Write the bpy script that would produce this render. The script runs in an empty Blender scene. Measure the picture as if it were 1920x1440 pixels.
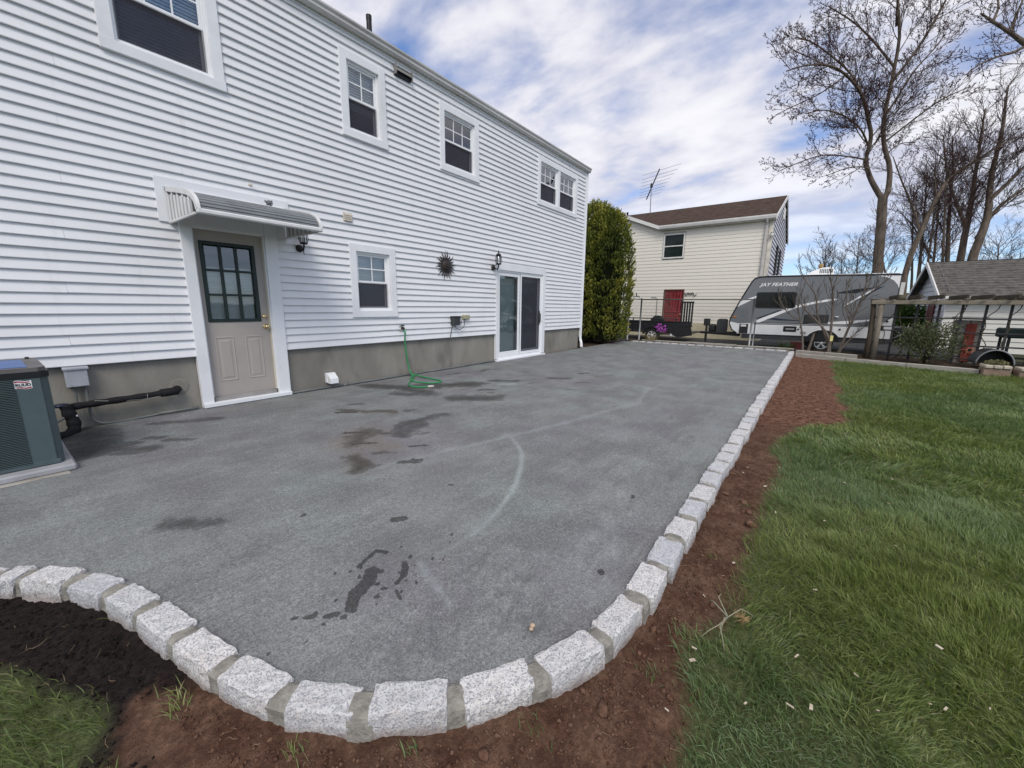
import bpy, math, random
import numpy as np
from mathutils import Vector, Matrix, Quaternion
from math import radians, sin, cos, pi
random.seed(7)
RNG = np.random.default_rng(11)
scene = bpy.context.scene
COL = scene.collection

# ------------------------------------------------------------------ camera
CAM_H = 1.3
def camera_axes(yaw, pitch, roll):
    f = Vector((cos(yaw)*cos(pitch), sin(yaw)*cos(pitch), -sin(pitch)))
    r = f.cross(Vector((0, 0, 1))).normalized()
    d = f.cross(r)
    return r*cos(roll)+d*sin(roll), d*cos(roll)-r*sin(roll), f
_r, _d, _f = camera_axes(0.644025, 0.192791, -0.012040)
cam_data = bpy.data.cameras.new('camera')
cam_data.sensor_fit = 'HORIZONTAL'
cam_data.sensor_width = 36.0
cam_data.lens = 749.45/1920*36
cam_data.clip_start = 0.05
cam_data.clip_end = 2000
cam = bpy.data.objects.new('camera', cam_data)
COL.objects.link(cam)
cam.matrix_world = Matrix(((_r.x, -_d.x, -_f.x, 0), (_r.y, -_d.y, -_f.y, 0), (_r.z, -_d.z, -_f.z, CAM_H), (0, 0, 0, 1)))
scene.camera = cam

# ------------------------------------------------------------------ sky, sun, exposure
SUN_EL, SUN_AZ = radians(46), radians(222)      # azimuth of the direction the light comes from, counter-clockwise from +X
world = bpy.data.worlds.new('World')
scene.world = world
world.use_nodes = True
wt = world.node_tree
wt.nodes.clear()
def wn(t, **k):
    n = wt.nodes.new(t)
    for a, b in k.items(): setattr(n, a, b)
    return n
def wmath(op, a, b=None, c=None):
    n = wn('ShaderNodeMath', operation=op)
    for i, v in enumerate((a, b, c)):
        if v is None: continue
        if isinstance(v, (int, float)): n.inputs[i].default_value = v
        else: wt.links.new(v, n.inputs[i])
    return n.outputs[0]
sky = wn('ShaderNodeTexSky', sky_type='NISHITA', sun_disc=False)
sky.sun_elevation = SUN_EL
sky.sun_rotation = pi/2-SUN_AZ
sky.air_density = 1.0
sky.dust_density = 0.6
sky.ozone_density = 1.6
tc = wn('ShaderNodeTexCoord')
sep = wn('ShaderNodeSeparateXYZ')
wt.links.new(tc.outputs['Generated'], sep.inputs[0])
den = wmath('ADD', wmath('MAXIMUM', sep.outputs[2], 0.0), 0.16)
px = wmath('DIVIDE', sep.outputs[0], den)
py = wmath('DIVIDE', sep.outputs[1], den)
def cloud_noise(sx, sy, rot, off, scale, detail, rough, dist=0.0):
    comb = wn('ShaderNodeCombineXYZ')
    c, s = cos(rot), sin(rot)
    u = wmath('ADD', wmath('MULTIPLY', px, c*sx), wmath('MULTIPLY', py, s*sx))
    v = wmath('ADD', wmath('MULTIPLY', px, -s*sy), wmath('MULTIPLY', py, c*sy))
    wt.links.new(u, comb.inputs[0]); wt.links.new(v, comb.inputs[1])
    comb.inputs[2].default_value = off
    n = wn('ShaderNodeTexNoise', noise_dimensions='3D')
    n.inputs['Scale'].default_value = scale
    n.inputs['Detail'].default_value = detail
    n.inputs['Roughness'].default_value = rough
    n.inputs['Distortion'].default_value = dist
    wt.links.new(comb.outputs[0], n.inputs['Vector'])
    return n.outputs[0]
CLOUD_OFF = 8.4
BAND = radians(-97)
big = cloud_noise(0.55, 1.0, BAND, CLOUD_OFF, 0.55, 3, 0.5)
puff = cloud_noise(0.72, 1.0, BAND, CLOUD_OFF+9, 3.1, 6, 0.52, 0.2)
fine = cloud_noise(0.8, 1.0, BAND, CLOUD_OFF+20, 5.5, 5, 0.55)
dens = wmath('ADD', wmath('ADD', wmath('MULTIPLY', big, 0.80), wmath('MULTIPLY', puff, 0.55)), wmath('MULTIPLY', fine, 0.16))
mask = wn('ShaderNodeMapRange', interpolation_type='SMOOTHSTEP')
wt.links.new(dens, mask.inputs[0])
mask.inputs[1].default_value = 0.56; mask.inputs[2].default_value = 0.78
low = wn('ShaderNodeMapRange', interpolation_type='SMOOTHSTEP')
wt.links.new(sep.outputs[2], low.inputs[0])
low.inputs[1].default_value = 0.0; low.inputs[2].default_value = 0.28; low.inputs[3].default_value = 0.35
thick = wn('ShaderNodeMapRange', interpolation_type='SMOOTHSTEP')
wt.links.new(wmath('ADD', wmath('MULTIPLY', puff, 0.75), wmath('MULTIPLY', fine, 0.25)), thick.inputs[0])
thick.inputs[1].default_value = 0.34; thick.inputs[2].default_value = 0.66
ccol = wn('ShaderNodeMix', data_type='RGBA')
wt.links.new(thick.outputs[0], ccol.inputs[0])
ccol.inputs[6].default_value = (4.75, 4.8, 5.75, 1)
ccol.inputs[7].default_value = (7.6, 7.5, 7.75, 1)
blue = wn('ShaderNodeMix', data_type='RGBA', blend_type='MULTIPLY')
blue.inputs[0].default_value = 1.0
wt.links.new(sky.outputs[0], blue.inputs[6])
blue.inputs[7].default_value = (0.86, 1.05, 1.36, 1)
mixc = wn('ShaderNodeMix', data_type='RGBA')
cm = wmath('MULTIPLY', wmath('MULTIPLY', mask.outputs[0], low.outputs[0]), 0.95)
wt.links.new(cm, mixc.inputs[0])
wt.links.new(blue.outputs[2], mixc.inputs[6])
wt.links.new(ccol.outputs[2], mixc.inputs[7])
bg = wn('ShaderNodeBackground')
bg.inputs[1].default_value = 0.1
wt.links.new(mixc.outputs[2], bg.inputs[0])
wo = wn('ShaderNodeOutputWorld')
wt.links.new(bg.outputs[0], wo.inputs[0])

sun_data = bpy.data.lights.new('sun', 'SUN')
sun_data.energy = 1.5
sun_data.angle = radians(24)
sun_data.color = (1.0, 0.95, 0.87)
sun = bpy.data.objects.new('sun', sun_data)
COL.objects.link(sun)
sdir = Vector((cos(SUN_EL)*cos(SUN_AZ), cos(SUN_EL)*sin(SUN_AZ), sin(SUN_EL)))
sun.rotation_euler = sdir.to_track_quat('Z', 'Y').to_euler()
sun.location = sdir*60

vs = scene.view_settings
vs.view_transform = 'Standard'
vs.look = 'None'
vs.gamma = 1.0
vs.use_curve_mapping = False
vs.exposure = 0.38
scene.cycles.max_bounces = 8
scene.cycles.transparent_max_bounces = 24
scene.cycles.use_denoising = True

# ------------------------------------------------------------------ helpers: materials
MATS = {}
def new_mat(name):
    m = bpy.data.materials.new(name)
    m.use_nodes = True
    m.node_tree.nodes.clear()
    return m
class NT:
    """small wrapper for building node trees"""
    def __init__(s, m): s.t = m.node_tree
    def n(s, typ, ins=None, **k):
        nd = s.t.nodes.new(typ)
        for a, b in k.items(): setattr(nd, a, b)
        for i, v in (ins or {}).items(): s.set(nd.inputs[i], v)
        return nd
    def set(s, sock, v):
        if isinstance(v, bpy.types.NodeSocket): s.t.links.new(v, sock)
        elif isinstance(v, (tuple, list)) and len(v) == 3 and sock.type == 'RGBA': sock.default_value = (*v, 1)
        else: sock.default_value = v
    def math(s, op, a, b=None, c=None, clamp=False):
        nd = s.t.nodes.new('ShaderNodeMath'); nd.operation = op; nd.use_clamp = clamp
        for i, v in enumerate((a, b, c)):
            if v is not None: s.set(nd.inputs[i], v)
        return nd.outputs[0]
    def mix(s, f, a, b, blend='MIX'):
        nd = s.t.nodes.new('ShaderNodeMix'); nd.data_type = 'RGBA'; nd.blend_type = blend
        s.set(nd.inputs[0], f); s.set(nd.inputs[6], a); s.set(nd.inputs[7], b)
        return nd.outputs[2]
    def noise(s, scale, detail=4, rough=.55, vec=None, dist=0.0, out=0):
        nd = s.n('ShaderNodeTexNoise', {'Scale': scale, 'Detail': detail, 'Roughness': rough, 'Distortion': dist})
        if vec is not None: s.set(nd.inputs['Vector'], vec)
        return nd.outputs[out]
    def ramp(s, v, lo, hi, smooth=True):
        nd = s.n('ShaderNodeMapRange', {0: v, 1: lo, 2: hi})
        if smooth: nd.interpolation_type = 'SMOOTHSTEP'
        return nd.outputs[0]
    def coord(s, kind='Object', scale=None):
        c = s.n('ShaderNodeTexCoord').outputs[kind]
        if scale: c = s.n('ShaderNodeMapping', {'Vector': c, 'Scale': scale}).outputs[0]
        return c
    def bsdf(s, col, rough=.6, spec=.3, metal=0.0, normal=None, **extra):
        nd = s.n('ShaderNodeBsdfPrincipled', {'Base Color': col, 'Roughness': rough, 'Specular IOR Level': spec, 'Metallic': metal})
        if normal is not None: s.set(nd.inputs['Normal'], normal)
        for k, v in extra.items(): s.set(nd.inputs[k.replace('_', ' ')], v)
        return nd.outputs[0]
    def bump(s, h, strength=.3, dist=.01, normal=None):
        nd = s.n('ShaderNodeBump', {'Height': h, 'Strength': strength, 'Distance': dist})
        if normal is not None: s.set(nd.inputs['Normal'], normal)
        return nd.outputs[0]
    def out(s, sh, disp=None):
        o = s.n('ShaderNodeOutputMaterial', {0: sh})
        return o
def sc(c, f): return tuple(min(1.0, x*f) for x in c)
def mat(name, col, rough=.6, spec=.3, var=.18, scale=4.0, col2=None, bump=0.0, bscale=60, metal=0.0, dirt=None, dscale=1.3, stretch=None):
    """plain procedural material: base colour with noise variation, optional second colour, bump and dirt"""
    if name in MATS: return MATS[name]
    m = new_mat(name); t = NT(m)
    co = t.coord('Object', stretch)
    n1 = t.noise(scale, 5, .6, co)
    a, b = (sc(col, 1-var), sc(col, 1+var)) if col2 is None else (col, col2)
    c = t.mix(t.ramp(n1, .3, .7), a, b)
    if dirt is not None:
        dn = t.noise(dscale, 6, .65, co)
        c = t.mix(t.math('MULTIPLY', t.ramp(dn, .5, .75), .7), c, dirt)
    nm = None
    if bump: nm = t.bump(t.noise(bscale, 4, .6, co), bump, .01)
    rr = t.math('ADD', t.math('MULTIPLY', t.noise(scale*2.3, 3, .5, co), .2), rough-.1, clamp=True)
    t.out(t.bsdf(c, rr, spec, metal, nm))
    MATS[name] = m
    return m

# ------------------------------------------------------------------ helpers: geometry
class MB:
    """collects vertices and faces, then links them as one mesh object"""
    def __init__(s): s.v = []; s.f = []; s.mi = []; s.cur = 0
    def add(s, vs_, fs):
        o = len(s.v); s.v.extend([tuple(p) for p in vs_])
        for f in fs: s.f.append(tuple(i+o for i in f)); s.mi.append(s.cur)
        return s
    def box(s, x0, x1, y0, y1, z0, z1):
        v = [(x, y, z) for z in (z0, z1) for y in (y0, y1) for x in (x0, x1)]
        return s.add(v, [(0, 2, 3, 1), (4, 5, 7, 6), (0, 1, 5, 4), (2, 6, 7, 3), (0, 4, 6, 2), (1, 3, 7, 5)])
    def bbox(s, x0, x1, y0, y1, z0, z1, b=.004):
        """box with chamfered edges"""
        b = min(b, (x1-x0)*.45, (y1-y0)*.45, (z1-z0)*.45)
        vs_ = []; idx = {}
        for sx in (0, 1):
            for sy in (0, 1):
                for sz in (0, 1):
                    X, Y, Z = (x0, x1)[sx], (y0, y1)[sy], (z0, z1)[sz]
                    bx, by, bz = (b, -b)[sx], (b, -b)[sy], (b, -b)[sz]
                    for k, p in enumerate(((X, Y+by, Z+bz), (X+bx, Y, Z+bz), (X+bx, Y+by, Z))):
                        idx[sx, sy, sz, k] = len(vs_); vs_.append(p)
        I = lambda a, b_, c, k: idx[a, b_, c, k]
        fs = []
        for q in (0, 1):
            fs.append([I(q, 0, 0, 0), I(q, 1, 0, 0), I(q, 1, 1, 0), I(q, 0, 1, 0)][::(1 if q else -1)])
            fs.append([I(0, q, 0, 1), I(0, q, 1, 1), I(1, q, 1, 1), I(1, q, 0, 1)][::(1 if q else -1)])
            fs.append([I(0, 0, q, 2), I(1, 0, q, 2), I(1, 1, q, 2), I(0, 1, q, 2)][::(1 if q else -1)])
        for a in (0, 1):
            for c in (0, 1):
                fs.append([I(0, a, c, 1), I(1, a, c, 1), I(1, a, c, 2), I(0, a, c, 2)])
                fs.append([I(a, 0, c, 0), I(a, 1, c, 0), I(a, 1, c, 2), I(a, 0, c, 2)])
                fs.append([I(a, c, 0, 0), I(a, c, 1, 0), I(a, c, 1, 1), I(a, c, 0, 1)])
        for a in (0, 1):
            for b_ in (0, 1):
                for c in (0, 1): fs.append([I(a, b_, c, 0), I(a, b_, c, 1), I(a, b_, c, 2)])
        return s.add(vs_, fs)
    def prism(s, poly, axis, a0, a1):
        """poly: 2-D points in the two remaining axes (in x,y,z order); extruded along axis from a0 to a1"""
        n = len(poly)
        def P(p, a):
            if axis == 0: return (a, p[0], p[1])
            if axis == 1: return (p[0], a, p[1])
            return (p[0], p[1], a)
        v = [P(p, a0) for p in poly]+[P(p, a1) for p in poly]
        fs = [tuple(range(n)), tuple(range(2*n-1, n-1, -1))]+[(i, (i+1) % n, n+(i+1) % n, n+i) for i in range(n)]
        return s.add(v, fs)
    def tube(s, pts, rad, n=8, cap=True, closed=False):
        pts = [Vector(p) for p in pts]; m = len(pts)
        if not isinstance(rad, (list, tuple)): rad = [rad]*m
        base = len(s.v); up = None
        for i, p in enumerate(pts):
            if closed: d = pts[(i+1) % m]-pts[i-1]
            else: d = pts[min(i+1, m-1)]-pts[max(i-1, 0)]
            if d.length < 1e-9: d = Vector((0, 0, 1))
            d.normalize()
            if up is None:
                up = Vector((0, 0, 1)) if abs(d.z) < .9 else Vector((1, 0, 0))
            u = (up-d*up.dot(d)); u = u.normalized() if u.length > 1e-6 else d.orthogonal().normalized()
            w = d.cross(u); up = u
            for k in range(n):
                a = 2*pi*k/n
                s.v.append(tuple(p+(u*cos(a)+w*sin(a))*rad[i]))
        for i in range(m if closed else m-1):
            j = (i+1) % m
            for k in range(n):
                k2 = (k+1) % n
                s.f.append((base+i*n+k, base+i*n+k2, base+j*n+k2, base+j*n+k)); s.mi.append(s.cur)
        if cap and not closed:
            s.f.append(tuple(base+k for k in range(n))[::-1]); s.mi.append(s.cur)
            s.f.append(tuple(base+(m-1)*n+k for k in range(n))); s.mi.append(s.cur)
        return s
    def lathe(s, prof, center, axis='z', n=16, closed=False):
        """prof: (radius, height) pairs"""
        base = len(s.v); c = Vector(center); m = len(prof)
        for r, h in prof:
            for k in range(n):
                a = 2*pi*k/n; x, y = r*cos(a), r*sin(a)
                p = {'z': (x, y, h), 'x': (h, x, y), 'y': (x, h, y)}[axis]
                s.v.append(tuple(c+Vector(p)))
        for i in range(m if closed else m-1):
            j = (i+1) % m
            for k in range(n):
                k2 = (k+1) % n
                s.f.append((base+i*n+k, base+i*n+k2, base+j*n+k2, base+j*n+k)); s.mi.append(s.cur)
        if not closed:
            for i in (0, m-1):
                if prof[i][0] > 1e-4:
                    s.f.append(tuple(base+i*n+k for k in range(n))); s.mi.append(s.cur)
        return s
    def build(s, name, m, parent=None, smooth=False, bevel=0):
        me = bpy.data.meshes.new(name)
        me.from_pydata(s.v, [], s.f)
        for x in (m if isinstance(m, (list, tuple)) else [m]): me.materials.append(x)
        if isinstance(m, (list, tuple)): me.polygons.foreach_set('material_index', s.mi)
        if smooth: me.polygons.foreach_set('use_smooth', [True]*len(me.polygons))
        me.validate(); me.update()
        return link(name, me, parent)
INV = {}
def link(name, data, parent=None):
    o = bpy.data.objects.new(name, data)
    COL.objects.link(o)
    if parent is not None:
        o.parent = parent
        if parent.name in INV: o.matrix_parent_inverse = INV[parent.name]
    return o
def tag(o, label=None, cat=None, group=None, kind=None):
    if label: o['label'] = label
    if cat: o['category'] = cat
    if group: o['group'] = group
    if kind: o['kind'] = kind
    return o
def thing(name, label, cat, loc=(0, 0, 0), rz=0, group=None, local=False):
    """Empty at a thing's base. local=False: parts are given in world coordinates; local=True: in the thing's own frame"""
    o = bpy.data.objects.new(name, None)
    COL.objects.link(o)
    o.location = loc; o.rotation_euler = (0, 0, rz)
    o.empty_display_size = .2
    if not local: INV[o.name] = Matrix.Translation(-Vector(loc))
    return tag(o, label, cat, group)
def np_mesh(name, verts, faces, m, parent=None, smooth=False, attrs=None):
    """verts (n,3), faces (k,3) or (k,4) numpy arrays; attrs: per-vertex float attributes"""
    me = bpy.data.meshes.new(name)
    nv, (nf, k) = len(verts), faces.shape
    me.vertices.add(nv); me.vertices.foreach_set('co', np.asarray(verts, np.float32).ravel())
    me.loops.add(nf*k); me.loops.foreach_set('vertex_index', np.asarray(faces, np.int32).ravel())
    me.polygons.add(nf); me.polygons.foreach_set('loop_start', np.arange(nf, dtype=np.int32)*k)
    me.polygons.foreach_set('loop_total', np.full(nf, k, np.int32))
    if smooth: me.polygons.foreach_set('use_smooth', np.ones(nf, bool))
    for a, val in (attrs or {}).items():
        at = me.attributes.new(a, 'FLOAT', 'POINT'); at.data.foreach_set('value', np.asarray(val, np.float32))
    me.materials.append(m); me.update(calc_edges=True)
    return link(name, me, parent)
def text_part(name, body, size, m, parent, loc, rot, depth=.001, shear=0.0, bold=0.0, space=1.0):
    cu = bpy.data.curves.new(name, 'FONT')
    cu.body = body; cu.size = size; cu.extrude = depth; cu.shear = shear; cu.offset = bold; cu.space_character = space
    cu.align_x = 'LEFT'; cu.align_y = 'BOTTOM_BASELINE'
    cu.materials.append(m)
    tmp = bpy.data.objects.new(name, cu)
    COL.objects.link(tmp)
    me = bpy.data.meshes.new_from_object(tmp.evaluated_get(bpy.context.evaluated_depsgraph_get()))
    bpy.data.objects.remove(tmp); bpy.data.curves.remove(cu)
    me.name = name
    o = link(name, me, parent)
    o.location = loc; o.rotation_euler = rot
    return o
def spline(pts, n=6):
    P = [Vector(p) for p in pts]; out = []
    for i in range(len(P)-1):
        p0, p1, p2, p3 = P[max(i-1, 0)], P[i], P[i+1], P[min(i+2, len(P)-1)]
        for k in range(n):
            t = k/n; out.append(.5*((2*p1)+(p2-p0)*t+(2*p0-5*p1+4*p2-p3)*t*t+(3*p1-p0-3*p2+p3)*t**3))
    out.append(P[-1]); return out
# value noise on arrays
def vnoise(x, y, seed=0):
    x = np.asarray(x, float); y = np.asarray(y, float)
    xi = np.floor(x).astype(np.int64); yi = np.floor(y).astype(np.int64)
    fx = x-xi; fy = y-yi; fx = fx*fx*(3-2*fx); fy = fy*fy*(3-2*fy)
    def h(a, b):
        n = (a*374761393+b*668265263+seed*974634777) & 0x7fffffff
        n = ((n ^ (n >> 13))*1274126177) & 0x7fffffff
        return ((n ^ (n >> 16)) & 0xffff)/65535.0
    return (h(xi, yi)*(1-fx)+h(xi+1, yi)*fx)*(1-fy)+(h(xi, yi+1)*(1-fx)+h(xi+1, yi+1)*fx)*fy
def fbm(x, y, oct=4, seed=0):
    a, s_, t_ = .5, 0, 0
    for i in range(oct):
        s_ = s_+a*vnoise(x*2**i, y*2**i, seed+i*17); t_ += a; a *= .5
    return s_/t_

# ================================================================== GROUND
def smooth(a, b, x):
    t = np.clip((x-a)/(b-a), 0, 1); return t*t*(3-2*t)
def grid_mesh(name, xs, ys, zf, m, keep=None, attrs=None, kind='structure'):
    X, Y = np.meshgrid(xs, ys, indexing='ij')
    Zv = zf(X, Y)
    V = np.stack([X, Y, Zv], -1).reshape(-1, 3)
    nx, ny = len(xs), len(ys)
    I = np.arange(nx*ny).reshape(nx, ny)
    F = np.stack([I[:-1, :-1], I[1:, :-1], I[1:, 1:], I[:-1, 1:]], -1).reshape(-1, 4)
    if keep is not None:
        cx = (X[:-1, :-1]+X[1:, 1:])/2; cy = (Y[:-1, :-1]+Y[1:, 1:])/2
        F = F[keep(cx, cy).ravel()]
    at = {k: f(X, Y).ravel() for k, f in (attrs or {}).items()}
    o = np_mesh(name, V, F, m, None, True, at)
    return tag(o, kind=kind)
def spaced(a, b, s0, s1):
    out = [a]; n = max(2, int((b-a)/((s0+s1)/2)))
    w = np.linspace(s0, s1, n); w *= (b-a)/w.sum()
    return a+np.concatenate([[0], np.cumsum(w)])

# centre line of the cobble edging, near curve first, then the straight run, then the far run
CURVE = [(-0.95, 3.62), (-0.70, 3.48), (-0.45, 3.31), (-0.235, 3.105), (-0.105, 2.945), (-0.021, 2.847), (0.112, 2.626), (0.205, 2.387), (0.268, 2.119), (0.315, 1.836), (0.365, 1.546), (0.445, 1.262), (0.585, 1.03), (0.785, 0.813), (1.028, 0.645), (1.304, 0.535), (1.614, 0.50)]
PATH = CURVE+[(15.2, 0.49), (15.2, 5.9)]
POLY = np.array(CURVE+[(15.2, 0.49), (15.2, 6.0), (-1.6, 6.0), (-1.6, 3.9)])
def in_poly(x, y, P=POLY):
    c = np.zeros(x.shape, bool); n = len(P)
    for i in range(n):
        x1, y1 = P[i]; x2, y2 = P[(i+1) % n]
        if y1 == y2: continue
        c ^= ((y1 > y) != (y2 > y)) & (x < (x2-x1)*(y-y1)/(y2-y1)+x1)
    return c
def seg_dist(x, y, a, b):
    ax, ay = a; bx, by = b
    dx, dy = bx-ax, by-ay; L = dx*dx+dy*dy
    t = np.clip(((x-ax)*dx+(y-ay)*dy)/L, 0, 1) if L > 1e-12 else np.zeros_like(x)
    return np.hypot(x-ax-t*dx, y-ay-t*dy)
def field(caps, wamp=.22):
    def f(X, Y):
        wx = X+(fbm(X*3.2, Y*3.2, 3, 3)-.5)*wamp*np.clip((X-1.3)*1.5, .06, 1)
        wy = Y+(fbm(X*3.2, Y*3.2, 3, 9)-.5)*wamp*np.clip((X-1.3)*1.5, .06, 1)
        v = np.full(X.shape, -1.0)
        for a, b, r, s in caps:
            d = seg_dist(wx, wy, a, b)/r
            v = np.maximum(v, np.clip(1-d, -1, 1)*s+np.minimum(s-1, 0)*.0)
        return v*.5+.5
    return f
WET = [((3.7, 5.62), (4.0, 5.15), .26, 1), ((4.0, 5.15), (4.9, 4.5), .26, 1), ((3.95, 5.0), (3.9, 4.45), .24, .9), ((3.98, 3.98), (4.32, 3.56), .26, 1), ((3.6, 4.85), (3.75, 4.55), .14, .8),
       ((2.45, 3.25), (2.7, 3.5), .13, .75), ((2.7, 3.5), (3.25, 3.45), .14, .8), ((2.6, 3.3), (2.9, 3.45), .12, .75), ((2.6, 4.5), (2.92, 4.03), .09, .55),
       ((5.4, 4.4), (5.6, 4.1), .13, .8), ((6.2, 3.78), (6.42, 3.52), .12, .75), ((5.0, 4.65), (5.12, 4.3), .08, .6), ((7.0, 3.2), (7.2, 3.0), .07, .5), ((5.3, 5.5), (6.4, 5.2), .08, .6),
       ((.5, 5.8), (.46, 4.95), .30, .95), ((.46, 4.95), (.8, 4.65), .13, .7), ((1.0, 5.6), (1.5, 5.3), .12, .55), ((.5, 2.95), (.66, 2.75), .11, .5),
       ((2.0, 3.4), (2.35, 3.58), .15, .6), ((1.8, 3.05), (1.75, 2.8), .13, .65), ((1.66, 2.74), (1.72, 2.86), .09, .7),
       ((1.14, 1.68), (1.115, 1.74), .016, .9), ((1.115, 1.74), (.98, 1.69), .014, .9), ((1.0, 1.61), (.95, 1.56), .04, 1), ((.95, 1.56), (.87, 1.53), .042, 1), ((.86, 1.53), (.80, 1.46), .032, 1),
       ((1.03, 1.57), (1.02, 1.58), .018, 1), ((1.14, 1.53), (1.12, 1.5), .018, .9), ((1.12, 1.5), (1.08, 1.46), .02, 1), ((1.08, 1.46), (1.02, 1.44), .013, .8), ((.96, 1.46), (.97, 1.45), .013, 1), ((.91, 1.44), (.915, 1.435), .013, 1),
       ((.99, 1.40), (.97, 1.34), .010, .9), ((.71, 1.50), (.745, 1.48), .018, 1), ((.75, 1.44), (.755, 1.435), .015, 1), ((.655, 1.565), (.68, 1.54), .015, 1), ((.68, 1.47), (.685, 1.465), .01, 1), ((1.37, 1.92), (1.40, 1.89), .035, 1),
       ((.62, 1.60), (.63, 1.59), .012, .8), ((1.05, 2.4), (1.06, 2.41), .02, .7), ((1.9, 2.0), (1.91, 1.99), .02, .7), ((2.6, .9), (2.62, .9), .02, .8), ((1.7, .7), (1.71, .7), .02, .8)]
for _i in range(46):
    _c = random.choice([(4.3, 4.9, .7), (4.2, 3.9, .5), (2.7, 3.5, .5), (2.1, 3.3, .45), (3.2, 4.6, .6), (5.6, 4.2, .7), (1.9, 2.9, .3), (6.6, 3.4, .8), (.9, 4.8, .5)])
    _x, _y = random.gauss(_c[0], _c[2]*.6), min(5.8, random.gauss(_c[1], _c[2]*.5)); _l = random.uniform(.04, .22)
    WET.append(((_x, _y), (_x+_l*.75, _y-_l*.7), random.uniform(.03, .09), random.uniform(.35, .75)))
for _i in range(34):
    _x, _y = random.gauss(.93, .17), random.gauss(1.50, .11); _l = random.uniform(0, .012)
    WET.append(((_x, _y), (_x+_l, _y+_l*.6), random.uniform(.005, .013), random.uniform(.75, 1)))
WET_CRISP = [c_ for c_ in WET if c_[2] < .05 and c_[0][0] < 2.7]
WET = [c_ for c_ in WET if c_ not in WET_CRISP]
BROWN = [((2.3, 3.55), (2.0, 3.4), .34, 1), ((2.05, 3.35), (2.1, 3.05), .26, .9), ((1.85, 3.1), (1.7, 2.8), .2, .8), ((2.6, 4.5), (2.92, 4.05), .16, .9), ((3.9, 5.0), (4.8, 4.5), .3, .5), ((1.6, 5.6), (5.3, 5.75), .2, .4)]
CHALK = [((3.07, 2.32), (2.8, 2.03), .05, .55), ((2.8, 2.03), (2.48, 1.78), .055, .85), ((2.48, 1.78), (2.15, 1.58), .055, .95), ((2.15, 1.58), (1.92, 1.5), .05, .95), ((1.92, 1.5), (1.7, 1.45), .045, .9), ((1.7, 1.45), (1.52, 1.43), .045, .8), ((1.52, 1.43), (1.30, 1.45), .045, .75),
         ((1.19, 1.47), (1.15, 1.38), .05, .7), ((1.15, 1.38), (1.11, 1.23), .05, .6), ((1.11, 1.23), (1.07, 1.12), .04, .45), ((1.8, 2.69), (2.36, 2.57), .09, .42), ((2.36, 2.57), (3.13, 2.34), .09, .5), ((3.13, 2.34), (3.87, 2.14), .09, .5), ((3.87, 2.14), (5.4, 1.84), .12, .5), ((5.4, 1.84), (6.6, 2.1), .10, .45),
         ((5.2, 4.12), (5.36, 3.98), .12, .9), ((1.55, .72), (1.9, .9), .2, .35), ((1.9, .8), (2.5, 1.0), .22, .3)]
_arc = spline([(x_, y_, 0) for x_, y_ in ((3.13, 2.42), (2.98, 2.18), (2.76, 1.96), (2.48, 1.77), (2.15, 1.60), (1.90, 1.505), (1.70, 1.455), (1.50, 1.432), (1.30, 1.45))], 3)
CHALK = [c_ for c_ in CHALK if not (c_[0][0] > 1.25 and c_[1][0] < 2.9 and c_[2] < .056)]+[((_arc[i].x, _arc[i].y), (_arc[i+1].x, _arc[i+1].y), .045, .45+.45*sin(pi*min(1, i/18))) for i in range(len(_arc)-1)]
def patio_z(X, Y):
    z = (fbm(X*.9, Y*.9, 3, 21)-.5)*.014+(fbm(X*7, Y*7, 3, 5)-.5)*.008*np.clip(1.6-X*.1, .4, 1)+(fbm(X*30, Y*30, 2, 8)-.5)*.004
    for i, (fx, fy, fa) in enumerate([(0.86, 1.16, .5), (0.97, 1.06, .7), (1.12, .92, .2), (1.28, .83, .6), (2.5, .9, .3), (2.8, 1.1, .4), (3.1, .8, .3), (2.3, 1.25, .7), (3.6, 1.0, .1), (4.2, .9, .4), (1.9, .85, .2), (1.5, 1.05, .9), (1.35, 1.25, .4), (4.9, 1.3, .5), (5.4, .9, .2), (3.0, 1.5, .8)]):
        c, s = cos(fa), sin(fa); u = ((X-fx)*c+(Y-fy)*s)/.13; v = (-(X-fx)*s+(Y-fy)*c)/.05
        q = u*u+v*v
        z = z-.011*np.exp(-q*q)*(.6+.8*vnoise(X*60, Y*60, 4))+.006*np.exp(-(np.sqrt(q)-1.25)**2*8)
    return z
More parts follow.
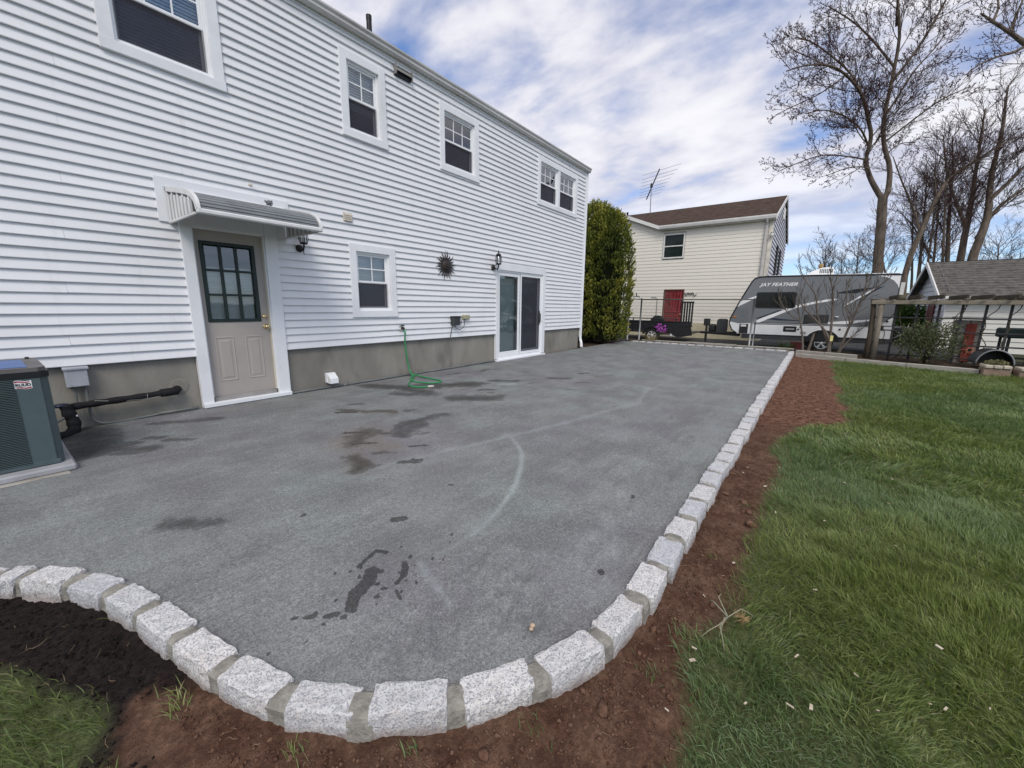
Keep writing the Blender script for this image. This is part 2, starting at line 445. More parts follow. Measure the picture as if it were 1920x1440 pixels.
def patio_material():
    m = new_mat('stone dust'); t = NT(m)
    co = t.coord()
    big = t.noise(.45, 4, .55, co); mid = t.noise(2.2, 6, .62, co); fine = t.noise(120, 4, .75, co); spk = t.noise(330, 2, .6, co); grit = t.noise(38, 5, .7, co)
    c = t.mix(t.ramp(big, .36, .64), (.218, .219, .226), (.230, .246, .236))
    hue = t.noise(1.1, 3, .5, co)
    c = t.mix(t.math('MULTIPLY', t.ramp(hue, .52, .74), .45), c, (.212, .256, .246))
    c = t.mix(t.math('MULTIPLY', t.ramp(hue, .48, .28), .5), c, (.238, .222, .250))
    c = t.mix(t.ramp(mid, .30, .70), t.mix(1.0, c, (.76, .76, .76), 'MULTIPLY'), t.mix(1.0, c, (1.08, 1.08, 1.08), 'MULTIPLY'))
    # raked and swept streaks
    st = t.n('ShaderNodeMapping', {'Vector': co, 'Rotation': (0, 0, .55), 'Scale': (1.3, 11.0, 1)}).outputs[0]
    streak = t.noise(1, 6, .65, st)
    c = t.mix(t.math('MULTIPLY', t.ramp(streak, .50, .72), .32), c, (.135, .135, .135))
    c = t.mix(t.math('MULTIPLY', t.ramp(streak, .46, .30), .22), c, (.33, .34, .34))
    c = t.mix(t.ramp(grit, .34, .68), t.mix(1.0, c, (.83, .83, .83), 'MULTIPLY'), t.mix(1.0, c, (1.13, 1.13, 1.13), 'MULTIPLY'))
    c = t.mix(t.ramp(fine, .32, .68), t.mix(1.0, c, (.60, .60, .60), 'MULTIPLY'), t.mix(1.0, c, (1.30, 1.30, 1.30), 'MULTIPLY'))
    c = t.mix(t.math('MULTIPLY', t.ramp(t.noise(170, 2, .6, co), .66, .72), .8), c, (.62, .62, .62))
    c = t.mix(t.math('MULTIPLY', t.ramp(t.noise(210, 2, .6, co), .64, .74), .55), c, (.06, .06, .06))
    def at(nm): return t.n('ShaderNodeAttribute', attribute_name=nm).outputs['Fac']
    n2 = t.math('ADD', t.math('MULTIPLY', t.noise(6, 6, .75, co), .55), t.math('MULTIPLY', t.noise(1.0, 6, .75, t.n('ShaderNodeMapping', {'Vector': co, 'Rotation': (0, 0, .55), 'Scale': (6.0, 26.0, 1)}).outputs[0]), .45))
    ch = t.math('ADD', at('chalk'), t.math('MULTIPLY', t.math('SUBTRACT', t.noise(9, 6, .75, co), .5), .5))
    c = t.mix(t.math('MULTIPLY', t.ramp(ch, .52, 1.0), .42), c, (.44, .50, .50))
    br = t.math('ADD', at('brown'), t.math('MULTIPLY', t.math('SUBTRACT', n2, .5), .9))
    c = t.mix(t.math('MULTIPLY', t.ramp(br, .48, .95), .55), c, (.175, .150, .118))
    we = t.math('ADD', at('wet'), t.math('MULTIPLY', t.math('SUBTRACT', n2, .5), 1.15))
    cr = t.ramp(t.math('ADD', at('crisp'), t.math('MULTIPLY', t.math('SUBTRACT', t.noise(34, 5, .75, co), .5), .75)), .54, .60)
    wf = t.math('MULTIPLY', t.ramp(we, .545, .66), t.math('ADD', .62, t.math('MULTIPLY', t.ramp(we, .6, .95), .38)))
    wf = t.math('MAXIMUM', wf, cr)
    c = t.mix(t.math('MULTIPLY', wf, .9), c, t.mix(1.0, c, (.30, .29, .285), 'MULTIPLY'))
    hgt = t.math('ADD', t.math('MULTIPLY', fine, .5), t.math('ADD', t.math('MULTIPLY', spk, .3), t.math('MULTIPLY', grit, .5)))
    nm = t.bump(hgt, .45, .005)
    t.out(t.bsdf(c, t.math('SUBTRACT', .92, t.math('MULTIPLY', wf, .15)), .22, 0, nm))
    return m
xs = np.concatenate([np.arange(-1.6, 0, .05), np.arange(0, 2.0, .011), spaced(2.0, 6.0, .015, .045)[:-1], spaced(6.0, 15.24, .05, .10)])
ys = np.concatenate([np.arange(.44, 2.0, .012), spaced(2.0, 5.985, .015, .035)])
patio = grid_mesh('patio', xs, ys, patio_z, patio_material(), in_poly, {'wet': field(WET), 'crisp': field(WET_CRISP, .16), 'brown': field(BROWN), 'chalk': field(CHALK, .04)})

# ---- soil strip and lawn
EDGE = np.array([(-3, .1), (.9, .18), (1.23, .18), (1.57, .2), (2.07, .11), (2.97, .14), (3.76, .15), (5.0, .13), (5.6, .05), (6.2, -.36), (6.7, -.5), (7.5, -.47), (9, -.45), (10.5, -.40), (12.8, -.43), (14.5, -.45)])
def lawn_edge(X): return np.interp(X, EDGE[:, 0], EDGE[:, 1])
def grassness(X, Y):
    e = lawn_edge(X)+(fbm(X*2.2, Y*2.2, 4, 31)-.5)*.26
    right = smooth(-.06, .06, e-Y)
    lx = np.interp(Y, [1.0, 1.45, 1.75, 2.05, 2.3, 2.5], [-.25, .0, .06, -.02, -.16, -.5])+(fbm(X*5, Y*5, 3, 41)-.5)*.16
    left = smooth(-.05, .05, lx-X)
    return np.maximum(right, left)
def ground_z(X, Y):
    base = -.062-.0*X
    rough = (fbm(X*6, Y*6, 4, 51)-.5)*.05+(fbm(X*28, Y*28, 3, 61)-.5)*.022+(fbm(X*80, Y*80, 2, 71)-.5)*.008
    g = grassness(X, Y)
    return base+rough*(1-.6*g)-.004*g
def black_soil(X, Y): return smooth(-.10, .12, Y-1.45-.9*(X)+(fbm(X*7, Y*7, 3, 77)-.5)*.5)*smooth(.9, .5, X)
def soil_material():
    m = new_mat('soil'); t = NT(m)
    co = t.coord()
    n1 = t.noise(7, 6, .65, co); n2 = t.noise(45, 5, .7, co); n3 = t.noise(160, 3, .6, co)
    c = t.mix(t.ramp(n1, .3, .7), (.098, .046, .029), (.200, .116, .078))
    c = t.mix(t.ramp(n2, .35, .72), t.mix(1.0, c, (.55, .55, .55), 'MULTIPLY'), c)
    c = t.mix(t.math('MULTIPLY', t.ramp(n3, .66, .75), .5), c, (.21, .13, .10))
    at = lambda nm: t.n('ShaderNodeAttribute', attribute_name=nm).outputs['Fac']
    mu = t.noise(1, 5, .7, t.coord('Object', (34, 15, 20)))
    c = t.mix(at('mulch'), c, t.mix(t.ramp(mu, .36, .66), (.062, .026, .016), (.235, .125, .082)))
    c = t.mix(at('black'), c, t.mix(t.ramp(n2, .3, .7), (.008, .006, .006), (.028, .020, .018)))
    c = t.mix(at('grass'), c, t.mix(t.ramp(n2, .3, .7), (.055, .070, .026), (.12, .135, .06)))
    nm = t.bump(t.math('ADD', n2, t.math('MULTIPLY', n3, .6)), .9, .012)
    t.out(t.bsdf(c, .95, .15, 0, nm))
    return m
SOIL = soil_material()
near_keep = lambda x, y: ~in_poly(x, y, np.array([(p[0]+.06, p[1]+.06) for p in POLY]))
at_soil = {'grass': grassness, 'black': black_soil, 'mulch': lambda X, Y: smooth(4.8, 6.2, X)}
grid_mesh('soil', spaced(-1.6, 2.7, .013, .013), spaced(-.35, 3.75, .013, .013), ground_z, SOIL, near_keep, at_soil)
grid_mesh('soil', spaced(2.7, 15.3, .02, .055), spaced(-.85, .5, .022, .022), ground_z, SOIL, None, at_soil)
LAWN = mat('lawn soil', (.05, .068, .024), .95, .1, .4, 9, col2=(.10, .12, .05), bump=.5, bscale=40)
lawn = MB()
lawn.add([(-6, -.34, -.068), (2.69, -.34, -.068), (2.69, -.84, -.068), (15.2, -.84, -.068), (15.2, -14, -.068), (-6, -14, -.068)], [(0, 5, 4, 3, 2, 1)])
tag(lawn.build('lawn', LAWN), kind='structure')
TERR = mat('far ground', (.03, .045, .015), .95, .1, .3, 1.2, col2=(.075, .075, .04), bump=.3, bscale=20)
tag(MB().add([(-300, -400, -.13), (700, -400, -.13), (700, 400, -.13), (-300, 400, -.13)], [(0, 1, 2, 3)]).build('terrain', TERR), kind='structure')
ASPH = mat('asphalt', (.045, .045, .046), .9, .2, .3, 3, bump=.5, bscale=150, dirt=(.085, .078, .066))
tag(MB().box(15.95, 60, -4.0, 9.5, -.12, -.05).build('driveway', ASPH), kind='structure')
BEDM = mat('bed mulch', (.030, .020, .014), .95, .1, .4, 8, col2=(.075, .055, .038), bump=.9, bscale=45)
def bed_z(X, Y): return .045+(fbm(X*8, Y*8, 4, 90)-.5)*.07
grid_mesh('garden_bed', spaced(15.28, 16.0, .04, .04), spaced(-1.0, 6.0, .05, .05), bed_z, BEDM)
def bed_z2(X, Y): return -.01+(fbm(X*8, Y*8, 4, 95)-.5)*.07
grid_mesh('garden_bed', spaced(13.3, 16.0, .05, .05), spaced(-6.5, -1.0, .06, .06), bed_z2, BEDM, lambda x, y: x > 14.75+.27*(y))
grid_mesh('garden_bed', spaced(12.2, 15.9, .06, .06), spaced(6.05, 8.6, .06, .06), lambda X, Y: -.03+(fbm(X*8, Y*8, 3, 99)-.5)*.05, BEDM)

# ---- cobble edging
def granite_material():
    m = new_mat('granite'); t = NT(m)
    oi = t.n('ShaderNodeObjectInfo')
    co = t.n('ShaderNodeVectorMath', {0: t.coord(), 1: t.n('ShaderNodeVectorMath', {0: oi.outputs['Location'], 1: (3.1, 3.1, 3.1)}, operation='MULTIPLY').outputs[0]}, operation='ADD').outputs[0]
    v = t.n('ShaderNodeTexVoronoi', {'Vector': co, 'Scale': 210.0}).outputs['Color']
    vs_ = t.n('ShaderNodeSeparateColor', {0: v}).outputs[0]
    n1 = t.noise(12, 4, .6, co); n2 = t.noise(75, 5, .7, co)
    c = t.mix(t.ramp(oi.outputs['Random'], 0, 1, False), (.53, .54, .56), (.72, .70, .67))
    c = t.mix(t.math('MULTIPLY', t.ramp(n1, .5, .75), .35), c, (.60, .50, .42))
    c = t.mix(t.ramp(vs_, .05, .55), (.33, .335, .355), c)
    c = t.mix(t.math('MULTIPLY', t.ramp(n2, .60, .72), .55), c, (.20, .205, .225))
    c = t.mix(t.math('MULTIPLY', t.ramp(t.noise(150, 2, .5, co), .64, .70), .7), c, (.78, .78, .78))
    zz = t.n('ShaderNodeSeparateXYZ', {0: t.coord()}).outputs[2]
    soil_splash = t.ramp(t.math('ADD', zz, t.math('MULTIPLY', t.math('SUBTRACT', t.noise(24, 5, .7, co), .5), .07)), -.015, -.062)
    c = t.mix(t.math('MULTIPLY', soil_splash, .55), c, (.20, .13, .095))
    c = t.mix(t.math('MULTIPLY', t.ramp(t.noise(9, 5, .7, co), .56, .74), .30), c, (.36, .33, .29))
    h = t.math('ADD', t.math('MULTIPLY', n2, .7), t.math('MULTIPLY', t.noise(30, 4, .65, co), .8))
    t.out(t.bsdf(c, .8, .3, 0, t.bump(h, .8, .012)))
    return m
GRAN = granite_material()
MORT = mat('mortar', (.285, .270, .238), .92, .15, .25, 22, bump=.8, bscale=90, dirt=(.13, .115, .098), dscale=14)
def stone_mesh(L, Wd, z0, z1, seed, n=(7, 4, 4), amp=.007):
    nx, ny, nz = n; idx = {}; V = []; F = []
    def vid(i, j, k):
        if (i, j, k) not in idx:
            idx[i, j, k] = len(V); V.append((i/nx, j/ny, k/nz))
        return idx[i, j, k]
    for i in range(nx):
        for j in range(ny):
            F.append((vid(i, j, nz), vid(i+1, j, nz), vid(i+1, j+1, nz), vid(i, j+1, nz)))
        for k in range(nz):
            F.append((vid(i, 0, k), vid(i+1, 0, k), vid(i+1, 0, k+1), vid(i, 0, k+1)))
            F.append((vid(i, ny, k+1), vid(i+1, ny, k+1), vid(i+1, ny, k), vid(i, ny, k)))
    for j in range(ny):
        for k in range(nz):
            F.append((vid(0, j, k+1), vid(0, j+1, k+1), vid(0, j+1, k), vid(0, j, k)))
            F.append((vid(nx, j, k), vid(nx, j+1, k), vid(nx, j+1, k+1), vid(nx, j, k+1)))
    rs = np.random.default_rng(seed); V = np.array(V)
    # pull lattice lines towards the edges so that the arrises stay tight
    sq = lambda t: .5+np.sign(t-.5)*.5*np.abs(2*t-1)**.65
    P = np.stack([(sq(V[:, 0])-.5)*L, (sq(V[:, 1])-.5)*Wd, z0+sq(V[:, 2])*(z1-z0)], 1)
    ex = np.abs(V-.5)*2
    near = (ex > .99).sum(1)
    c = np.array([0, 0, (z0+z1)/2])
    P[near >= 2] -= (P[near >= 2]-c)*np.array([.014, .028, .028])
    P[near == 3] -= (P[near == 3]-c)*np.array([.014, .03, .02])
    P += (rs.random(P.shape)-.5)*2*amp
    skew = (rs.random(4)-.5)*np.array([.06, .10, .012, .02])
    P[:, 0] += P[:, 1]*skew[1]; P[:, 1] += P[:, 0]*skew[0]; P[:, 2] += P[:, 0]*skew[2]*3*(V[:, 2] > .4)
    P[:, 1] *= 1+.10*(1-V[:, 2])
    me = bpy.data.meshes.new('stone')
    me.from_pydata(P.tolist(), [], F); me.materials.append(GRAN); me.update()
    return me
def resample(path, step):
    pts = [Vector((*p, 0)) for p in path]; out = []; acc = 0.0
    seglen = [(pts[i+1]-pts[i]).length for i in range(len(pts)-1)]
    tot = sum(seglen); n = round(tot/step); step = tot/n
    def at(s):
        for i, l in enumerate(seglen):
            if s <= l or i == len(seglen)-1: return pts[i].lerp(pts[i+1], s/l), (pts[i+1]-pts[i]).normalized()
            s -= l
    return [(at(k*step)[0], at(k*step)[1], step) for k in range(n+1)]
edging = thing('cobble_edging', 'rough granite block edging mortared around the grey stone dust patio', 'edging', (1.3, .535, -.06))
def lay(joints, fine, zt, width, far=False):
    """joints: list of joint centres along the run; a stone between each pair, mortar at each"""
    for i in range(len(joints)-1):
        a, b = joints[i], joints[i+1]
        mid = (a+b)/2; d = b-a; ang = math.atan2(d.y, d.x); L = d.length
        w = width*random.uniform(.92, 1.1); gap = random.uniform(.042, .064)
        if fine: me = stone_mesh(L-gap, w, -.15, zt, random.randrange(9999), (10, 6, 6), .0034)
        else:
            me = FARSTONES[random.randrange(len(FARSTONES))]
        o = link('stone', me, edging)
        o.location = (mid.x, mid.y, random.uniform(-.006, .006)); o.rotation_euler = (random.uniform(-.03, .03), random.uniform(-.015, .015), ang+random.uniform(-.03, .03))
        if not fine: o.scale = ((L-gap)/.25, w/.13, 1)
    for i, p in enumerate(joints):
        d = (joints[min(i+1, len(joints)-1)]-joints[max(i-1, 0)]).normalized(); nrm = Vector((-d.y, d.x, 0))
        mb = MB(); hw = width*.46; zt2 = zt-.009
        ring = []
        for t_, z in ((-hw*1.02, -.14), (-hw*.97, zt2-.035), (-hw*.93, zt2-.012), (-hw*.6, zt2+.001), (0, zt2+.003), (hw*.6, zt2+.001), (hw*.95, zt2-.01), (hw, -.14)): ring.append((t_+random.uniform(-.003, .003), z))
        V = [p-d*.042+nrm*a+Vector((0, 0, z)) for a, z in ring]+[p+d*.042+nrm*a+Vector((0, 0, z)) for a, z in ring]
        n = len(ring)
        mb.add(V, [(k, k+1, n+k+1, n+k) for k in range(n-1)]+[tuple(range(n)), tuple(range(2*n-1, n-1, -1))])
        mb.build('mortar_joint', MORT, edging)
FARSTONES = [stone_mesh(.25, .13, -.15, .038, s, (5, 3, 3), .006) for s in range(12)]
cj = [Vector((*p, 0)) for p in CURVE]
lay(cj, True, .027, .110)
sj = []; x = CURVE[-1][0]
while x < 15.05:
    sj.append(Vector((x, .495+random.uniform(-.006, .006), 0))); x += random.uniform(.272, .308)
lay([s for s in sj if s.x < 5.4], True, .030, .122)
lay([s for s in sj if s.x > 5.0], False, .030, .125)
fj = []; y = .62
while y < 5.75:
    fj.append(Vector((15.2, y, 0))); y += random.uniform(.272, .308)
lay(fj, False, .05, .13)

# ---- timber and stone borders at the back of the lawn
TIMB = mat('weathered timber', (.30, .275, .235), .85, .2, .25, 6, col2=(.42, .40, .36), bump=.5, bscale=30, dirt=(.16, .145, .12), dscale=3, stretch=(1, 1, 6))
def border(name, pts, w, z0, z1, label, pieces):
    t = thing(name, label, 'edging', (*pts[0], z0))
    P = [Vector((*p, 0)) for p in pts]
    a, b = P; d = (b-a); L = d.length/pieces; u = d.normalized(); n = Vector((-u.y, u.x, 0))
    for i in range(pieces):
        s = a+u*L*i+n*random.uniform(-.012, .012); e = a+u*(L*(i+1)-.012)+n*random.uniform(-.012, .012); zz = random.uniform(-.008, .008)
        mb = MB(); r = .012
        prof = [(-w/2, z0), (w/2, z0), (w/2, z1-r), (w/2-r, z1), (-w/2+r, z1), (-w/2, z1-r)]
        V = [s+n*q[0]+Vector((0, 0, q[1]+zz)) for q in prof]+[e+n*q[0]+Vector((0, 0, q[1]+zz)) for q in prof]
        k = len(prof)
        mb.add(V, [tuple(range(k)), tuple(range(2*k-1, k-1, -1))]+[(j, (j+1) % k, k+(j+1) % k, k+j) for j in range(k)])
        mb.build('timber', TIMB, t)
border('timber_border', ((15.42, 5.3), (15.42, .45)), .09, -.1, .10, 'pale timber border low behind the far row of cobbles', 3)
border('timber_border', ((14.95, .38), (14.42, -1.0)), .11, -.1, .09, 'short grey timber border at the foot of the bare shrub', 2)
border('timber_border', ((14.28, .36), (13.22, -3.02)), .10, -.12, .045, 'long pale timber border between the lawn and the trellis bed', 3)

# ---- clods, stones, chips and litter on the soil
def scatter_rocks(name, n, region, smin, smax, m, label, cat, flat=.7, zoff=0.0, accept=None, big=False):
    if big:      # icosahedron for the larger clods
        g = (1+5**.5)/2
        B = np.array([(-1, g, 0), (1, g, 0), (-1, -g, 0), (1, -g, 0), (0, -1, g), (0, 1, g), (0, -1, -g), (0, 1, -g), (g, 0, -1), (g, 0, 1), (-g, 0, -1), (-g, 0, 1)])/1.9
        T = np.array([(0, 11, 5), (0, 5, 1), (0, 1, 7), (0, 7, 10), (0, 10, 11), (1, 5, 9), (5, 11, 4), (11, 10, 2), (10, 7, 6), (7, 1, 8), (3, 9, 4), (3, 4, 2), (3, 2, 6), (3, 6, 8), (3, 8, 9), (4, 9, 5), (2, 4, 11), (6, 2, 10), (8, 6, 7), (9, 8, 1)])
    else:
        B = np.array([(1, 0, 0), (-1, 0, 0), (0, 1, 0), (0, -1, 0), (0, 0, 1), (0, 0, -1.)])
        T = np.array([(0, 2, 4), (2, 1, 4), (1, 3, 4), (3, 0, 4), (2, 0, 5), (1, 2, 5), (3, 1, 5), (0, 3, 5)])
    nb_ = len(B)
    x = RNG.uniform(region[0], region[1], n*3); y = RNG.uniform(region[2], region[3], n*3)
    ok = ~in_poly(x, y, np.array([(p[0]-.05, p[1]-.05) for p in POLY]))
    ok &= near_keep(x, y)
    if accept is not None: ok &= RNG.random(len(x)) < accept(x, y)
    # keep clear of the edging stones
    dmin = np.full(x.shape, 9.0)
    for i in range(len(PATH)-1): dmin = np.minimum(dmin, seg_dist(x, y, PATH[i], PATH[i+1]))
    ok &= dmin > .085
    x, y = x[ok][:n], y[ok][:n]; n = len(x)
    s = smin+(smax-smin)*RNG.random(n)**3.2
    V = B[None]*(1+RNG.uniform(-.32, .32, (n, nb_, 1)))*s[:, None, None]*np.stack([RNG.uniform(.8, 1.4, n), RNG.uniform(.7, 1.1, n), RNG.uniform(.5, .9, n)*flat/.7], 1)[:, None, :]
    a = RNG.uniform(0, 6.28, n); c, sn = np.cos(a)[:, None], np.sin(a)[:, None]
    V = np.stack([V[..., 0]*c-V[..., 1]*sn, V[..., 0]*sn+V[..., 1]*c, V[..., 2]], -1)
    V += np.stack([x, y, ground_z(x, y)+s*.25+zoff], 1)[:, None, :]
    F = (T[None]+nb_*np.arange(n)[:, None, None]).reshape(-1, 3)
    o = np_mesh(name, V.reshape(-1, 3), F, m, None, big)
    return tag(o, label, cat, kind='stuff')
bare = lambda x, y: 1-grassness(x, y)
CLODM = mat('soil clods', (.090, .043, .028), .95, .1, .3, 30, col2=(.20, .118, .082), bump=.8, bscale=140)
BLACKM = mat('black soil clods', (.008, .006, .006), .95, .1, .3, 30, col2=(.026, .019, .017), bump=.8, bscale=140)
scatter_rocks('soil_crumbs', 7500, (.2, 2.7, -.3, 1.6), .0018, .010, CLODM, 'loose red brown crumbs of soil beside the granite edging', 'soil', accept=lambda x, y: bare(x, y)*(1-black_soil(x, y)))
scatter_rocks('soil_crumbs', 3000, (-.9, .5, 1.2, 3.2), .002, .010, BLACKM, 'loose black crumbs of soil left of the curved edging', 'soil', accept=lambda x, y: bare(x, y)*black_soil(x, y))
scatter_rocks('mulch_crumbs', 3800, (2.7, 14.6, -.75, .42), .003, .013, CLODM, 'brown mulch crumbs along the straight edging', 'soil', flat=.5, accept=bare)
scatter_rocks('clods', 46, (.2, 3.2, -.1, 1.4), .010, .030, CLODM, 'larger reddish clods of earth in the soil strip', 'soil', big=True, accept=lambda x, y: bare(x, y)*(1-black_soil(x, y)))
CHIPM = mat('wood chips', (.40, .33, .24), .8, .2, .2, 20, col2=(.62, .54, .43))
STRAW = mat('straw', (.17, .115, .07), .9, .1, .3, 20, col2=(.33, .25, .16))
def chips():
    mb = MB()
    for i in range(40):
        x = random.uniform(.5, 4.5) if i < 75 else random.uniform(4.5, 12); y = random.uniform(-.75, .42) if x > 1.2 else random.uniform(-.4, .9)
        if in_poly(np.array([x-.08]), np.array([y+.08]))[0] or abs(y-.49) < .09: continue
        z = float(ground_z(np.array([x]), np.array([y]))[0])+(.03 if grassness(np.array([x]), np.array([y]))[0] > .5 else .008)
        L = random.uniform(.004, .013); W_ = L*random.uniform(.25, .6); a = random.uniform(0, 6.28)
        u = Vector((cos(a), sin(a), random.uniform(-.2, .2))); v = Vector((-sin(a), cos(a), 0)); c = Vector((x, y, z)); n = Vector((0, 0, .003))
        q = [c-u*L-v*W_, c+u*L-v*W_*.8, c+u*L*.8+v*W_, c-u*L+v*W_*.7]
        mb.add(q+[p+n for p in q], [(3, 2, 1, 0), (4, 5, 6, 7), (0, 1, 5, 4), (1, 2, 6, 5), (2, 3, 7, 6), (3, 0, 4, 7)])
    return mb
tag(chips().build('wood_chips', CHIPM), 'pale wood chips scattered over the soil and grass', 'chips', kind='stuff')
def strands(n, reg, L0, L1):
    mb = MB()
    for i in range(n):
        x = random.uniform(reg[0], reg[1]); y = random.uniform(reg[2], reg[3])
        if in_poly(np.array([x-.07]), np.array([y+.07]))[0] or min(seg_dist(np.array([x]), np.array([y]), PATH[k], PATH[k+1])[0] for k in range(len(PATH)-1)) < .09: continue
        if grassness(np.array([x]), np.array([y]))[0] > .7: continue
        z = float(ground_z(np.array([x]), np.array([y]))[0])+.009
        L = random.uniform(L0, L1); a = random.uniform(0, 6.28); b = random.uniform(-.9, .9)
        pts = [Vector((x+cos(a+b*t)*L*t, y+sin(a+b*t)*L*t, z+random.uniform(-.003, .008))) for t in (0, .35, .7, 1)]
        mb.tube(pts, [.0006, .0008, .0006, .0003], 3, False)
    return mb
tag(strands(1500, (-.4, 4.5, -.2, 2.6), .015, .06).build('straw_bits', STRAW), 'fine straw and root threads lying on the bare soil', 'straw', kind='stuff')
def root_clump():
    t = thing('uprooted_weed', 'dry uprooted weed with pale fibrous root ball by the lawn edge', 'weed', (1.83, .12, -.05))
    c = Vector((1.83, .10, -.03)); mb = MB()
    for i in range(70):
        d = Vector((random.gauss(0, 1), random.gauss(0, 1), random.gauss(.2, .6))).normalized()
        p1 = c+d*.016; p2 = c+d*.034+Vector((random.uniform(-.01, .01), random.uniform(-.01, .01), 0)); mb.tube([c, p1, p2], [.0012, .001, .0006], 3, False)
    mb.build('root_ball', mat('roots', (.36, .26, .13), .9, .1, .25, 40), t)
    mb = MB(); o = Vector((1.80, .15, -.03))
    for ex in ((1.95, .20), (1.86, .24), (1.62, .22), (1.60, .13), (1.88, .06), (1.66, .16)):
        e = Vector((*ex, -.035)); m_ = o.lerp(e, .5)+Vector((random.uniform(-.03, .03), random.uniform(-.03, .03), .03))
        mb.tube([o, o.lerp(m_, .6), m_, m_.lerp(e, .6)+Vector((0, 0, .005)), e], [.003, .0028, .0025, .002, .001], 5, False)
    mb.build('stalk', mat('weed stalk', (.30, .25, .17), .9, .1, .3, 20, col2=(.23, .25, .18)), t)
root_clump()
def pebble():
    mb = MB(); mb.lathe([(0.0, .0), (.010, .001), (.012, .006), (.008, .011), (0, .012)], (1.2, .78, .002), 'z', 8); mb.lathe([(0, 0), (.008, .001), (.010, .005), (.005, .009), (0, .0095)], (1.183, .775, .002), 'z', 7)
    tag(mb.build('pebble', mat('tan pebble', (.46, .34, .24), .8, .2, .2, 60), smooth=True), 'two touching tan pebbles lying on the grey patio near the curve', 'pebble')
pebble()

# ---- grass
def grass_material():
    m = new_mat('grass blades'); t = NT(m)
    at = lambda nm: t.n('ShaderNodeAttribute', attribute_name=nm).outputs['Fac']
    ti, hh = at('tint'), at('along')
    c = t.mix(t.ramp(ti, .0, .5), (.135, .180, .060), (.235, .290, .095))
    c = t.mix(t.ramp(ti, .5, .93), c, (.350, .380, .170))
    c = t.mix(t.ramp(ti, .955, .975), c, (.36, .31, .18))
    c = t.mix(t.ramp(at('cool'), .54, .88), c, t.mix(1.0, c, (.84, .96, 1.35), 'MULTIPLY'))
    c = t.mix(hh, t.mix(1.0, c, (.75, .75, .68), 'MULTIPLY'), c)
    d = t.bsdf(c, .55, .25)
    tr = t.n('ShaderNodeBsdfTranslucent', {0: t.mix(1.0, c, (1.1, 1.25, .6), 'MULTIPLY')}).outputs[0]
    t.out(t.n('ShaderNodeMixShader', {0: .28, 1: d, 2: tr}).outputs[0])
    return m
GRASS = grass_material()
def blades(name, x, y, hscale, wscale, label, dull=0.0, coarse=False):
    n = len(x)
    cl = fbm(x*1.6, y*1.6, 3, 121); cl2 = fbm(x*8, y*8, 3, 131)
    h = (.014+.062*np.clip(cl2*1.5-.25, 0, 1.2)+.024*RNG.random(n))*hscale*(.75+.5*cl)
    ang = 2.2+(fbm(x*1.1, y*1.1, 3, 141)-.5)*7+(fbm(x*5, y*5, 2, 151)-.5)*4+RNG.normal(0, .8, n)
    lean = np.clip(.55+.9*(fbm(x*2, y*2, 2, 161)-.4)+RNG.normal(0, .28, n), .05, 1.5)
    w = (.0011+.0012*RNG.random(n))*wscale
    dx, dy = np.cos(ang), np.sin(ang)
    fa = RNG.uniform(0, pi, n); sx, sy = np.cos(fa)*w, np.sin(fa)*w
    z0 = ground_z(x, y)-.006
    T_ = [0, .5, 1.0] if coarse else [0, .4, .75, 1.0]
    Wf = [1, .8, 0] if coarse else [1, .9, .6, 0]
    P = []; along = []
    for k, t_ in enumerate(T_):
        bend = lean*t_**1.8*h*.95; up = h*(t_-.42*lean*t_**2.2*.8)
        cx, cy, cz = x+dx*bend, y+dy*bend, z0+np.maximum(up, .0)
        f = Wf[k]
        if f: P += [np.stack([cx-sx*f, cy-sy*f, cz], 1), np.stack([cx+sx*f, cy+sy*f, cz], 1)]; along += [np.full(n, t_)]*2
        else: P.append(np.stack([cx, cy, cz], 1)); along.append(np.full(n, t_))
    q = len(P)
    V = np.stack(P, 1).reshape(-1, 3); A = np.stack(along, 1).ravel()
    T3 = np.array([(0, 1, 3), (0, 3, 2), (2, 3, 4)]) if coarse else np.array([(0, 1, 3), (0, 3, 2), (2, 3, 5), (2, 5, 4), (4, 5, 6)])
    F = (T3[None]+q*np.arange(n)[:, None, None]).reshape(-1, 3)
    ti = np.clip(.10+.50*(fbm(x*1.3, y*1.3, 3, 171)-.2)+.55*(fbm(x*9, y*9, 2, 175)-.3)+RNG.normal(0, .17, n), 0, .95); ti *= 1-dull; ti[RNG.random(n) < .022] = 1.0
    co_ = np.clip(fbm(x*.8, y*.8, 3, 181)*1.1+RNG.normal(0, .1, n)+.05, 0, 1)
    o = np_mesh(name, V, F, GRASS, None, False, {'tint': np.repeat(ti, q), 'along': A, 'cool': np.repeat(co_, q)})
    return tag(o, label, 'grass', kind='stuff')
def sample_lawn(n, x0, x1, y0, y1, rho):
    x = RNG.uniform(x0, x1, n); y = RNG.uniform(y0, y1, n)
    r = np.sqrt(x*x+y*y+1.7)
    k = (RNG.random(n) < rho(r)) & (grassness(x, y)**1.5 > RNG.random(n)) & ~in_poly(x-.03, y+.03)
    k &= (y > -.42*x-1.3) & (x < 14.15+.31*y)
    # thin, patchy turf near the bare soil
    k &= (RNG.random(n) < .45+.75*smooth(.0, .35, lawn_edge(x)-y)) | (x < .3)
    return x[k], y[k]
gx, gy = sample_lawn(205000, .2, 4.2, -2.6, .35, lambda r: np.clip((2.0/r)**1.1, 0, 1))
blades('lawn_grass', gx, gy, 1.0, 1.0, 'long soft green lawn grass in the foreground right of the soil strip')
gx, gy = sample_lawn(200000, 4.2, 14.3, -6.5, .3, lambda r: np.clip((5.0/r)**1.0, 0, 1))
blades('lawn_grass', gx, gy, 1.1, 2.6, 'bright green lawn grass stretching back to the timber border', 0.0, True)
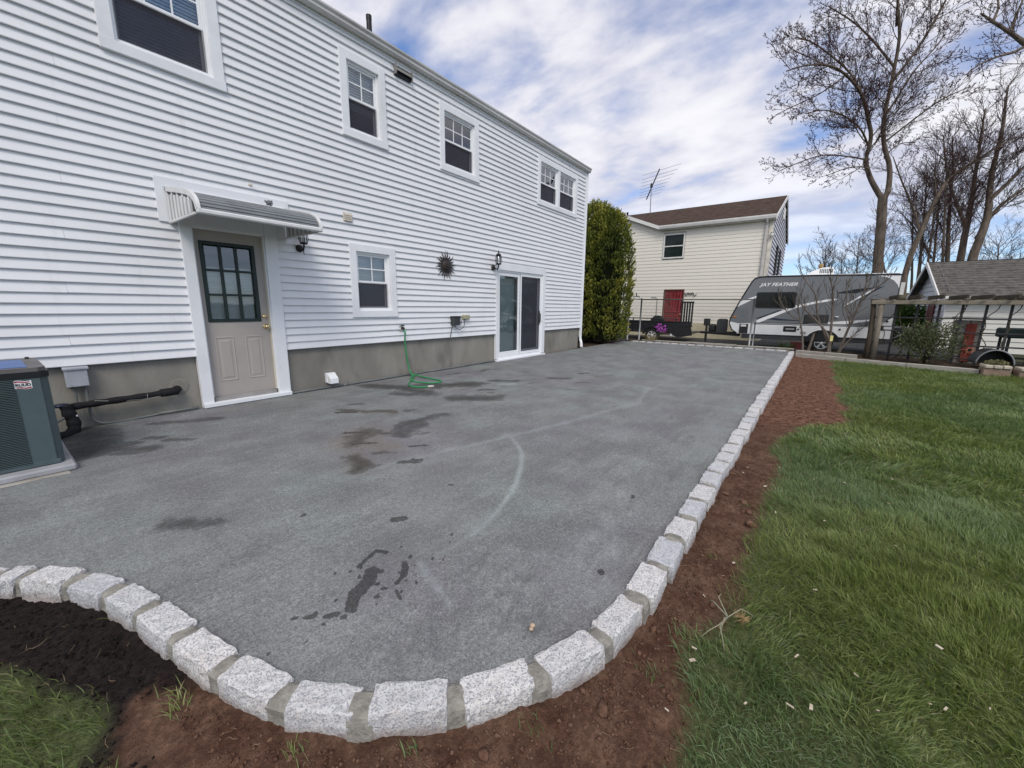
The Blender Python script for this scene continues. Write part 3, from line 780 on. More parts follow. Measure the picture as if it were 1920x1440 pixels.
gx = RNG.uniform(-.75, .25, 15000); gy = RNG.uniform(1.0, 2.45, 15000); k = (grassness(gx, gy) > RNG.random(15000)) & ~in_poly(gx-.06, gy+.06)
blades('lawn_grass', gx[k][::2], gy[k][::2], 1.0, 1.1, 'darker green grass patch in the bottom left corner by the black soil', .75)  # tint scaled down here, so the patch is darker than the main lawn
def edge_tufts():
    xs_, ys_ = [], []
    for cx, cy, n in ((.20, 2.30, 26), (.22, 1.60, 40), (.40, 1.10, 22), (1.62, .30, 30), (1.35, .34, 26), (.62, .82, 14), (2.3, .3, 14), (.9, .55, 18), (3.1, .25, 20)):
        xs_.append(RNG.normal(cx, .02, n)); ys_.append(RNG.normal(cy, .03, n))
    x, y = np.concatenate(xs_), np.concatenate(ys_)
    blades('grass_tufts', x, y, .8, .9, 'a few sparse grass sprouts in the bare soil beside the edging')
edge_tufts()

# ================================================================== WHITE HOUSE
D = 5.99                       # wall plane
HX0, HX1 = -2.2, 11.5
WHITE = mat('white trim', (.80, .81, .83), .45, .4, .035, 3, bump=.06, bscale=60, dirt=(.66, .66, .66), dscale=1.1)
FRAME = mat('white vinyl frame', (.84, .85, .86), .35, .45, .03, 3)
def siding_material(name, col, dirt):
    m = new_mat(name); t = NT(m)
    oi = t.n('ShaderNodeObjectInfo'); co = t.coord()
    n1 = t.noise(1.1, 5, .6, co); n2 = t.noise(8, 5, .65, t.coord('Object', (.5, 1, 3)))
    c = t.mix(t.math('MULTIPLY', t.ramp(n1, .45, .75), .35), col, dirt)
    c = t.mix(t.math('MULTIPLY', t.ramp(n2, .5, .8), .25), c, sc(dirt, .92))
    c = t.mix(t.math('MULTIPLY', oi.outputs['Random'], .35), c, sc(col, .88))
    wash = t.noise(5.5, 4, .7, t.coord('Object', (1.6, 1, .14)))
    c = t.mix(t.math('MULTIPLY', t.ramp(wash, .54, .80), .30), c, sc(dirt, .88))
    grain = t.noise(26, 4, .7, t.coord('Object', (1, 1, 14)))
    t.out(t.bsdf(c, .52, .35, 0, t.bump(grain, .10, .004)))
    return m
SIDING = siding_material('white siding', (.79, .795, .81), (.64, .64, .64))
CONC = mat('foundation', (.215, .202, .175), .9, .2, .14, 1.4, col2=(.315, .298, .260), bump=.4, bscale=50, dirt=(.125, .115, .098), dscale=1.9, stretch=(1, 1, .45))
house = thing('white_house', 'two storey house with white horizontal siding and concrete foundation', 'house', (4.6, 9.0, 0))
mb = MB()
for a_, b_ in ((HX0, 1.62), (2.49, 7.32), (9.28, HX1-.02)): mb.box(a_, b_, D+.03, D+.4, -.15, .66)
mb.box(HX1-.4, HX1-.02, D+.4, D+7, -.15, .66); mb.box(HX0, HX0+.4, D+.4, D+7, -.15, .66)
mb.build('foundation', CONC, house)
SHEATH = mat('sheathing', (.30, .30, .32), .9, .1, .1)
OPEN = [  # x0, x1, z0, z1 of clear openings behind the trims
    (1.23, 2.09, 3.85, 4.90), (3.785, 4.365, 3.87, 4.83), (5.73, 6.60, 3.89, 4.84), (9.0, 10.85, 3.92, 4.85), (3.76, 4.42, 1.19, 2.14),
    (1.64, 2.47, -.02, 2.20), (7.34, 9.26, -.02, 2.13)]
TRIMW = .105
def wall_grid():
    xs_ = sorted(set([HX0, HX1-.01]+[o[0] for o in OPEN]+[o[1] for o in OPEN])); zs = sorted(set([.64, 5.3]+[max(o[2], .64) for o in OPEN]+[o[3] for o in OPEN]))
    mb = MB()
    for i in range(len(xs_)-1):
        for j in range(len(zs)-1):
            cx, cz = (xs_[i]+xs_[i+1])/2, (zs[j]+zs[j+1])/2
            if any(o[0] < cx < o[1] and o[2] < cz < o[3] for o in OPEN): continue
            mb.add([(xs_[i], D, zs[j]), (xs_[i+1], D, zs[j]), (xs_[i+1], D, zs[j+1]), (xs_[i], D, zs[j+1])], [(0, 1, 2, 3)])
    mb.add([(HX1-.01, D, .64), (HX1-.01, D+7, .64), (HX1-.01, D+7, 5.3), (HX1-.01, D, 5.3)], [(0, 1, 2, 3)])
    mb.add([(HX0, D, .55), (HX0, D+7, .55), (HX0, D+7, 5.3), (HX0, D, 5.3)], [(3, 2, 1, 0)])
    mb.add([(HX0, D+7, .55), (HX1, D+7, .55), (HX1, D+7, 5.3), (HX0, D+7, 5.3)], [(3, 2, 1, 0)])
    return mb
wall_grid().build('wall', SHEATH, house)
# siding boards, each a piece of its own
EXPO = .1036; SZ0 = .652
def board(x0, x1, z0, z1, zb):
    """one siding board from x0 to x1; zb is the bottom of its course, z0..z1 the piece of it that shows"""
    n = max(1, int((x1-x0)/.45)); mb = MB()
    yf = lambda z: D-.034+.026*(z-zb)/EXPO
    w1, w2 = random.uniform(-.0012, .0012), random.uniform(0, 6)
    V = []
    for i in range(n+1):
        x = x0+(x1-x0)*i/n; wz = .0017*sin(x*1.7+w2)+random.uniform(-.0007, .0007); wy = w1+random.uniform(-.0022, .0022)*.8
        lip = z0 <= zb+.001
        V += [(x, D-.001, z0+wz), (x, yf(z0)+wy, z0+wz), (x, yf(z0)+wy-.0015 if lip else yf(z0)+wy, z0+wz+.006), (x, yf(z1)+wy, z1+.004+wz)]
    F = []
    for i in range(n):
        for k in range(3): F.append((i*4+k, (i+1)*4+k, (i+1)*4+k+1, i*4+k+1))
    F += [(0, 1, 2, 3), (n*4+3, n*4+2, n*4+1, n*4)]
    mb.add(V, F); return mb
CUTS = [(a, b, c, d) for a, b, c, d in OPEN]+[(1.44, 2.74, 2.25, 2.60)]
def courses():
    k = 0; zb = SZ0
    while zb < 5.17:
        zt = min(zb+EXPO, 5.19)
        cuts = [(a-.04, b+.04, c-.04, d+.04) for a, b, c, d in CUTS if c-.04 < zt-.002 and d+.04 > zb+.002]
        xs_ = sorted(set([HX0, HX1-.05]+[v for c in cuts for v in c[:2]]))
        seam = HX0+(k*1.37) % 3.4
        pieces = []
        for i in range(len(xs_)-1):
            a, b = xs_[i], xs_[i+1]; cx = (a+b)/2
            hit = [c for c in cuts if c[0] < cx < c[1]]
            if not hit: pieces.append((a, b, zb, zt))
            else:
                c = hit[0]
                if c[2] > zb+.012: pieces.append((a, b, zb, min(zt, c[2])))
                elif c[3] < zt-.012: pieces.append((a, b, max(zb, c[3]), zt))
        for a, b, p, q in pieces:
            s = a; off = 0
            for sm in [seam+3.66*j for j in range(6)]:
                if a+.5 < sm < b-.5:
                    board(s, sm, p, q, zb).build('siding_board', SIDING, house); s = sm+.0015
            board(s, b, p, q, zb).build('siding_board', SIDING, house)
        zb += EXPO; k += 1
courses()
# right gable end of the house and its siding, corner post, frieze
mb = MB(); zb = SZ0
while zb < 5.2:
    mb.add([(HX1+.002, D, zb), (HX1+.014, D, zb+.002), (HX1+.002, D, zb+EXPO), (HX1+.002, D+7, zb), (HX1+.014, D+7, zb+.002), (HX1+.002, D+7, zb+EXPO)], [(0, 3, 4, 1), (1, 4, 5, 2)]); zb += EXPO
tag(mb.build('end_siding', SIDING, house), kind='stuff')
MB().bbox(HX1-.055, HX1+.022, D-.03, D+.05, .63, 5.2, .004).build('corner_post', WHITE, house)
MB().bbox(HX0, HX1+.02, D-.036, D+.01, 5.155, 5.26, .004).build('frieze_board', WHITE, house)
STARTER = mat('starter strip', (.62, .62, .63), .5, .4, .05)
GUT = mat('gutter', (.46, .455, .44), .45, .4, .08, 2, col2=(.62, .61, .59), dirt=(.30, .29, .27), dscale=2.2, stretch=(.3, 1, 3))
def gutter():
    prof = [(D-.040, 5.30), (D-.040, 5.19), (D-.095, 5.185), (D-.118, 5.215), (D-.118, 5.245), (D-.140, 5.275), (D-.140, 5.297), (D-.130, 5.297), (D-.130, 5.275), (D-.11, 5.24), (D-.11, 5.215), (D-.092, 5.195), (D-.05, 5.20), (D-.05, 5.30)]
    return MB().prism([(y, z) for y, z in prof], 0, HX0, HX1+.1)
gut = gutter().build('gutter', GUT, house)
ROOFM = mat('roof shingles', (.07, .068, .066), .9, .2, .3, 9, bump=.7, bscale=40)
mb = MB(); prof = [(D-.10, 5.305), (D-.10, 5.325), (D+3.5, 6.95), (D+7.1, 5.325), (D+7.1, 5.30), (D+3.5, 6.9)]
mb.prism(prof, 0, HX0-.2, HX1+.12); mb.build('roof', ROOFM, house)
mb = MB(); mb.prism([(D, 5.26), (D+7.0, 5.26), (D+3.5, 6.88)], 0, HX1-.012, HX1+.01); mb.prism([(D, 5.26), (D+7.0, 5.26), (D+3.5, 6.88)], 0, HX0+.0, HX0+.02); mb.build('gable', WHITE, house)
BLACK = mat('black paint', (.012, .012, .013), .5, .4, .2, 6)
IRON = mat('dark iron', (.018, .017, .016), .55, .4, .3, 10)
MB().lathe([(.045, 5.55), (.045, 6.17), (.048, 6.17), (.048, 6.10), (.035, 6.17), (.035, 6.0)], (4.83, 6.8, 0), 'z', 12).build('vent_pipe', BLACK, house)
# downspout
mb = MB(); mb.bbox(HX1+.028, HX1+.092, D-.05, D+.035, .36, 5.2, .008)
mb.tube([(HX1+.06, D-.01, .40), (HX1+.06, D-.02, .28), (HX1+.03, D-.07, .18), (HX1+.0, D-.10, .04)], [.042, .044, .044, .042], 8)
mb.build('downspout', FRAME, house)
MB().tube([(HX1-.0, D-.10, .06), (HX1+.02, D-.12, .0), (HX1+.05, D-.12, -.08)], .05, 10).build('drain_boot', mat('drain grey', (.25, .25, .25), .7), house)

# ---- windows
def glass_material(name, tint, refl=1.0):
    m = new_mat(name); t = NT(m)
    fr = t.n('ShaderNodeFresnel', {'IOR': 1.5}).outputs[0]
    nm = t.bump(t.noise(1.8, 2, .5, t.coord()), .02, .05)
    gl = t.n('ShaderNodeBsdfGlossy', {'Color': (.95, .97, 1.0), 'Roughness': .01, 'Normal': nm}).outputs[0]
    tr = t.n('ShaderNodeBsdfTransparent', {0: tint}).outputs[0]
    t.out(t.n('ShaderNodeMixShader', {0: t.math('ADD', t.math('MULTIPLY', fr, 2.2*refl), .05, clamp=True), 1: tr, 2: gl}).outputs[0])
    return m
GLASS = glass_material('window glass', (.80, .86, .86))
def screen_material():
    m = new_mat('insect screen'); t = NT(m)
    d = t.bsdf(t.mix(t.noise(30, 2, .5, t.coord()), (.035, .035, .045), (.06, .06, .07)), .8, .2)
    tr = t.n('ShaderNodeBsdfTransparent', {0: (.8, .8, .85)}).outputs[0]
    t.out(t.n('ShaderNodeMixShader', {0: .60, 1: tr, 2: d}).outputs[0])
    return m
SCREEN = screen_material()
BLIND = mat('blind slats', (.86, .86, .86), .6, .3, .06, 5)
CURT = mat('curtain', (.50, .50, .50), .9, .1, .1, 6)
ROOM = mat('room interior', (.10, .095, .09), .9, .1, .2, 2)
def rect_frame(mb, x0, x1, z0, z1, w, y0, y1, b=.003, ws=None):
    wl, wr, wb, wt_ = ws or (w, w, w, w)
    mb.bbox(x0, x0+wl, y0, y1, z0, z1, b); mb.bbox(x1-wr, x1, y0, y1, z0, z1, b)
    mb.bbox(x0+wl+.0005, x1-wr-.0005, y0+.001, y1-.001, z0, z0+wb, b); mb.bbox(x0+wl+.0005, x1-wr-.0005, y0+.001, y1-.001, z1-wt_, z1, b)
    return mb
def room(x0, x1, z0, z1, parent, depth=1.6):
    mb = MB(); e = .25
    mb.add([(x0-e, D+.12, z0-e), (x1+e, D+.12, z0-e), (x1+e, D+.12, z1+e), (x0-e, D+.12, z1+e), (x0-e, D+depth, z0-e), (x1+e, D+depth, z0-e), (x1+e, D+depth, z1+e), (x0-e, D+depth, z1+e)],
           [(0, 1, 5, 4), (3, 7, 6, 2), (0, 4, 7, 3), (1, 2, 6, 5), (4, 5, 6, 7)])
    return mb.build('room_recess', ROOM, parent)
def blinds(x0, x1, z0, z1, parent, pitch=.028, tilt=.5, y=.105, name='blind', m=None, w=.011):
    mb = MB(); z = z0
    while z < z1:
        dz = w*sin(tilt)*random.uniform(.9, 1.1); dy = w*cos(tilt)
        a = random.uniform(-.0012, .0012)
        mb.add([(x0, D+y-dy, z-dz+a), (x1, D+y-dy, z-dz-a), (x1, D+y+dy, z+dz-a), (x0, D+y+dy, z+dz+a)], [(0, 1, 2, 3)]); z += pitch
    return mb.build(name, m or BLIND, parent)
def trim_set(x0, x1, z0, z1, parent, w=TRIMW, sill=True, y0=-.050, ws=None):
    """four boards round an opening; the sill board stands a little prouder"""
    wl, wr, wt_, wb = ws or (w, w, w, w)
    MB().bbox(x0-wl, x0+.012, D+y0, D+.02, z0, z1+wt_, .004).build('trim', WHITE, parent)
    MB().bbox(x1-.012, x1+wr, D+y0, D+.02, z0, z1+wt_, .004).build('trim', WHITE, parent)
    MB().bbox(x0+.0125, x1-.0125, D+y0+.002, D+.02, z1-.012, z1+wt_-.002, .004).build('trim', WHITE, parent)
    if wb > 0: MB().bbox(x0-wl-.006, x1+wr+.006, D+y0-.008, D+.02, z0-wb, z0-.0005, .004).build('sill', WHITE, parent)
def window(x0, x1, z0, z1, nx, nz=2, blind='slats', screen=True, zm=None, trims=True, extra=None, parent=None):
    yf = D-.008
    fr = rect_frame(MB(), x0, x1, z0, z1, .042, yf, D+.11, .003).build('window', FRAME, house)
    if trims: trim_set(x0, x1, z0, z1, fr)
    if extra: extra(fr)
    a, b, lo, hi = x0+.0425, x1-.0425, z0+.0425, z1-.0425
    zm = zm or (lo+hi)/2
    # upper sash (further in is the lower one on most of these)
    rect_frame(MB(), a, b, zm-.018, hi, .03, D+.016, D+.046, .002).build('upper_sash', FRAME, fr)
    rect_frame(MB(), a, b, lo, zm+.018, .034, D+.048, D+.08, .002).build('lower_sash', FRAME, fr)
    ux0, ux1, uz0, uz1 = a+.030, b-.030, zm+.012, hi-.03
    for i in range(1, nx):
        x = ux0+(ux1-ux0)*i/nx; MB().box(x-.008, x+.008, D+.024, D+.038, uz0, uz1).build('muntin', FRAME, fr)
    for j in range(1, nz):
        z = uz0+(uz1-uz0)*j/nz; MB().box(ux0, ux1, D+.0235, D+.0385, z-.008, z+.008).build('muntin', FRAME, fr)
    MB().add([(ux0, D+.031, uz0), (ux1, D+.031, uz0), (ux1, D+.031, uz1), (ux0, D+.031, uz1)], [(0, 1, 2, 3)]).build('pane', GLASS, fr)
    MB().add([(a+.034, D+.064, lo+.034), (b-.034, D+.064, lo+.034), (b-.034, D+.064, zm-.016), (a+.034, D+.064, zm-.016)], [(0, 1, 2, 3)]).build('pane', GLASS, fr)
    if screen:
        MB().add([(a+.006, D+.022, lo+.006), (b-.006, D+.022, lo+.006), (b-.006, D+.022, zm-.018), (a+.006, D+.022, zm-.018)], [(0, 1, 2, 3)]).build('insect_screen', SCREEN, fr)
        rect_frame(MB(), a+.001, b-.001, lo+.001, zm-.019, .012, D+.014, D+.030, .002).build('screen_frame', mat('screen frame', (.33, .33, .34), .5), fr)
    if blind == 'slats': blinds(a, b, lo, hi, fr, pitch=.036, tilt=1.2, w=.0185, y=.094)
    elif blind == 'half': blinds(a, b, lo+(hi-lo)*.36, hi, fr, pitch=.036, tilt=1.2, w=.0185, y=.094)
    elif blind == 'fine': blinds(a, b, lo, hi, fr, pitch=.024, tilt=1.2, w=.0125, y=.094)
    elif blind == 'curtain':
        mb = MB(); n = 24
        for s0, s1 in ((a, a+(b-a)*.33), (b-(b-a)*.33, b)):
            V = [(s0+(s1-s0)*i/n, D+.12+.02*sin(i*1.35), z) for z in (lo, hi) for i in range(n+1)]
            mb.add(V, [(i, i+1, n+2+i, n+1+i) for i in range(n)])
        mb.build('curtain', CURT, fr, True)
    room(x0, x1, z0, z1, fr)
    return fr
window(1.235, 2.085, 3.855, 4.895, 3, 2, 'slats', zm=4.36)
window(3.79, 4.36, 3.875, 4.825, 2, 2, 'half')
window(5.735, 6.595, 3.895, 4.835, 3, 2, 'none')
def mull(fr): MB().bbox(9.87, 9.98, D-.04, D+.02, 3.93, 4.84, .004).build('mullion', WHITE, fr)
window(9.005, 9.88, 3.925, 4.845, 3, 2, 'curtain', trims=False, extra=lambda fr: trim_set(9.005, 10.845, 3.925, 4.845, fr))
window(9.97, 10.845, 3.925, 4.845, 3, 2, 'curtain', trims=False, extra=mull)
window(3.765, 4.415, 1.195, 2.135, 2, 2, 'fine')

# ---- back door
DOORM = mat('taupe door', (.39, .355, .325), .5, .35, .04, 3)
GREENB = mat('dark green glazing frame', (.012, .024, .022), .4, .4, .2, 8)
BRASS = mat('brass', (.72, .58, .32), .25, .5, .12, 20, metal=1.0)
CREAM = mat('cream door edge', (.66, .62, .52), .5, .3, .06)
def back_door():
    x0, x1, z0, z1 = 1.685, 2.428, .115, 2.155
    gx0, gx1, gz0, gz1 = 1.735, 2.335, 1.055, 2.03
    mb = MB(); y0, y1 = D+.03, D+.075
    # slab as a frame around the glazing
    mb.box(x0, gx0+.01, y0, y1, z0, z1); mb.box(gx1-.01, x1, y0, y1, z0, z1); mb.box(gx0+.0101, gx1-.0101, y0, y1, z0, gz0+.01); mb.box(gx0+.0101, gx1-.0101, y0, y1, gz1-.01, z1)
    dr = mb.build('door', DOORM, house)
    # two raised panels with moulded surrounds
    for a, b in ((1.78, 1.99), (2.115, 2.32)):
        p = MB(); zz0, zz1 = .30, .87
        def ring(i, y): return [(a+i, y, zz0+i), (b-i, y, zz0+i), (b-i, y, zz1-i), (a+i, y, zz1-i)]
        R_ = [ring(0, y0-.0005), ring(.010, y0-.007), ring(.020, y0-.0008), ring(.038, y0-.0008), ring(.055, y0-.006)]
        for k in range(4): p.add(R_[k]+R_[k+1], [(j, (j+1) % 4, 4+(j+1) % 4, 4+j) for j in range(4)])
        p.add(R_[4], [(0, 1, 2, 3)]); p.build('panel', DOORM, dr)
    g = MB(); rect_frame(g, gx0, gx1, gz0, gz1, .042, y0-.012, y1+.006, .004); g.build('glazing_frame', GREENB, dr)
    ix0, ix1, iz0, iz1 = gx0+.042, gx1-.042, gz0+.042, gz1-.042
    for i in (1, 2):
        x = ix0+(ix1-ix0)*i/3; MB().bbox(x-.013, x+.013, y0-.008, y1, iz0, iz1, .003).build('muntin', GREENB, dr)
        z = iz0+(iz1-iz0)*i/3; MB().bbox(ix0, ix1, y0-.007, y1-.001, z-.013, z+.013, .003).build('muntin', GREENB, dr)
    for i in range(3):
        for j in range(3):
            a, b = ix0+(ix1-ix0)*i/3+.013, ix0+(ix1-ix0)*(i+1)/3-.013; c, d = iz0+(iz1-iz0)*j/3+.013, iz0+(iz1-iz0)*(j+1)/3-.013
            MB().add([(a, D+.05, c), (b, D+.05, c), (b, D+.05, d), (a, D+.05, d)], [(0, 1, 2, 3)]).build('pane', GLASS, dr)
    blinds(ix0+.005, ix1-.005, iz0, iz0+(iz1-iz0)*.72, dr, .019, 1.0, .10)
    k = MB(); k.lathe([(.032, -.002), (.032, -.008), (.012, -.012), (.010, -.035), (.022, -.045), (.029, -.058), (.026, -.072), (.010, -.080), (0, -.081)], (2.378, D+.03, .985), 'y', 16); k.build('door_knob', BRASS, dr, True)
    k = MB(); k.lathe([(.030, -.001), (.030, -.008), (.024, -.018), (.012, -.020), (0, -.020)], (2.378, D+.03, 1.12), 'y', 16); k.build('deadbolt', BRASS, dr, True)
    # jambs, trims, threshold
    j = MB(); j.bbox(1.645, 1.684, D-.02, D+.12, .115, 2.195, .003); j.bbox(2.429, 2.468, D-.02, D+.12, .115, 2.195, .003); j.bbox(1.6845, 2.4285, D-.02, D+.12, 2.156, 2.195, .003); j.build('door_jamb', WHITE, dr)
    MB().bbox(2.428, 2.4285+.004, D-.021, D+.03, .13, 2.15, .001).build('weather_strip', CREAM, dr)
    trim_set(1.655, 2.458, .06, 2.185, dr, sill=False, y0=-.055, ws=(.105, .14, .16, 0))
    t = MB(); t.bbox(1.55, 2.60, D-.085, D+.02, .008, .06, .005); t.build('sill', WHITE, dr)
    MB().bbox(1.686, 2.427, D-.01, D+.11, .0605, .113, .004).build('threshold', mat('threshold', (.30, .285, .27), .5, .4), dr)
    room(1.70, 2.42, .2, 2.1, dr)
    # flat patch board above, behind the awning
    MB().bbox(1.385, 2.795, D-.040, D+.0, 2.18, 2.655, .003).build('header_board', WHITE, house)
back_door()

# ---- sliding patio door
def sliding_door():
    x0, x1, z0, z1 = 7.345, 9.255, .03, 2.125
    o = MB(); rect_frame(o, x0, x1, z0, z1, .05, D-.02, D+.10, .003, (.05, .05, .06, .05))
    dr = o.build('sliding_door', FRAME, house)
    xm = 8.22
    def leaf(name, a, b, yo):
        rect_frame(MB(), a, b, z0+.065, z1-.052, .085, D+yo, D+yo+.035, .003, (.07, .07, .11, .08)).build(name, FRAME, dr)
        MB().add([(a+.07, D+yo+.018, z0+.175), (b-.07, D+yo+.018, z0+.175), (b-.07, D+yo+.018, z1-.132), (a+.07, D+yo+.018, z1-.132)], [(0, 1, 2, 3)]).build('pane', GLASS, dr)
    leaf('fixed_leaf', x0+.051, xm+.04, .002)
    leaf('sliding_leaf', xm-.03, x1-.051, .045)
    # screen panel in front of the sliding leaf
    rect_frame(MB(), xm+.05, x1-.052, z0+.066, z1-.053, .05, D-.015, D+.0, .002, (.045, .05, .06, .05)).build('screen_frame', FRAME, dr)
    MB().add([(xm+.095, D-.007, z0+.126), (x1-.102, D-.007, z0+.126), (x1-.102, D-.007, z1-.103), (xm+.095, D-.007, z1-.103)], [(0, 1, 2, 3)]).build('insect_screen', SCREEN, dr)
    h = MB(); h.bbox(9.105, 9.150, D-.03, D-.016, .82, 1.18, .004); h.tube([(9.128, D-.03, .87), (9.128, D-.06, .89), (9.128, D-.06, 1.10), (9.128, D-.03, 1.12)], .012, 8); h.build('door_handle', BLACK, dr)
    # vertical blinds
    b = MB(); x = x0+.12
    while x < x1-.1:
        a = -.55; w = .030
        b.add([(x-w*cos(a), D+.15-w*sin(a), z0+.12), (x+w*cos(a), D+.15+w*sin(a), z0+.12), (x+w*cos(a), D+.15+w*sin(a), z1-.1), (x-w*cos(a), D+.15-w*sin(a), z1-.1)], [(0, 1, 2, 3)]); x += .088
    b.build('vertical_blind', mat('vertical blind', (.70, .78, .72), .7, .2, .06), dr)
    trim_set(x0, x1, z0+.02, z1, dr, w=.11, y0=-.05, ws=(.07, .12, .15, 0))
    MB().bbox(7.27, 9.38, D-.09, D+.02, -.005, .035, .004).build('sill', WHITE, dr)
    room(x0, x1, z0, z1, dr, 2.5)
sliding_door()

# ---- small fixings on the wall
VENTG = mat('grey vent', (.22, .21, .20), .6, .3, .15)
BEIGE = mat('beige plastic', (.60, .55, .47), .6, .3, .08)
def wall_vent():
    t = MB(); t.bbox(3.60, 3.75, D-.045, D-.01, 2.545, 2.675, .006); v = t.build('dryer_vent', BEIGE, house)
    for i in range(4): MB().prism([(D-.047, 2.562+i*.026), (D-.062, 2.556+i*.026), (D-.047, 2.582+i*.026)], 0, 3.615, 3.735).build('louver', BEIGE, v)
wall_vent()
def eave_vent():
    t = MB(); t.prism([(D-.02, 5.10), (D-.10, 5.02), (D-.10, 5.005), (D-.02, 5.08)], 0, 4.66, 4.98); t.box(4.655, 4.662, D-.10, D-.02, 4.96, 5.10); t.box(4.978, 4.985, D-.10, D-.02, 4.96, 5.10)
    v = t.build('exhaust_hood', VENTG, house); MB().box(4.663, 4.977, D-.06, D-.021, 4.955, 5.06).build('exhaust_opening', BLACK, v)
eave_vent()
mb = MB(); mb.bbox(3.15, 3.30, D-.03, D+.029, .09, .24, .006); mb.prism([(D-.03, .235), (D-.12, .16), (D-.12, .085), (D-.03, .085)], 0, 3.16, 3.29); mb.build('foundation_vent', FRAME, house)
mb = MB(); mb.bbox(2.33, 2.37, D-.035, D-.01, 2.755, 2.785, .004); mb.tube([(2.35, D-.03, 2.77), (2.35, D-.06, 2.765), (2.37, D-.065, 2.785)], .006, 6); mb.build('siding_hook', BEIGE, house)
MB().lathe([(.012, -.03), (.012, -.02)], (9.49, D, .80), 'y', 8).build('screw_cover', BLACK, house)

# ================================================================== THINGS ON AND BESIDE THE HOUSE
ALU = mat('white aluminium', (.70, .70, .69), .4, .45, .06, 4, dirt=(.52, .51, .48), dscale=3)
ALUG = mat('grey aluminium', (.165, .178, .188), .42, .45, .08, 4, col2=(.215, .228, .236), dirt=(.12, .12, .118), dscale=3)
SLATG = mat('grey slat', (.38, .38, .375), .5, .4, .1)
def awning():
    x0, x1 = 1.47, 2.745; yw, yf = D-.03, 5.03
    t = thing('door_awning', 'small grey slatted aluminium awning with white frame over the back door', 'awning', (2.1, D, 2.3))
    # profile from wall to lip
    prof = [(yw, 2.530), (yw-.30, 2.475), (yw-.58, 2.420), (yw-.74, 2.380), (yw-.84, 2.335), (yw-.905, 2.275), (yw-.93, 2.205)]
    fine = []
    for i in range(len(prof)-1):
        n = 3 if i < 3 else 2
        for k in range(n): fine.append((prof[i][0]+(prof[i+1][0]-prof[i][0])*k/n, prof[i][1]+(prof[i+1][1]-prof[i][1])*k/n))
    fine.append(prof[-1])
    for i in range(len(fine)-1):
        (ya, za), (yb, zb) = fine[i], fine[i+1]
        n = Vector((0, zb-za, -(yb-ya))); n = n.normalized()
        if n.z < 0: n = -n
        dy, dz = n.y*.012, n.z*.012; ey, ez = (yb-ya)*.10, (zb-za)*.10
        q = [(ya+ey, za+ez), (ya+ey*2+dy, za+ez*2+dz), (yb-ey*1.2+dy, zb-ez*1.2+dz), (yb, zb), (yb-dy*.3, zb-dz*.3), (ya-dy*.3, za-dz*.3)]
        MB().prism(q, 0, x0+.03, x1-.03).build('slat', ALUG, t)
    # curved edge caps
    cur = spline([(0, y, z) for y, z in prof], 4)
    for x in (x0, x1-.035):
        top, bot = [], []
        for i, p in enumerate(cur):
            d = (cur[min(i+1, len(cur)-1)]-cur[max(i-1, 0)]).normalized(); n = Vector((0, d.z, -d.y))
            if n.z < 0 and abs(n.z) > .3: n = -n
            if n.y > 0 and abs(n.z) <= .3: n = -n
            top.append((p.y+n.y*.027, p.z+n.z*.027)); bot.append((p.y-n.y*.024, p.z-n.z*.024))
        MB().prism(top+bot[::-1], 0, x, x+.035).build('edge_cap', ALU, t)
    MB().bbox(x0, x1, yw-.96, yw-.915, 2.165, 2.215, .012).build('front_rail', ALU, t)
    MB().bbox(x0, x1, yw-.03, yw+.002, 2.50, 2.555, .004).build('wall_rail', ALU, t)
    # end panels of narrow upright slats below a row of slots
    for x, s in ((x0+.002, 1), (x1-.022, -1)):
        for k in range(14):
            y = yw-.03-k*.054
            zt = np.interp(yw-y, [0, .30, .58, .74, .84], [2.47, 2.42, 2.365, 2.33, 2.28]); zl = np.interp(yw-y, [0, .9], [2.185, 2.195])
            MB().bbox(x+.004+(k % 2)*.004, x+.014+(k % 2)*.004, y-.050, y, zl, zt, .003).build('side_slat', SLATG if k % 2 else ALU, t)
        MB().bbox(x, x+.022, yw-.86, yw, 2.165, 2.19, .004).build('bottom_rail', ALU, t)
        for k in range(5): MB().bbox(x+.003, x+.019, yw-.02-k*.17-.025, yw-.02-k*.17, np.interp(.02+k*.17, [0, .3, .58, .74], [2.46, 2.41, 2.355, 2.30]), np.interp(.02+k*.17, [0, .3, .58, .74], [2.53, 2.475, 2.42, 2.38]), .003).build('bracket', ALU, t)
        MB().bbox(x, x+.022, yw-.82, yw, 2.455-.0, 2.462, .002).build('slot_rail', ALU, t) if False else None
awning()
# wasp nest like grey lump on top of the awning
def nest():
    mb = MB(); random.seed(3)
    for i in range(26):
        a = random.uniform(0, 6.28); r = random.uniform(0, .035); c = Vector((2.50+r*cos(a)*1.3, D-.14+r*sin(a), 2.545+random.uniform(0, .05)))
        mb.lathe([(0, -.012), (.011, -.008), (.014, 0), (.010, .009), (0, .012)], c, 'z', 6)
    tag(mb.build('decorative_bracket', mat('weathered grey metal', (.22, .23, .24), .6, .3, .3, 30), smooth=True), 'small lumpy grey ornament perched on top of the door awning', 'ornament')
nest()

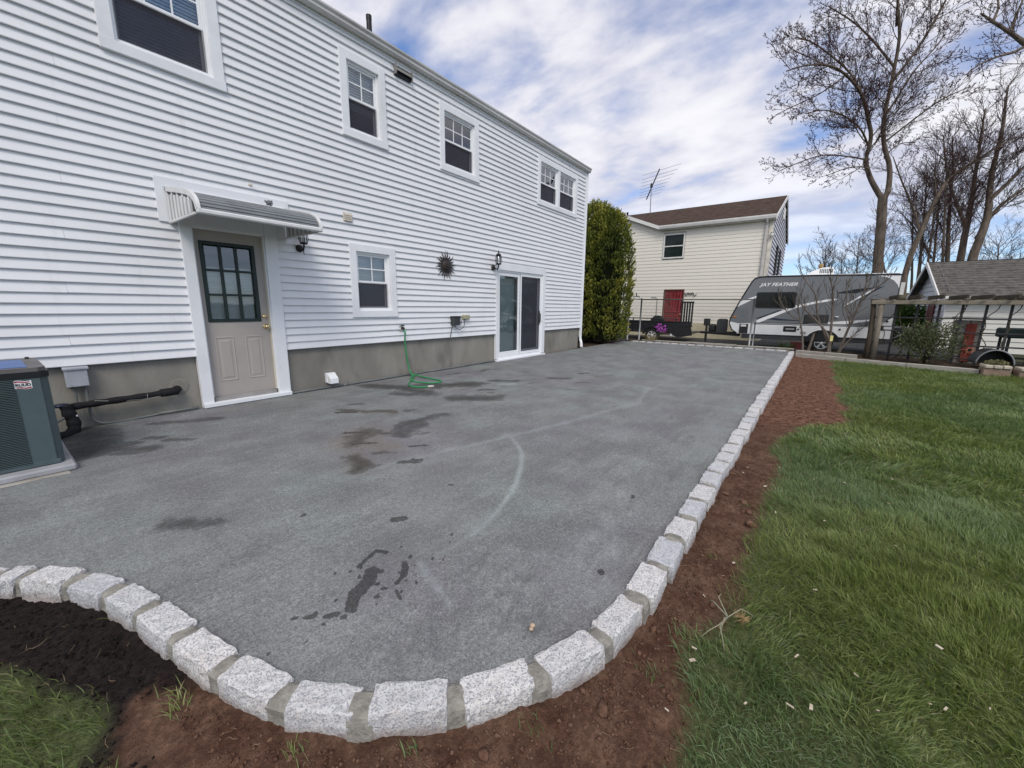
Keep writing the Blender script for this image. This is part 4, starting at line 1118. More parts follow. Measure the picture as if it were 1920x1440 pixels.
LAMPGLASS = glass_material('lamp glass', (.90, .92, .92), .8)
FROST = mat('frosted bulb', (.75, .73, .68), .3, .4, .05)
def lantern(label, c, flip=1, scale=1.0):
    """wall lantern: backplate, arm, open cage of ribs with a glass chimney, cap and finial"""
    t = thing('wall_lantern', label, 'lamp', c, 0, 'wall lanterns of the white house', local=True)
    s = scale
    b = MB(); b.lathe([(.055*s, .0), (.055*s, -.015*s), (.045*s, -.03*s), (.02*s, -.04*s)], (0, -.01, 0), 'y', 16); b.build('backplate', IRON, t, True)
    b = MB(); b.tube([(0, -.03, 0), (0, -.09*s, -.03*s), (.0, -.13*s, -.03*s), (0, -.155*s, .01*s), (0, -.155*s, .05*s)], .012*s, 8); b.build('arm', IRON, t, True)
    b = MB(); b.lathe([(.0, .045*s), (.045*s, .05*s), (.055*s, .06*s), (.05*s, .075*s), (.02*s, .08*s)], (0, -.155*s, 0), 'z', 14); b.build('cup', IRON, t, True)
    for k in range(6):
        a = k*pi/3+.3; u = Vector((cos(a), sin(a), 0))
        b = MB(); b.tube([Vector((0, -.155*s, .07*s))+u*.048*s, Vector((0, -.155*s, .12*s))+u*.066*s, Vector((0, -.155*s, .18*s))+u*.06*s, Vector((0, -.155*s, .235*s))+u*.036*s], .0055*s, 5); b.build('rib', IRON, t, True)
    b = MB(); b.lathe([(.040*s, .075*s), (.054*s, .12*s), (.05*s, .18*s), (.03*s, .23*s)], (0, -.155*s, 0), 'z', 16); b.build('chimney', LAMPGLASS, t, True)
    b = MB(); b.lathe([(0, .08*s), (.014*s, .085*s), (.016*s, .12*s), (.02*s, .15*s), (.015*s, .18*s), (0, .19*s)], (0, -.155*s, 0), 'z', 10); b.build('bulb', FROST, t, True)
    b = MB(); b.lathe([(.056*s, .228*s), (.05*s, .245*s), (.025*s, .262*s), (.012*s, .27*s), (.012*s, .28*s), (.016*s, .29*s), (.004*s, .315*s), (0, .33*s)], (0, -.155*s, 0), 'z', 14); b.build('cap', IRON, t, True)
    b = MB(); b.tube([(0, -.14*s, -.03*s), (.0, -.13*s, -.07*s), (0, -.15*s, -.10*s)], [.008*s, .006*s, .003*s], 6); b.build('scroll', IRON, t, True)
    return t
lantern('black wall lantern under the right end of the awning by the back door', (2.90, D-.02, 2.06), scale=.95)
lantern('black wall lantern with clear chimney left of the sliding patio door', (7.17, D-.02, 2.14), scale=1.12)

def sun_ornament():
    t = thing('sun_ornament', 'dark metal sun face ornament hanging on the white siding', 'ornament', (5.72, D-.03, 2.06))
    c = Vector((5.72, D-.045, 2.06)); MET = mat('rusty dark metal', (.020, .016, .015), .6, .4, .4, 25, col2=(.045, .033, .028))
    b = MB(); b.lathe([(.105, .0), (.103, -.012), (.085, -.03), (.045, -.042), (0, -.045)], c, 'y', 22); d = b.build('disc', MET, t, True)
    for dx in (-.04, .04): MB().lathe([(.018, -.035), (.014, -.044), (0, -.047)], c+Vector((dx, 0, .03)), 'y', 8).build('eye', MET, d)
    MB().tube([c+Vector((-.045, -.038, -.045)), c+Vector((0, -.046, -.06)), c+Vector((.045, -.038, -.045))], .008, 6).build('mouth', MET, d)
    MB().tube([c+Vector((0, -.042, .03)), c+Vector((0, -.062, -.02))], [.008, .014], 6).build('nose', MET, d)
    for k in range(20):
        a = 2*pi*k/20+.1; L = .285 if k % 2 == 0 else .235; w = .020
        u = Vector((cos(a), 0, sin(a))); v = Vector((-sin(a), 0, cos(a)))
        pts = [(.09, -w), (.14, -w*.8+.012), (.19, -w*.5-.006), (L, .012), (.20, w*.5-.006), (.15, w*.9+.006), (.09, w)]
        q = [c+u*r+v*s for r, s in pts]
        m_ = MB(); n = len(q); m_.add(q+[p+Vector((0, .008, 0)) for p in q], [tuple(range(n)), tuple(range(2*n-1, n-1, -1))]+[(i, (i+1) % n, n+(i+1) % n, n+i) for i in range(n)])
        m_.build('ray', MET, t)
    MB().tube([c+Vector((-.03, 0, .12)), c+Vector((0, .005, .29)), c+Vector((.03, 0, .12))], .003, 5).build('hanging_wire', MET, t)
sun_ornament()

HOSE = mat('green hose', (.035, .26, .095), .45, .4, .12, 8)
def hose():
    t = thing('garden_hose', 'green garden hose hanging from the wall tap and coiled on the patio', 'hose', (4.6, 5.8, 0))
    pts = [(4.60, D-.10, .86), (4.60, D-.13, .80), (4.61, D-.10, .65), (4.63, D-.10, .45), (4.65, D-.11, .25), (4.66, D-.16, .08), (4.60, 5.66, .016), (4.40, 5.48, .014), (4.20, 5.30, .014), (4.06, 5.08, .014), (4.10, 4.93, .014), (4.22, 4.86, .014)]
    loop = [(4.66, D-.16, .06), (4.70, 5.72, .04), (4.73, 5.45, .016), (4.72, 5.2, .016), (4.68, 5.04, .016), (4.57, 4.98, .016), (4.44, 5.05, .016), (4.37, 5.22, .016), (4.36, 5.40, .018), (4.44, 5.56, .036), (4.60, 5.66, .042)]
    MB().tube(spline(pts), .0135, 8).build('hose_length', HOSE, t, True)
    MB().tube(spline(loop), .0135, 8).build('hose_loop', HOSE, t, True)
    MB().tube([(4.22, 4.86, .014), (4.265, 4.83, .015), (4.30, 4.808, .015)], [.015, .016, .014], 8).build('brass_coupling', mat('pale coupling', (.62, .60, .55), .4, .5), t, True)
    b = MB(); b.lathe([(.035, -.02), (.035, -.028), (.015, -.03), (.015, -.08)], (4.60, D, .88), 'y', 10); b.tube([(4.60, D-.07, .90), (4.60, D-.10, .885), (4.60, D-.10, .83)], .016, 8); b.lathe([(.03, .925), (.034, .93), (.034, .94), (.01, .945)], (4.60, D-.07, 0), 'z', 10)
    b.build('wall_tap', IRON, t, True)
    MB().lathe([(.06, -.024), (.064, -.027), (.01, -.03)], (4.60, D, .88), 'y', 14).build('tap_flange', mat('flange caulk', (.55, .53, .50), .8), t)
hose()

CABLE = mat('black cable', (.015, .015, .016), .6, .3, .2)
def outlet():
    t = thing('outlet_box', 'dark grey outlet box with looping cables under the sun ornament', 'outlet box', (5.92, D-.02, .88))
    G = mat('dark grey plastic', (.045, .05, .052), .5, .4, .15)
    b = MB(); b.bbox(5.83, 6.02, D-.13, D-.012, .90, 1.075, .012); b.build('box', G, t); MB().bbox(5.815, 6.035, D-.145, D-.01, 1.06, 1.085, .006).build('lid', G, t)
    MB().tube(spline([(5.85, D-.06, .90), (5.83, D-.05, .80), (5.80, D-.045, .66)]), .007, 6).build('cable', CABLE, t, True)
    MB().tube(spline([(5.90, D-.07, .90), (5.93, D-.09, .84), (6.05, D-.09, .81), (6.17, D-.08, .88), (6.20, D-.06, 1.02)]), .006, 6).build('cable', CABLE, t, True)
    MB().tube(spline([(6.02, D-.07, .97), (6.10, D-.07, .93), (6.12, D-.05, 1.0), (6.06, D-.05, 1.07)]), .005, 6).build('cable', CABLE, t, True)
    o = MB(); o.bbox(6.16, 6.34, D-.10, D-.012, 1.015, 1.105, .012); tag(o.build('sensor_box', mat('olive beige plastic', (.38, .36, .24), .6, .3, .1)), 'small beige box on the siding right of the dark outlet box', 'sensor box')
outlet()

# ---- air conditioner
ACG = mat('grey green metal', (.074, .105, .108), .45, .4, .07, 3, dirt=(.055, .075, .075), dscale=2)
ACD = mat('dark grey metal', (.035, .042, .045), .5, .4, .15)
def air_conditioner():
    t = thing('air_conditioner', 'grey green outdoor air conditioner at the left edge beside the house', 'air conditioner', (-.2, 4.97, .055))
    x0, x1, y0, y1, z0, z1 = -.58, .235, 4.60, 5.35, .06, .735
    b = MB(); ch = .045
    poly = [(x0, y0), (x1-.002, y0), (x1+.035, y0+ch), (x1+.035, y1-ch), (x1, y1), (x0, y1)]
    b.prism([(x, y) for x, y in poly], 2, z0, z1); b.build('cabinet', ACG, t)
    MB().bbox(x0-.01, x1-.13, y0-.006, y0-.0005, z0+.02, z1-.01, .002).build('coil_backing', BLACK, t)
    for k in range(52):
        z = z0+.03+k*.0125
        MB().prism([(y0-.006, z+.001), (y0-.018, z-.002), (y0-.018, z+.0016), (y0-.006, z+.0046)], 0, x0, x1-.135).build('louver', ACG, t)
    MB().bbox(x1-.137, x1-.006, y0-.012, y0-.0005, z0, z1, .004).build('corner_panel', ACG, t)
    MB().bbox(x0, x1+.01, y0-.014, y0-.0, z0-.004, z0+.03, .004).build('base_rail', ACG, t)
    MB().prism([(x0-.01, y0-.016), (x1-.0, y0-.016), (x1+.042, y0+.03), (x1+.042, y1-.03), (x1, y1+.01), (x0-.01, y1+.01)], 2, z1, z1+.045).build('lid_band', mat('black band', (.012, .012, .014), .4, .4, .1), t)
    MB().prism([(x0, y0-.006), (x1-.01, y0-.006), (x1+.03, y0+.04), (x1+.03, y1-.04), (x1-.01, y1), (x0, y1)], 2, z1+.045, z1+.075).build('top_cover', mat('lid grey', (.13, .12, .115), .5, .4, .15), t)
    MB().box(x0+.1, x1-.055, y0+.05, y1-.1, z1+.0755, z1+.079).build('blue_plate', mat('blue film', (.06, .135, .36), .4, .4, .1), t)
    g = MB()
    for k in range(7): g.tube([(-.40, 4.72+k*.07, z1+.09), (.03, 4.72+k*.07, z1+.09)], .006, 5)
    for k in range(8): g.tube([(-.40+k*.06, 4.70, z1+.093), (-.40+k*.06, 5.16, z1+.093)], .006, 5)
    g.build('fan_grille', mat('white grille', (.75, .75, .75), .5), t)
    MB().lathe([(.012, 0), (.014, .012), (.006, .018), (0, .018)], (x1-.02, y1-.03, z1+.075), 'z', 8).build('cap_bolt', ACD, t)
    # badge: waving white flag with red bands and black letters
    W_ = mat('badge white', (.80, .80, .80), .4); R_ = mat('badge red', (.42, .02, .03), .4); K_ = mat('badge black', (.012, .012, .016), .4)
    bx0, bx1, bz = .098, .182, .690
    def wave(u): return .0045*sin(u*2*pi+.3)
    def ribbon(a, b, lo, hi, y, m, nm):
        n = 14; V = []
        for i in range(n+1):
            u = a+(b-a)*i/n; x = bx0+(bx1-bx0)*u; V += [(x, y, bz+wave(u)+lo(u)), (x, y, bz+wave(u)+hi(u))]
        return MB().add(V, [(2*i, 2*i+2, 2*i+3, 2*i+1) for i in range(n)]).build(nm, m, t)
    yb = y0-.0135
    badge = ribbon(0, 1, lambda u: -.030, lambda u: .030, yb, W_, 'badge')
    ribbon(.05, .90, lambda u: .014+.006*u, lambda u: .025, yb-.001, R_, 'badge_band')
    ribbon(.10, .95, lambda u: -.026, lambda u: -.016-.004*(1-u), yb-.001, R_, 'badge_band')
    bl = text_part('badge_letters', 'RUUD', .0265, K_, t, (bx0+.005, yb-.0018, bz-.0095), (pi/2, 0, 0), .0004, 0, .0007, 1.0)
    bl.scale = (.074/max(v.co.x for v in bl.data.vertices), .020/max(v.co.y for v in bl.data.vertices), 1)
air_conditioner()
PADM = mat('grey pad', (.34, .345, .36), .8, .2, .1, 6, bump=.3, bscale=60, dirt=(.24, .24, .245), dscale=4)
MB_ = MB(); MB_.bbox(-.72, .315, 4.49, 5.48, .0, .052, .012); tag(MB_.build('equipment_pad', PADM), 'grey plastic pad under the air conditioner', 'pad')
MB_ = MB(); MB_.bbox(-.60, .275, 4.44, 5.4, -.05, .004, .008); tag(MB_.build('wood_plank', TIMB), 'pale wooden plank lying under the front of the grey pad', 'plank')

BOXM = mat('galvanised box', (.35, .37, .41), .5, .4, .1, 8, col2=(.44, .46, .50), dirt=(.16, .18, .23), dscale=16)
def electrical():
    t = thing('electrical_box', 'scuffed grey electrical disconnect box on the foundation by the air conditioner', 'electrical box', (.53, D, .44))
    MB().bbox(.455, .615, D-.075, D+.028, .44, .622, .006).build('box', BOXM, t); MB().prism([(D-.09, .618), (D-.09, .632), (D+.028, .655), (D+.028, .618)], 0, .445, .625).build('hood', BOXM, t)
    CON = mat('grey conduit', (.16, .17, .165), .6, .3, .15)
    MB().tube(spline([(.50, D-.02, .44), (.505, D-.02, .36), (.49, D-.03, .24), (.40, D-.12, .16), (.30, D-.30, .14)]), .013, 7).build('whip', CON, t, True)
    MB().tube(spline([(.585, D-.02, .44), (.585, D-.02, .30), (.59, D-.02, .12), (.63, D-.025, .035), (.72, D-.03, .012), (.9, D-.03, .012), (1.15, D-.03, .022)]), .014, 7).build('conduit_bend', CON, t, True)
    c = thing('conduit', 'long grey conduit running along the foot of the foundation', 'conduit', (1.2, D, .02))
    MB().tube([(1.12, D-.035, .030), (1.5, D-.035, .026)], .017, 7).build('conduit_length', CON, c, True)
    for a, b in ((2.62, 3.45), (3.46, 4.9), (4.91, 7.24)): MB().tube([(a, D-.035, .022), ((a+b)/2, D-.036, .024), (b, D-.035, .02)], .017, 7).build('conduit_length', CON, c, True)
    for a in (3.455, 4.905): MB().tube([(a-.04, D-.035, .022), (a+.04, D-.035, .022)], .021, 8).build('coupling', CON, c, True)
    MB().tube([(9.42, D-.03, .015), (11.42, D-.03, .012)], .012, 6).build('conduit_length', mat('rusty conduit', (.19, .15, .12), .7), c, True)
electrical()
FOAM = mat('black foam insulation', (.010, .010, .012), .75, .3, .3, 14, bump=.5, bscale=50)
def lineset():
    t = thing('insulated_pipe', 'black foam insulated refrigerant pipe from the air conditioner into the foundation', 'pipe', (.4, D-.1, .1))
    MB().tube([(1.33, D+.02, .275), (1.30, D-.07, .272), (1.16, D-.075, .268)], .047, 10).build('wall_elbow', FOAM, t, True)
    MB().tube(spline([(1.20, D-.075, .268), (.98, D-.08, .258), (.75, D-.085, .255), (.56, D-.09, .25), (.42, D-.10, .245)]), [.035+.003*sin(i*1.3) for i in range(25)], 10).build('pipe_run', FOAM, t, True)
    MB().tube(spline([(.42, D-.11, .28), (.425, D-.12, .20), (.445, D-.14, .10), (.43, D-.18, .02), (.36, D-.28, -.0), (.26, D-.42, .05)]), [.050+.004*sin(i*1.1) for i in range(31)], 10).build('pipe_drop', FOAM, t, True)
    MB().tube([(.385, D-.10, .262), (.385, D-.10, .285), (.385, D-.10, .292)], [.055, .055, .03], 14).build('duct_tape_cap', mat('blue black tape', (.014, .022, .05), .4, .4), t, True)
    W_ = mat('white tie', (.7, .7, .7), .5)
    MB().tube(spline([(1.15, D-.10, .24), (1.0, D-.105, .232), (.8, D-.11, .25), (.62, D-.12, .285)]), .0035, 5).build('thin_wire', mat('grey wire', (.30, .30, .28), .5), t, True)
    for x in (1.02, 1.035): MB().tube([(x+.035*sin(a)*.15, D-.08+.032*cos(a), .259+.032*sin(a)) for a in np.linspace(0, 2*pi, 10)[:-1]], .003, 4, closed=True).build('wire_tie', W_, t)
    MB().bbox(.468, .482, D-.165, D-.15, .155, .172, .002).build('white_tag', W_, t)
    MB().lathe([(.10, -.0), (.085, -.006), (.05, -.008)], (1.36, D+.03, .30), 'y', 12).build('mortar_patch', mat('mortar patch', (.25, .235, .20), .9), t)
lineset()

# ================================================================== BEYOND THE PATIO
GALV = mat('galvanised steel', (.32, .33, .34), .5, .4, .1, 10, metal=.4, dirt=(.22, .22, .21), dscale=5)
WIRE = mat('fence wire', (.075, .078, .078), .6, .4, .15, 10)
def chain_panel(parent, a, b, z0, z1, pitch=.068, r=.0030):
    a, b = Vector(a), Vector(b); L = (b-a).length; u = (b-a).normalized(); n = Vector((-u.y, u.x, 0)); N_ = int(L/pitch); V = []; F = []; o = 0
    K = int((z1-z0)/(pitch*.55))
    for i in range(N_+1):
        for k in range(K+1):
            c = a+u*(i*pitch+(pitch*.5 if k % 2 else -pitch*.5)*.98)+n*(.004 if k % 2 else -.004)+Vector((0, 0, z0+(z1-z0)*k/K))
            for q in range(3):
                t = 2*pi*q/3; V.append(tuple(c+(u*cos(t)+n*sin(t))*r))
        for k in range(K):
            for q in range(3):
                q2 = (q+1) % 3; F.append((o+k*3+q, o+k*3+q2, o+k*3+3+q2, o+k*3+3+q))
        o += 3*(K+1)
    m_ = MB(); m_.add(V, F); return tag(m_.build('wire_mesh', WIRE, parent), kind='stuff')
def fence_post(parent, p, z0, z1, r=.03):
    MB().lathe([(r, z0), (r, z1), (r*1.25, z1), (r*1.25, z1+.02), (r*.7, z1+.05), (0, z1+.06)], p, 'z', 10).build('post', GALV, parent, True)
fn = thing('chain_link_fence', 'tall chain link fence behind the far cobbles in front of the trailer', 'fence', (15.6, 3.6, .0))
chain_panel(fn, (15.6, 5.46, 0), (15.6, 1.76, 0), .06, 1.60)
for y in (5.50, 1.73): fence_post(fn, (15.6, y, 0), -.1, 1.62)
MB().tube([(15.6, 5.5, 1.605), (15.6, 1.74, 1.605)], .021, 8).build('top_rail', mat('dull rail', (.12, .12, .12), .6, .3, .15), fn, True)
MB().tube([(15.6, 5.5, .08), (15.6, 1.74, .08)], .004, 5).build('tension_wire', WIRE, fn, True)
f2 = thing('chain_link_fence', 'low chain link fence in front of the white lower side of the camper', 'fence', (15.58, 0, 0))
chain_panel(f2, (15.60, 1.66, 0), (15.50, -1.35, 0), .04, .80)
MB().tube([(15.60, 1.68, .81), (15.50, -1.35, .83)], .012, 6).build('top_rail', IRON, f2, True)
fence_post(f2, (15.6, 1.63, 0), -.1, .9, .02); fence_post(f2, (15.5, -1.38, 0), -.1, .85, .02)
gt = thing('fence_gate', 'narrow chain link gate between two grey posts beside the arborvitae', 'gate', (15.4, 5.9, 0))
fence_post(gt, (15.4, 5.90, 0), -.1, 1.74, .033); fence_post(gt, (15.62, 6.9, 0), -.1, 1.70, .03)
chain_panel(gt, (15.44, 5.86, 0), (15.58, 5.56, 0), .08, 1.62)
MB().tube([(15.4, 5.88, 1.62), (15.6, 5.54, 1.62)], .018, 8).build('top_rail', GALV, gt, True)
MB().tube([(15.4, 5.92, 1.68), (15.62, 6.9, 1.66)], .018, 8).build('top_rail', GALV, gt, True)
o_ = MB(); o_.tube(spline([(15.47, 5.80, 1.66), (15.49, 5.76, 1.74), (15.52, 5.70, 1.70), (15.52, 5.70, 1.86), (15.53, 5.66, 1.70), (15.56, 5.62, 1.74), (15.58, 5.58, 1.66)]), .012, 6); o_.build('finial', IRON, gt, True)

# ---- wheel helper (axis along y in the thing's own frame)
RUB = mat('tyre rubber', (.018, .018, .019), .85, .2, .2, 12)
RIM = mat('alloy rim', (.62, .62, .63), .35, .5, .06, 6, metal=.3)
def wheel(parent, c, r, w, spokes=5, name='wheel', rimm=None, out=1):
    rr = r*.62
    pr = [(rr, -w/2), (r*.93, -w/2), (r, -w*.36), (r, w*.36), (r*.93, w/2), (rr, w/2), (rr*.97, w*.3), (rr*.97, -w*.3)]
    t = MB().lathe(pr, c, 'y', 28, True).build(name, RUB, parent, True)
    m_ = MB(); m_.lathe([(rr*.99, out*w*.46), (rr*.9, out*w*.46), (rr*.88, out*w*.30), (rr*.96, out*w*.30)], c, 'y', 28, True)
    for k in range(spokes):
        a = 2*pi*k/spokes+.3
        for s in (-.16, .16):
            u = Vector((cos(a+s*.5), 0, sin(a+s*.5))); e = Vector((cos(a+s), 0, sin(a+s)))
            cc = Vector(c)+Vector((0, out*w*.42, 0)); v = Vector((-u.z, 0, u.x))*r*.042
            q = [cc+u*r*.10-v, cc+e*rr*.93-v, cc+e*rr*.93+v, cc+u*r*.10+v]
            m_.add(q+[p-Vector((0, out*w*.08, 0)) for p in q], [(0, 1, 2, 3), (7, 6, 5, 4), (0, 4, 5, 1), (1, 5, 6, 2), (2, 6, 7, 3), (3, 7, 4, 0)])
    m_.lathe([(r*.15, out*w*.34), (r*.15, out*w*.46), (r*.08, out*w*.5), (0, out*w*.5)], c, 'y', 12)
    m_.build('rim', rimm or RIM, t)
    MB().lathe([(rr*.9, -out*w*.1), (rr*.9, out*w*.1)], c, 'y', 20).build('brake_disc', ACD, t)
    return t

# ---- utility trailer behind the fence (own frame: x along +Y of the world, y towards the viewer)
tr = thing('utility_trailer', 'black utility trailer parked behind the fence by the red door', 'trailer', (17.3, 4.0, 0), pi/2, local=True)
TB = mat('black trailer steel', (.014, .014, .017), .45, .4, .2, 8)
MB().bbox(.35, 3.4, -.04, .0, .34, .72, .01).build('side_panel', TB, tr); MB().bbox(.35, 3.4, -1.5, -1.46, .34, .72, .01).build('side_panel', TB, tr)
MB().bbox(.0, 3.4, -1.5, .0, .26, .33, .01).build('bed', TB, tr)
MB().prism([(-.05, .22), (.5, .10), (.95, .34), (.95, .70), (.05, .70)], 1, -.03, .02).build('tail_panel', TB, tr)
MB().bbox(-.02, 3.45, -.02, .03, .72, .76, .008).build('top_rail', TB, tr)
MB().tube([(.5, .02, .86), (3.3, .02, .86)], .018, 6).build('hand_rail', TB, tr, True)
for x in (.6, 1.5, 2.4, 3.3): MB().bbox(x-.02, x+.02, .001, .032, .30, .87, .004).build('stake', TB, tr)
wheel(tr, (1.50, .10, .16), .30, .18, 6, rimm=mat('white rim', (.72, .72, .70), .4))
fd = MB(); arc = [(1.50+.40*cos(a), .16+.38*sin(a)) for a in np.linspace(.1, pi-.1, 12)]; arc2 = [(1.50+.37*cos(a), .16+.35*sin(a)) for a in np.linspace(pi-.1, .1, 12)]
fd.prism(arc+arc2, 1, .01, .24); fd.build('fender', TB, tr)
wheel(tr, (1.58, -.7, .66), .31, .18, 6, 'spare_wheel', rimm=ACD)
for k in range(5): MB().bbox(-.01+k*.098, .055+k*.098, .0, .03, .60, 1.50, .004).build('ramp_slat', TB, tr)
MB().bbox(-.03, .48, -.005, .035, 1.50, 1.56, .006).build('ramp_rail', TB, tr); MB().bbox(-.03, .48, -.005, .035, .56, .62, .006).build('ramp_rail', TB, tr)
MB().tube([(3.4, -.75, .30), (4.4, -.75, .34)], .04, 8).build('drawbar', TB, tr, True)
MB().bbox(.72, .80, .021, .026, .16, .24, .002).build('tail_lamp', FRAME, tr)

def flowers():
    t = thing('flower_bunch', 'bunch of bright purple flowers tied to the chain link fence', 'flowers', (15.52, 4.62, .35))
    PET = mat('purple petals', (.34, .04, .36), .6, .2, .25, 30, col2=(.50, .12, .50)); m_ = MB(); random.seed(5)
    for i in range(44):
        a = random.uniform(0, 6.28); r = random.random()**.5; c = Vector((15.50+random.uniform(-.06, .03), 4.62+.25*r*cos(a), .56+.15*r*sin(a)+.03*cos(a)))
        nrm = Vector((-1, random.uniform(-.6, .6), random.uniform(-.3, .8))).normalized(); u = nrm.orthogonal().normalized(); v = nrm.cross(u)
        for k in range(5):
            b = 2*pi*k/5; d = u*cos(b)+v*sin(b); e = u*cos(b+.55)+v*sin(b+.55); f = u*cos(b-.55)+v*sin(b-.55)
            m_.add([c, c+f*.020+nrm*.005, c+d*.034+nrm*.010, c+e*.020+nrm*.005], [(0, 1, 2, 3)])
    tag(m_.build('blossoms', PET, t), kind='stuff'); s = MB()
    for i in range(14):
        y = 4.62+random.uniform(-.1, .1); s.tube([(15.5, y, .30), (15.5, y+random.uniform(-.08, .08), .5)], .004, 4, False)
    s.build('stems', mat('flower stems', (.05, .09, .03), .8), t)
flowers()
def dry_grass(name, c, n, h, spread, m, label, cat='grass'):
    mb = MB()
    for i in range(n):
        a = random.uniform(0, 6.28); r = random.random()**.5*spread; p = Vector((c[0]+r*cos(a)*.6, c[1]+r*sin(a), c[2])); L = h*random.uniform(.5, 1.1); d = Vector((cos(a)*r*1.2+random.uniform(-.1, .1), sin(a)*r*1.2+random.uniform(-.1, .1), 0))
        w = Vector((-sin(a), cos(a), 0))*random.uniform(.003, .007)
        q = p+Vector((0, 0, L*.6))+d*.35; e = p+Vector((0, 0, L))+d
        mb.add([p-w, p+w, q+w*.7, q-w*.7, e], [(0, 1, 2, 3), (3, 2, 4)])
    return tag(mb.build(name, m), label, cat)
dry_grass('grass_tussock', (15.45, 4.95, .06), 120, .32, .22, mat('dry grass', (.24, .19, .08), .9, .1, .3, 9), 'dry yellow grass tussock in front of the trailer wheel')
dry_grass('grass_tussock', (15.7, .72, .05), 140, .26, .24, mat('daylily leaves', (.05, .085, .02), .8, .1, .3, 9), 'green leafy tussock below the camper beside the bare shrub')
MB_ = MB(); MB_.bbox(15.95, 16.25, .27, .60, -.05, .22, .01); MB_.bbox(15.93, 16.27, .25, .62, .22, .25, .006); tag(MB_.build('red_box', mat('dark red plastic', (.14, .015, .018), .5)), 'dark red box on the ground under the camper', 'box')

# ---- neighbour's house (own frame: x to the left along the wall, y towards the viewer)
NA = radians(90.4)
nb = thing('beige_house', "neighbour's beige sided house with brown roof behind the trailer", 'house', (20, 6.3, 0), NA, local=True)
BEIS = siding_material('beige siding', (.80, .755, .665), (.72, .675, .585))
BEID = mat('siding shadow gap', (.42, .385, .32), .8)
def siding_rows(name, x0, x1, z0, z1, y, parent, m, expo=.152, cut=(), topf=None):
    b = MB(); z = z0
    while z < z1-.01:
        zt = min(z+expo, z1); a1, b1 = x0, x1
        if topf: a1, b1 = topf(z+.02, x0, x1)
        segs = [(a1, b1)]
        for c0, c1, cz0, cz1 in cut:
            if cz0 < (z+zt)/2 < cz1:
                n_ = []
                for s, e in segs:
                    if c1 <= s or c0 >= e: n_.append((s, e))
                    else:
                        if c0 > s: n_.append((s, c0))
                        if c1 < e: n_.append((c1, e))
                segs = n_
        for s, e in segs:
            if e-s > .02: b.add([(s, y, z), (e, y, z), (e, y+.016, z+.001), (s, y+.016, z+.001), (s, y+.016, z+.012), (e, y+.016, z+.012), (s, y+.004, zt), (e, y+.004, zt)], [(0, 1, 2, 3), (3, 2, 5, 4), (4, 5, 7, 6)])
        z = zt
    return tag(b.build(name, m, parent), kind='stuff')
NX0, NX1 = -4.40, 8.0
wl = MB(); wl.box(NX0, NX1, -8, 0, -.1, 4.9); wl.prism([(.15, 4.9), (NX1, 4.9), (NX1, 5.2), (4.1, 6.55)], 1, -4, 0); wl.build('wall', BEID, nb)
siding_rows('siding', NX0+.12, NX1, .62, 4.86, 0, nb, BEIS, cut=[(-1.07, -.08, 3.55, 4.66), (-1.22, -.30, .0, 2.18)])
siding_rows('siding', .15, NX1, 4.86, 6.5, 0, nb, BEIS, topf=lambda z, a, b: (.15+(z-4.88)*(3.95/1.65), NX1-(z-4.88)*(3.9/1.65)))
MB().box(NX0, -1.20, .0, .03, -.1, .615).build('base_band', mat('cream base', (.52, .47, .33), .8, .2, .1, 3), nb)
MB().box(-.30, NX1, .0, .03, -.1, .615).build('base_band', mat('cream base', (.52, .47, .33)), nb)
NW = mat('off white trim', (.70, .69, .66), .5, .3, .06)
MB().bbox(NX0-.03, NX0+.115, -.1, .05, .0, 4.86, .006).build('corner_board', mat('beige trim', (.64, .60, .52), .5), nb)
BRN = mat('brown shingles', (.045, .029, .022), .9, .15, .3, 4, col2=(.085, .055, .042), bump=.8, bscale=14, stretch=(1, 1, 1))
rf = MB(); yo = .22
rx = NX0-.10
rf.add([(rx, yo, 4.98), (.06, yo, 4.98), (4.1, -4, 6.60), (rx, -4, 6.60), (rx, yo, 4.93), (.06, yo, 4.93), (4.1, -4, 6.52), (rx, -4, 6.52), (rx, -8.12, 4.98), (4.1, -8.12, 4.98), (rx, -8.12, 4.92), (4.1, -8.12, 4.92)], [(0, 3, 2, 1), (4, 5, 6, 7), (0, 1, 5, 4), (1, 2, 6, 5), (0, 4, 7, 3), (3, 8, 9, 2), (7, 6, 11, 10), (8, 10, 11, 9), (3, 7, 10, 8)])
rf.build('roof', BRN, nb)
rg = MB(); rg.prism([(.02, 4.98), (4.1, 6.62), (NX1+.2, 4.98), (NX1+.2, 4.90), (4.1, 6.52), (.02, 4.90)], 1, -4.2, .22)
rg.build('roof', BRN, nb)
for (xa, za), (xb, zb) in (((.02, 4.93), (4.1, 6.57)), ((4.1, 6.57), (NX1+.2, 4.93))):
    MB().prism([(xa, za-.09), (xa, za+.07), (xb, zb+.07), (xb, zb-.09)], 1, .205, .245).build('rake_board', NW, nb)
MB().prism([(.22, 4.86), (.30, 4.88), (.33, 4.97), (.33, 5.02), (.315, 5.02), (.31, 4.98), (.22, 4.98)], 0, NX0-.10, .05).build('gutter', NW, nb)
MB().box(NX0-.09, .05, .0, .22, 4.82, 4.865).build('soffit', mat('soffit', (.45, .42, .36), .7), nb)
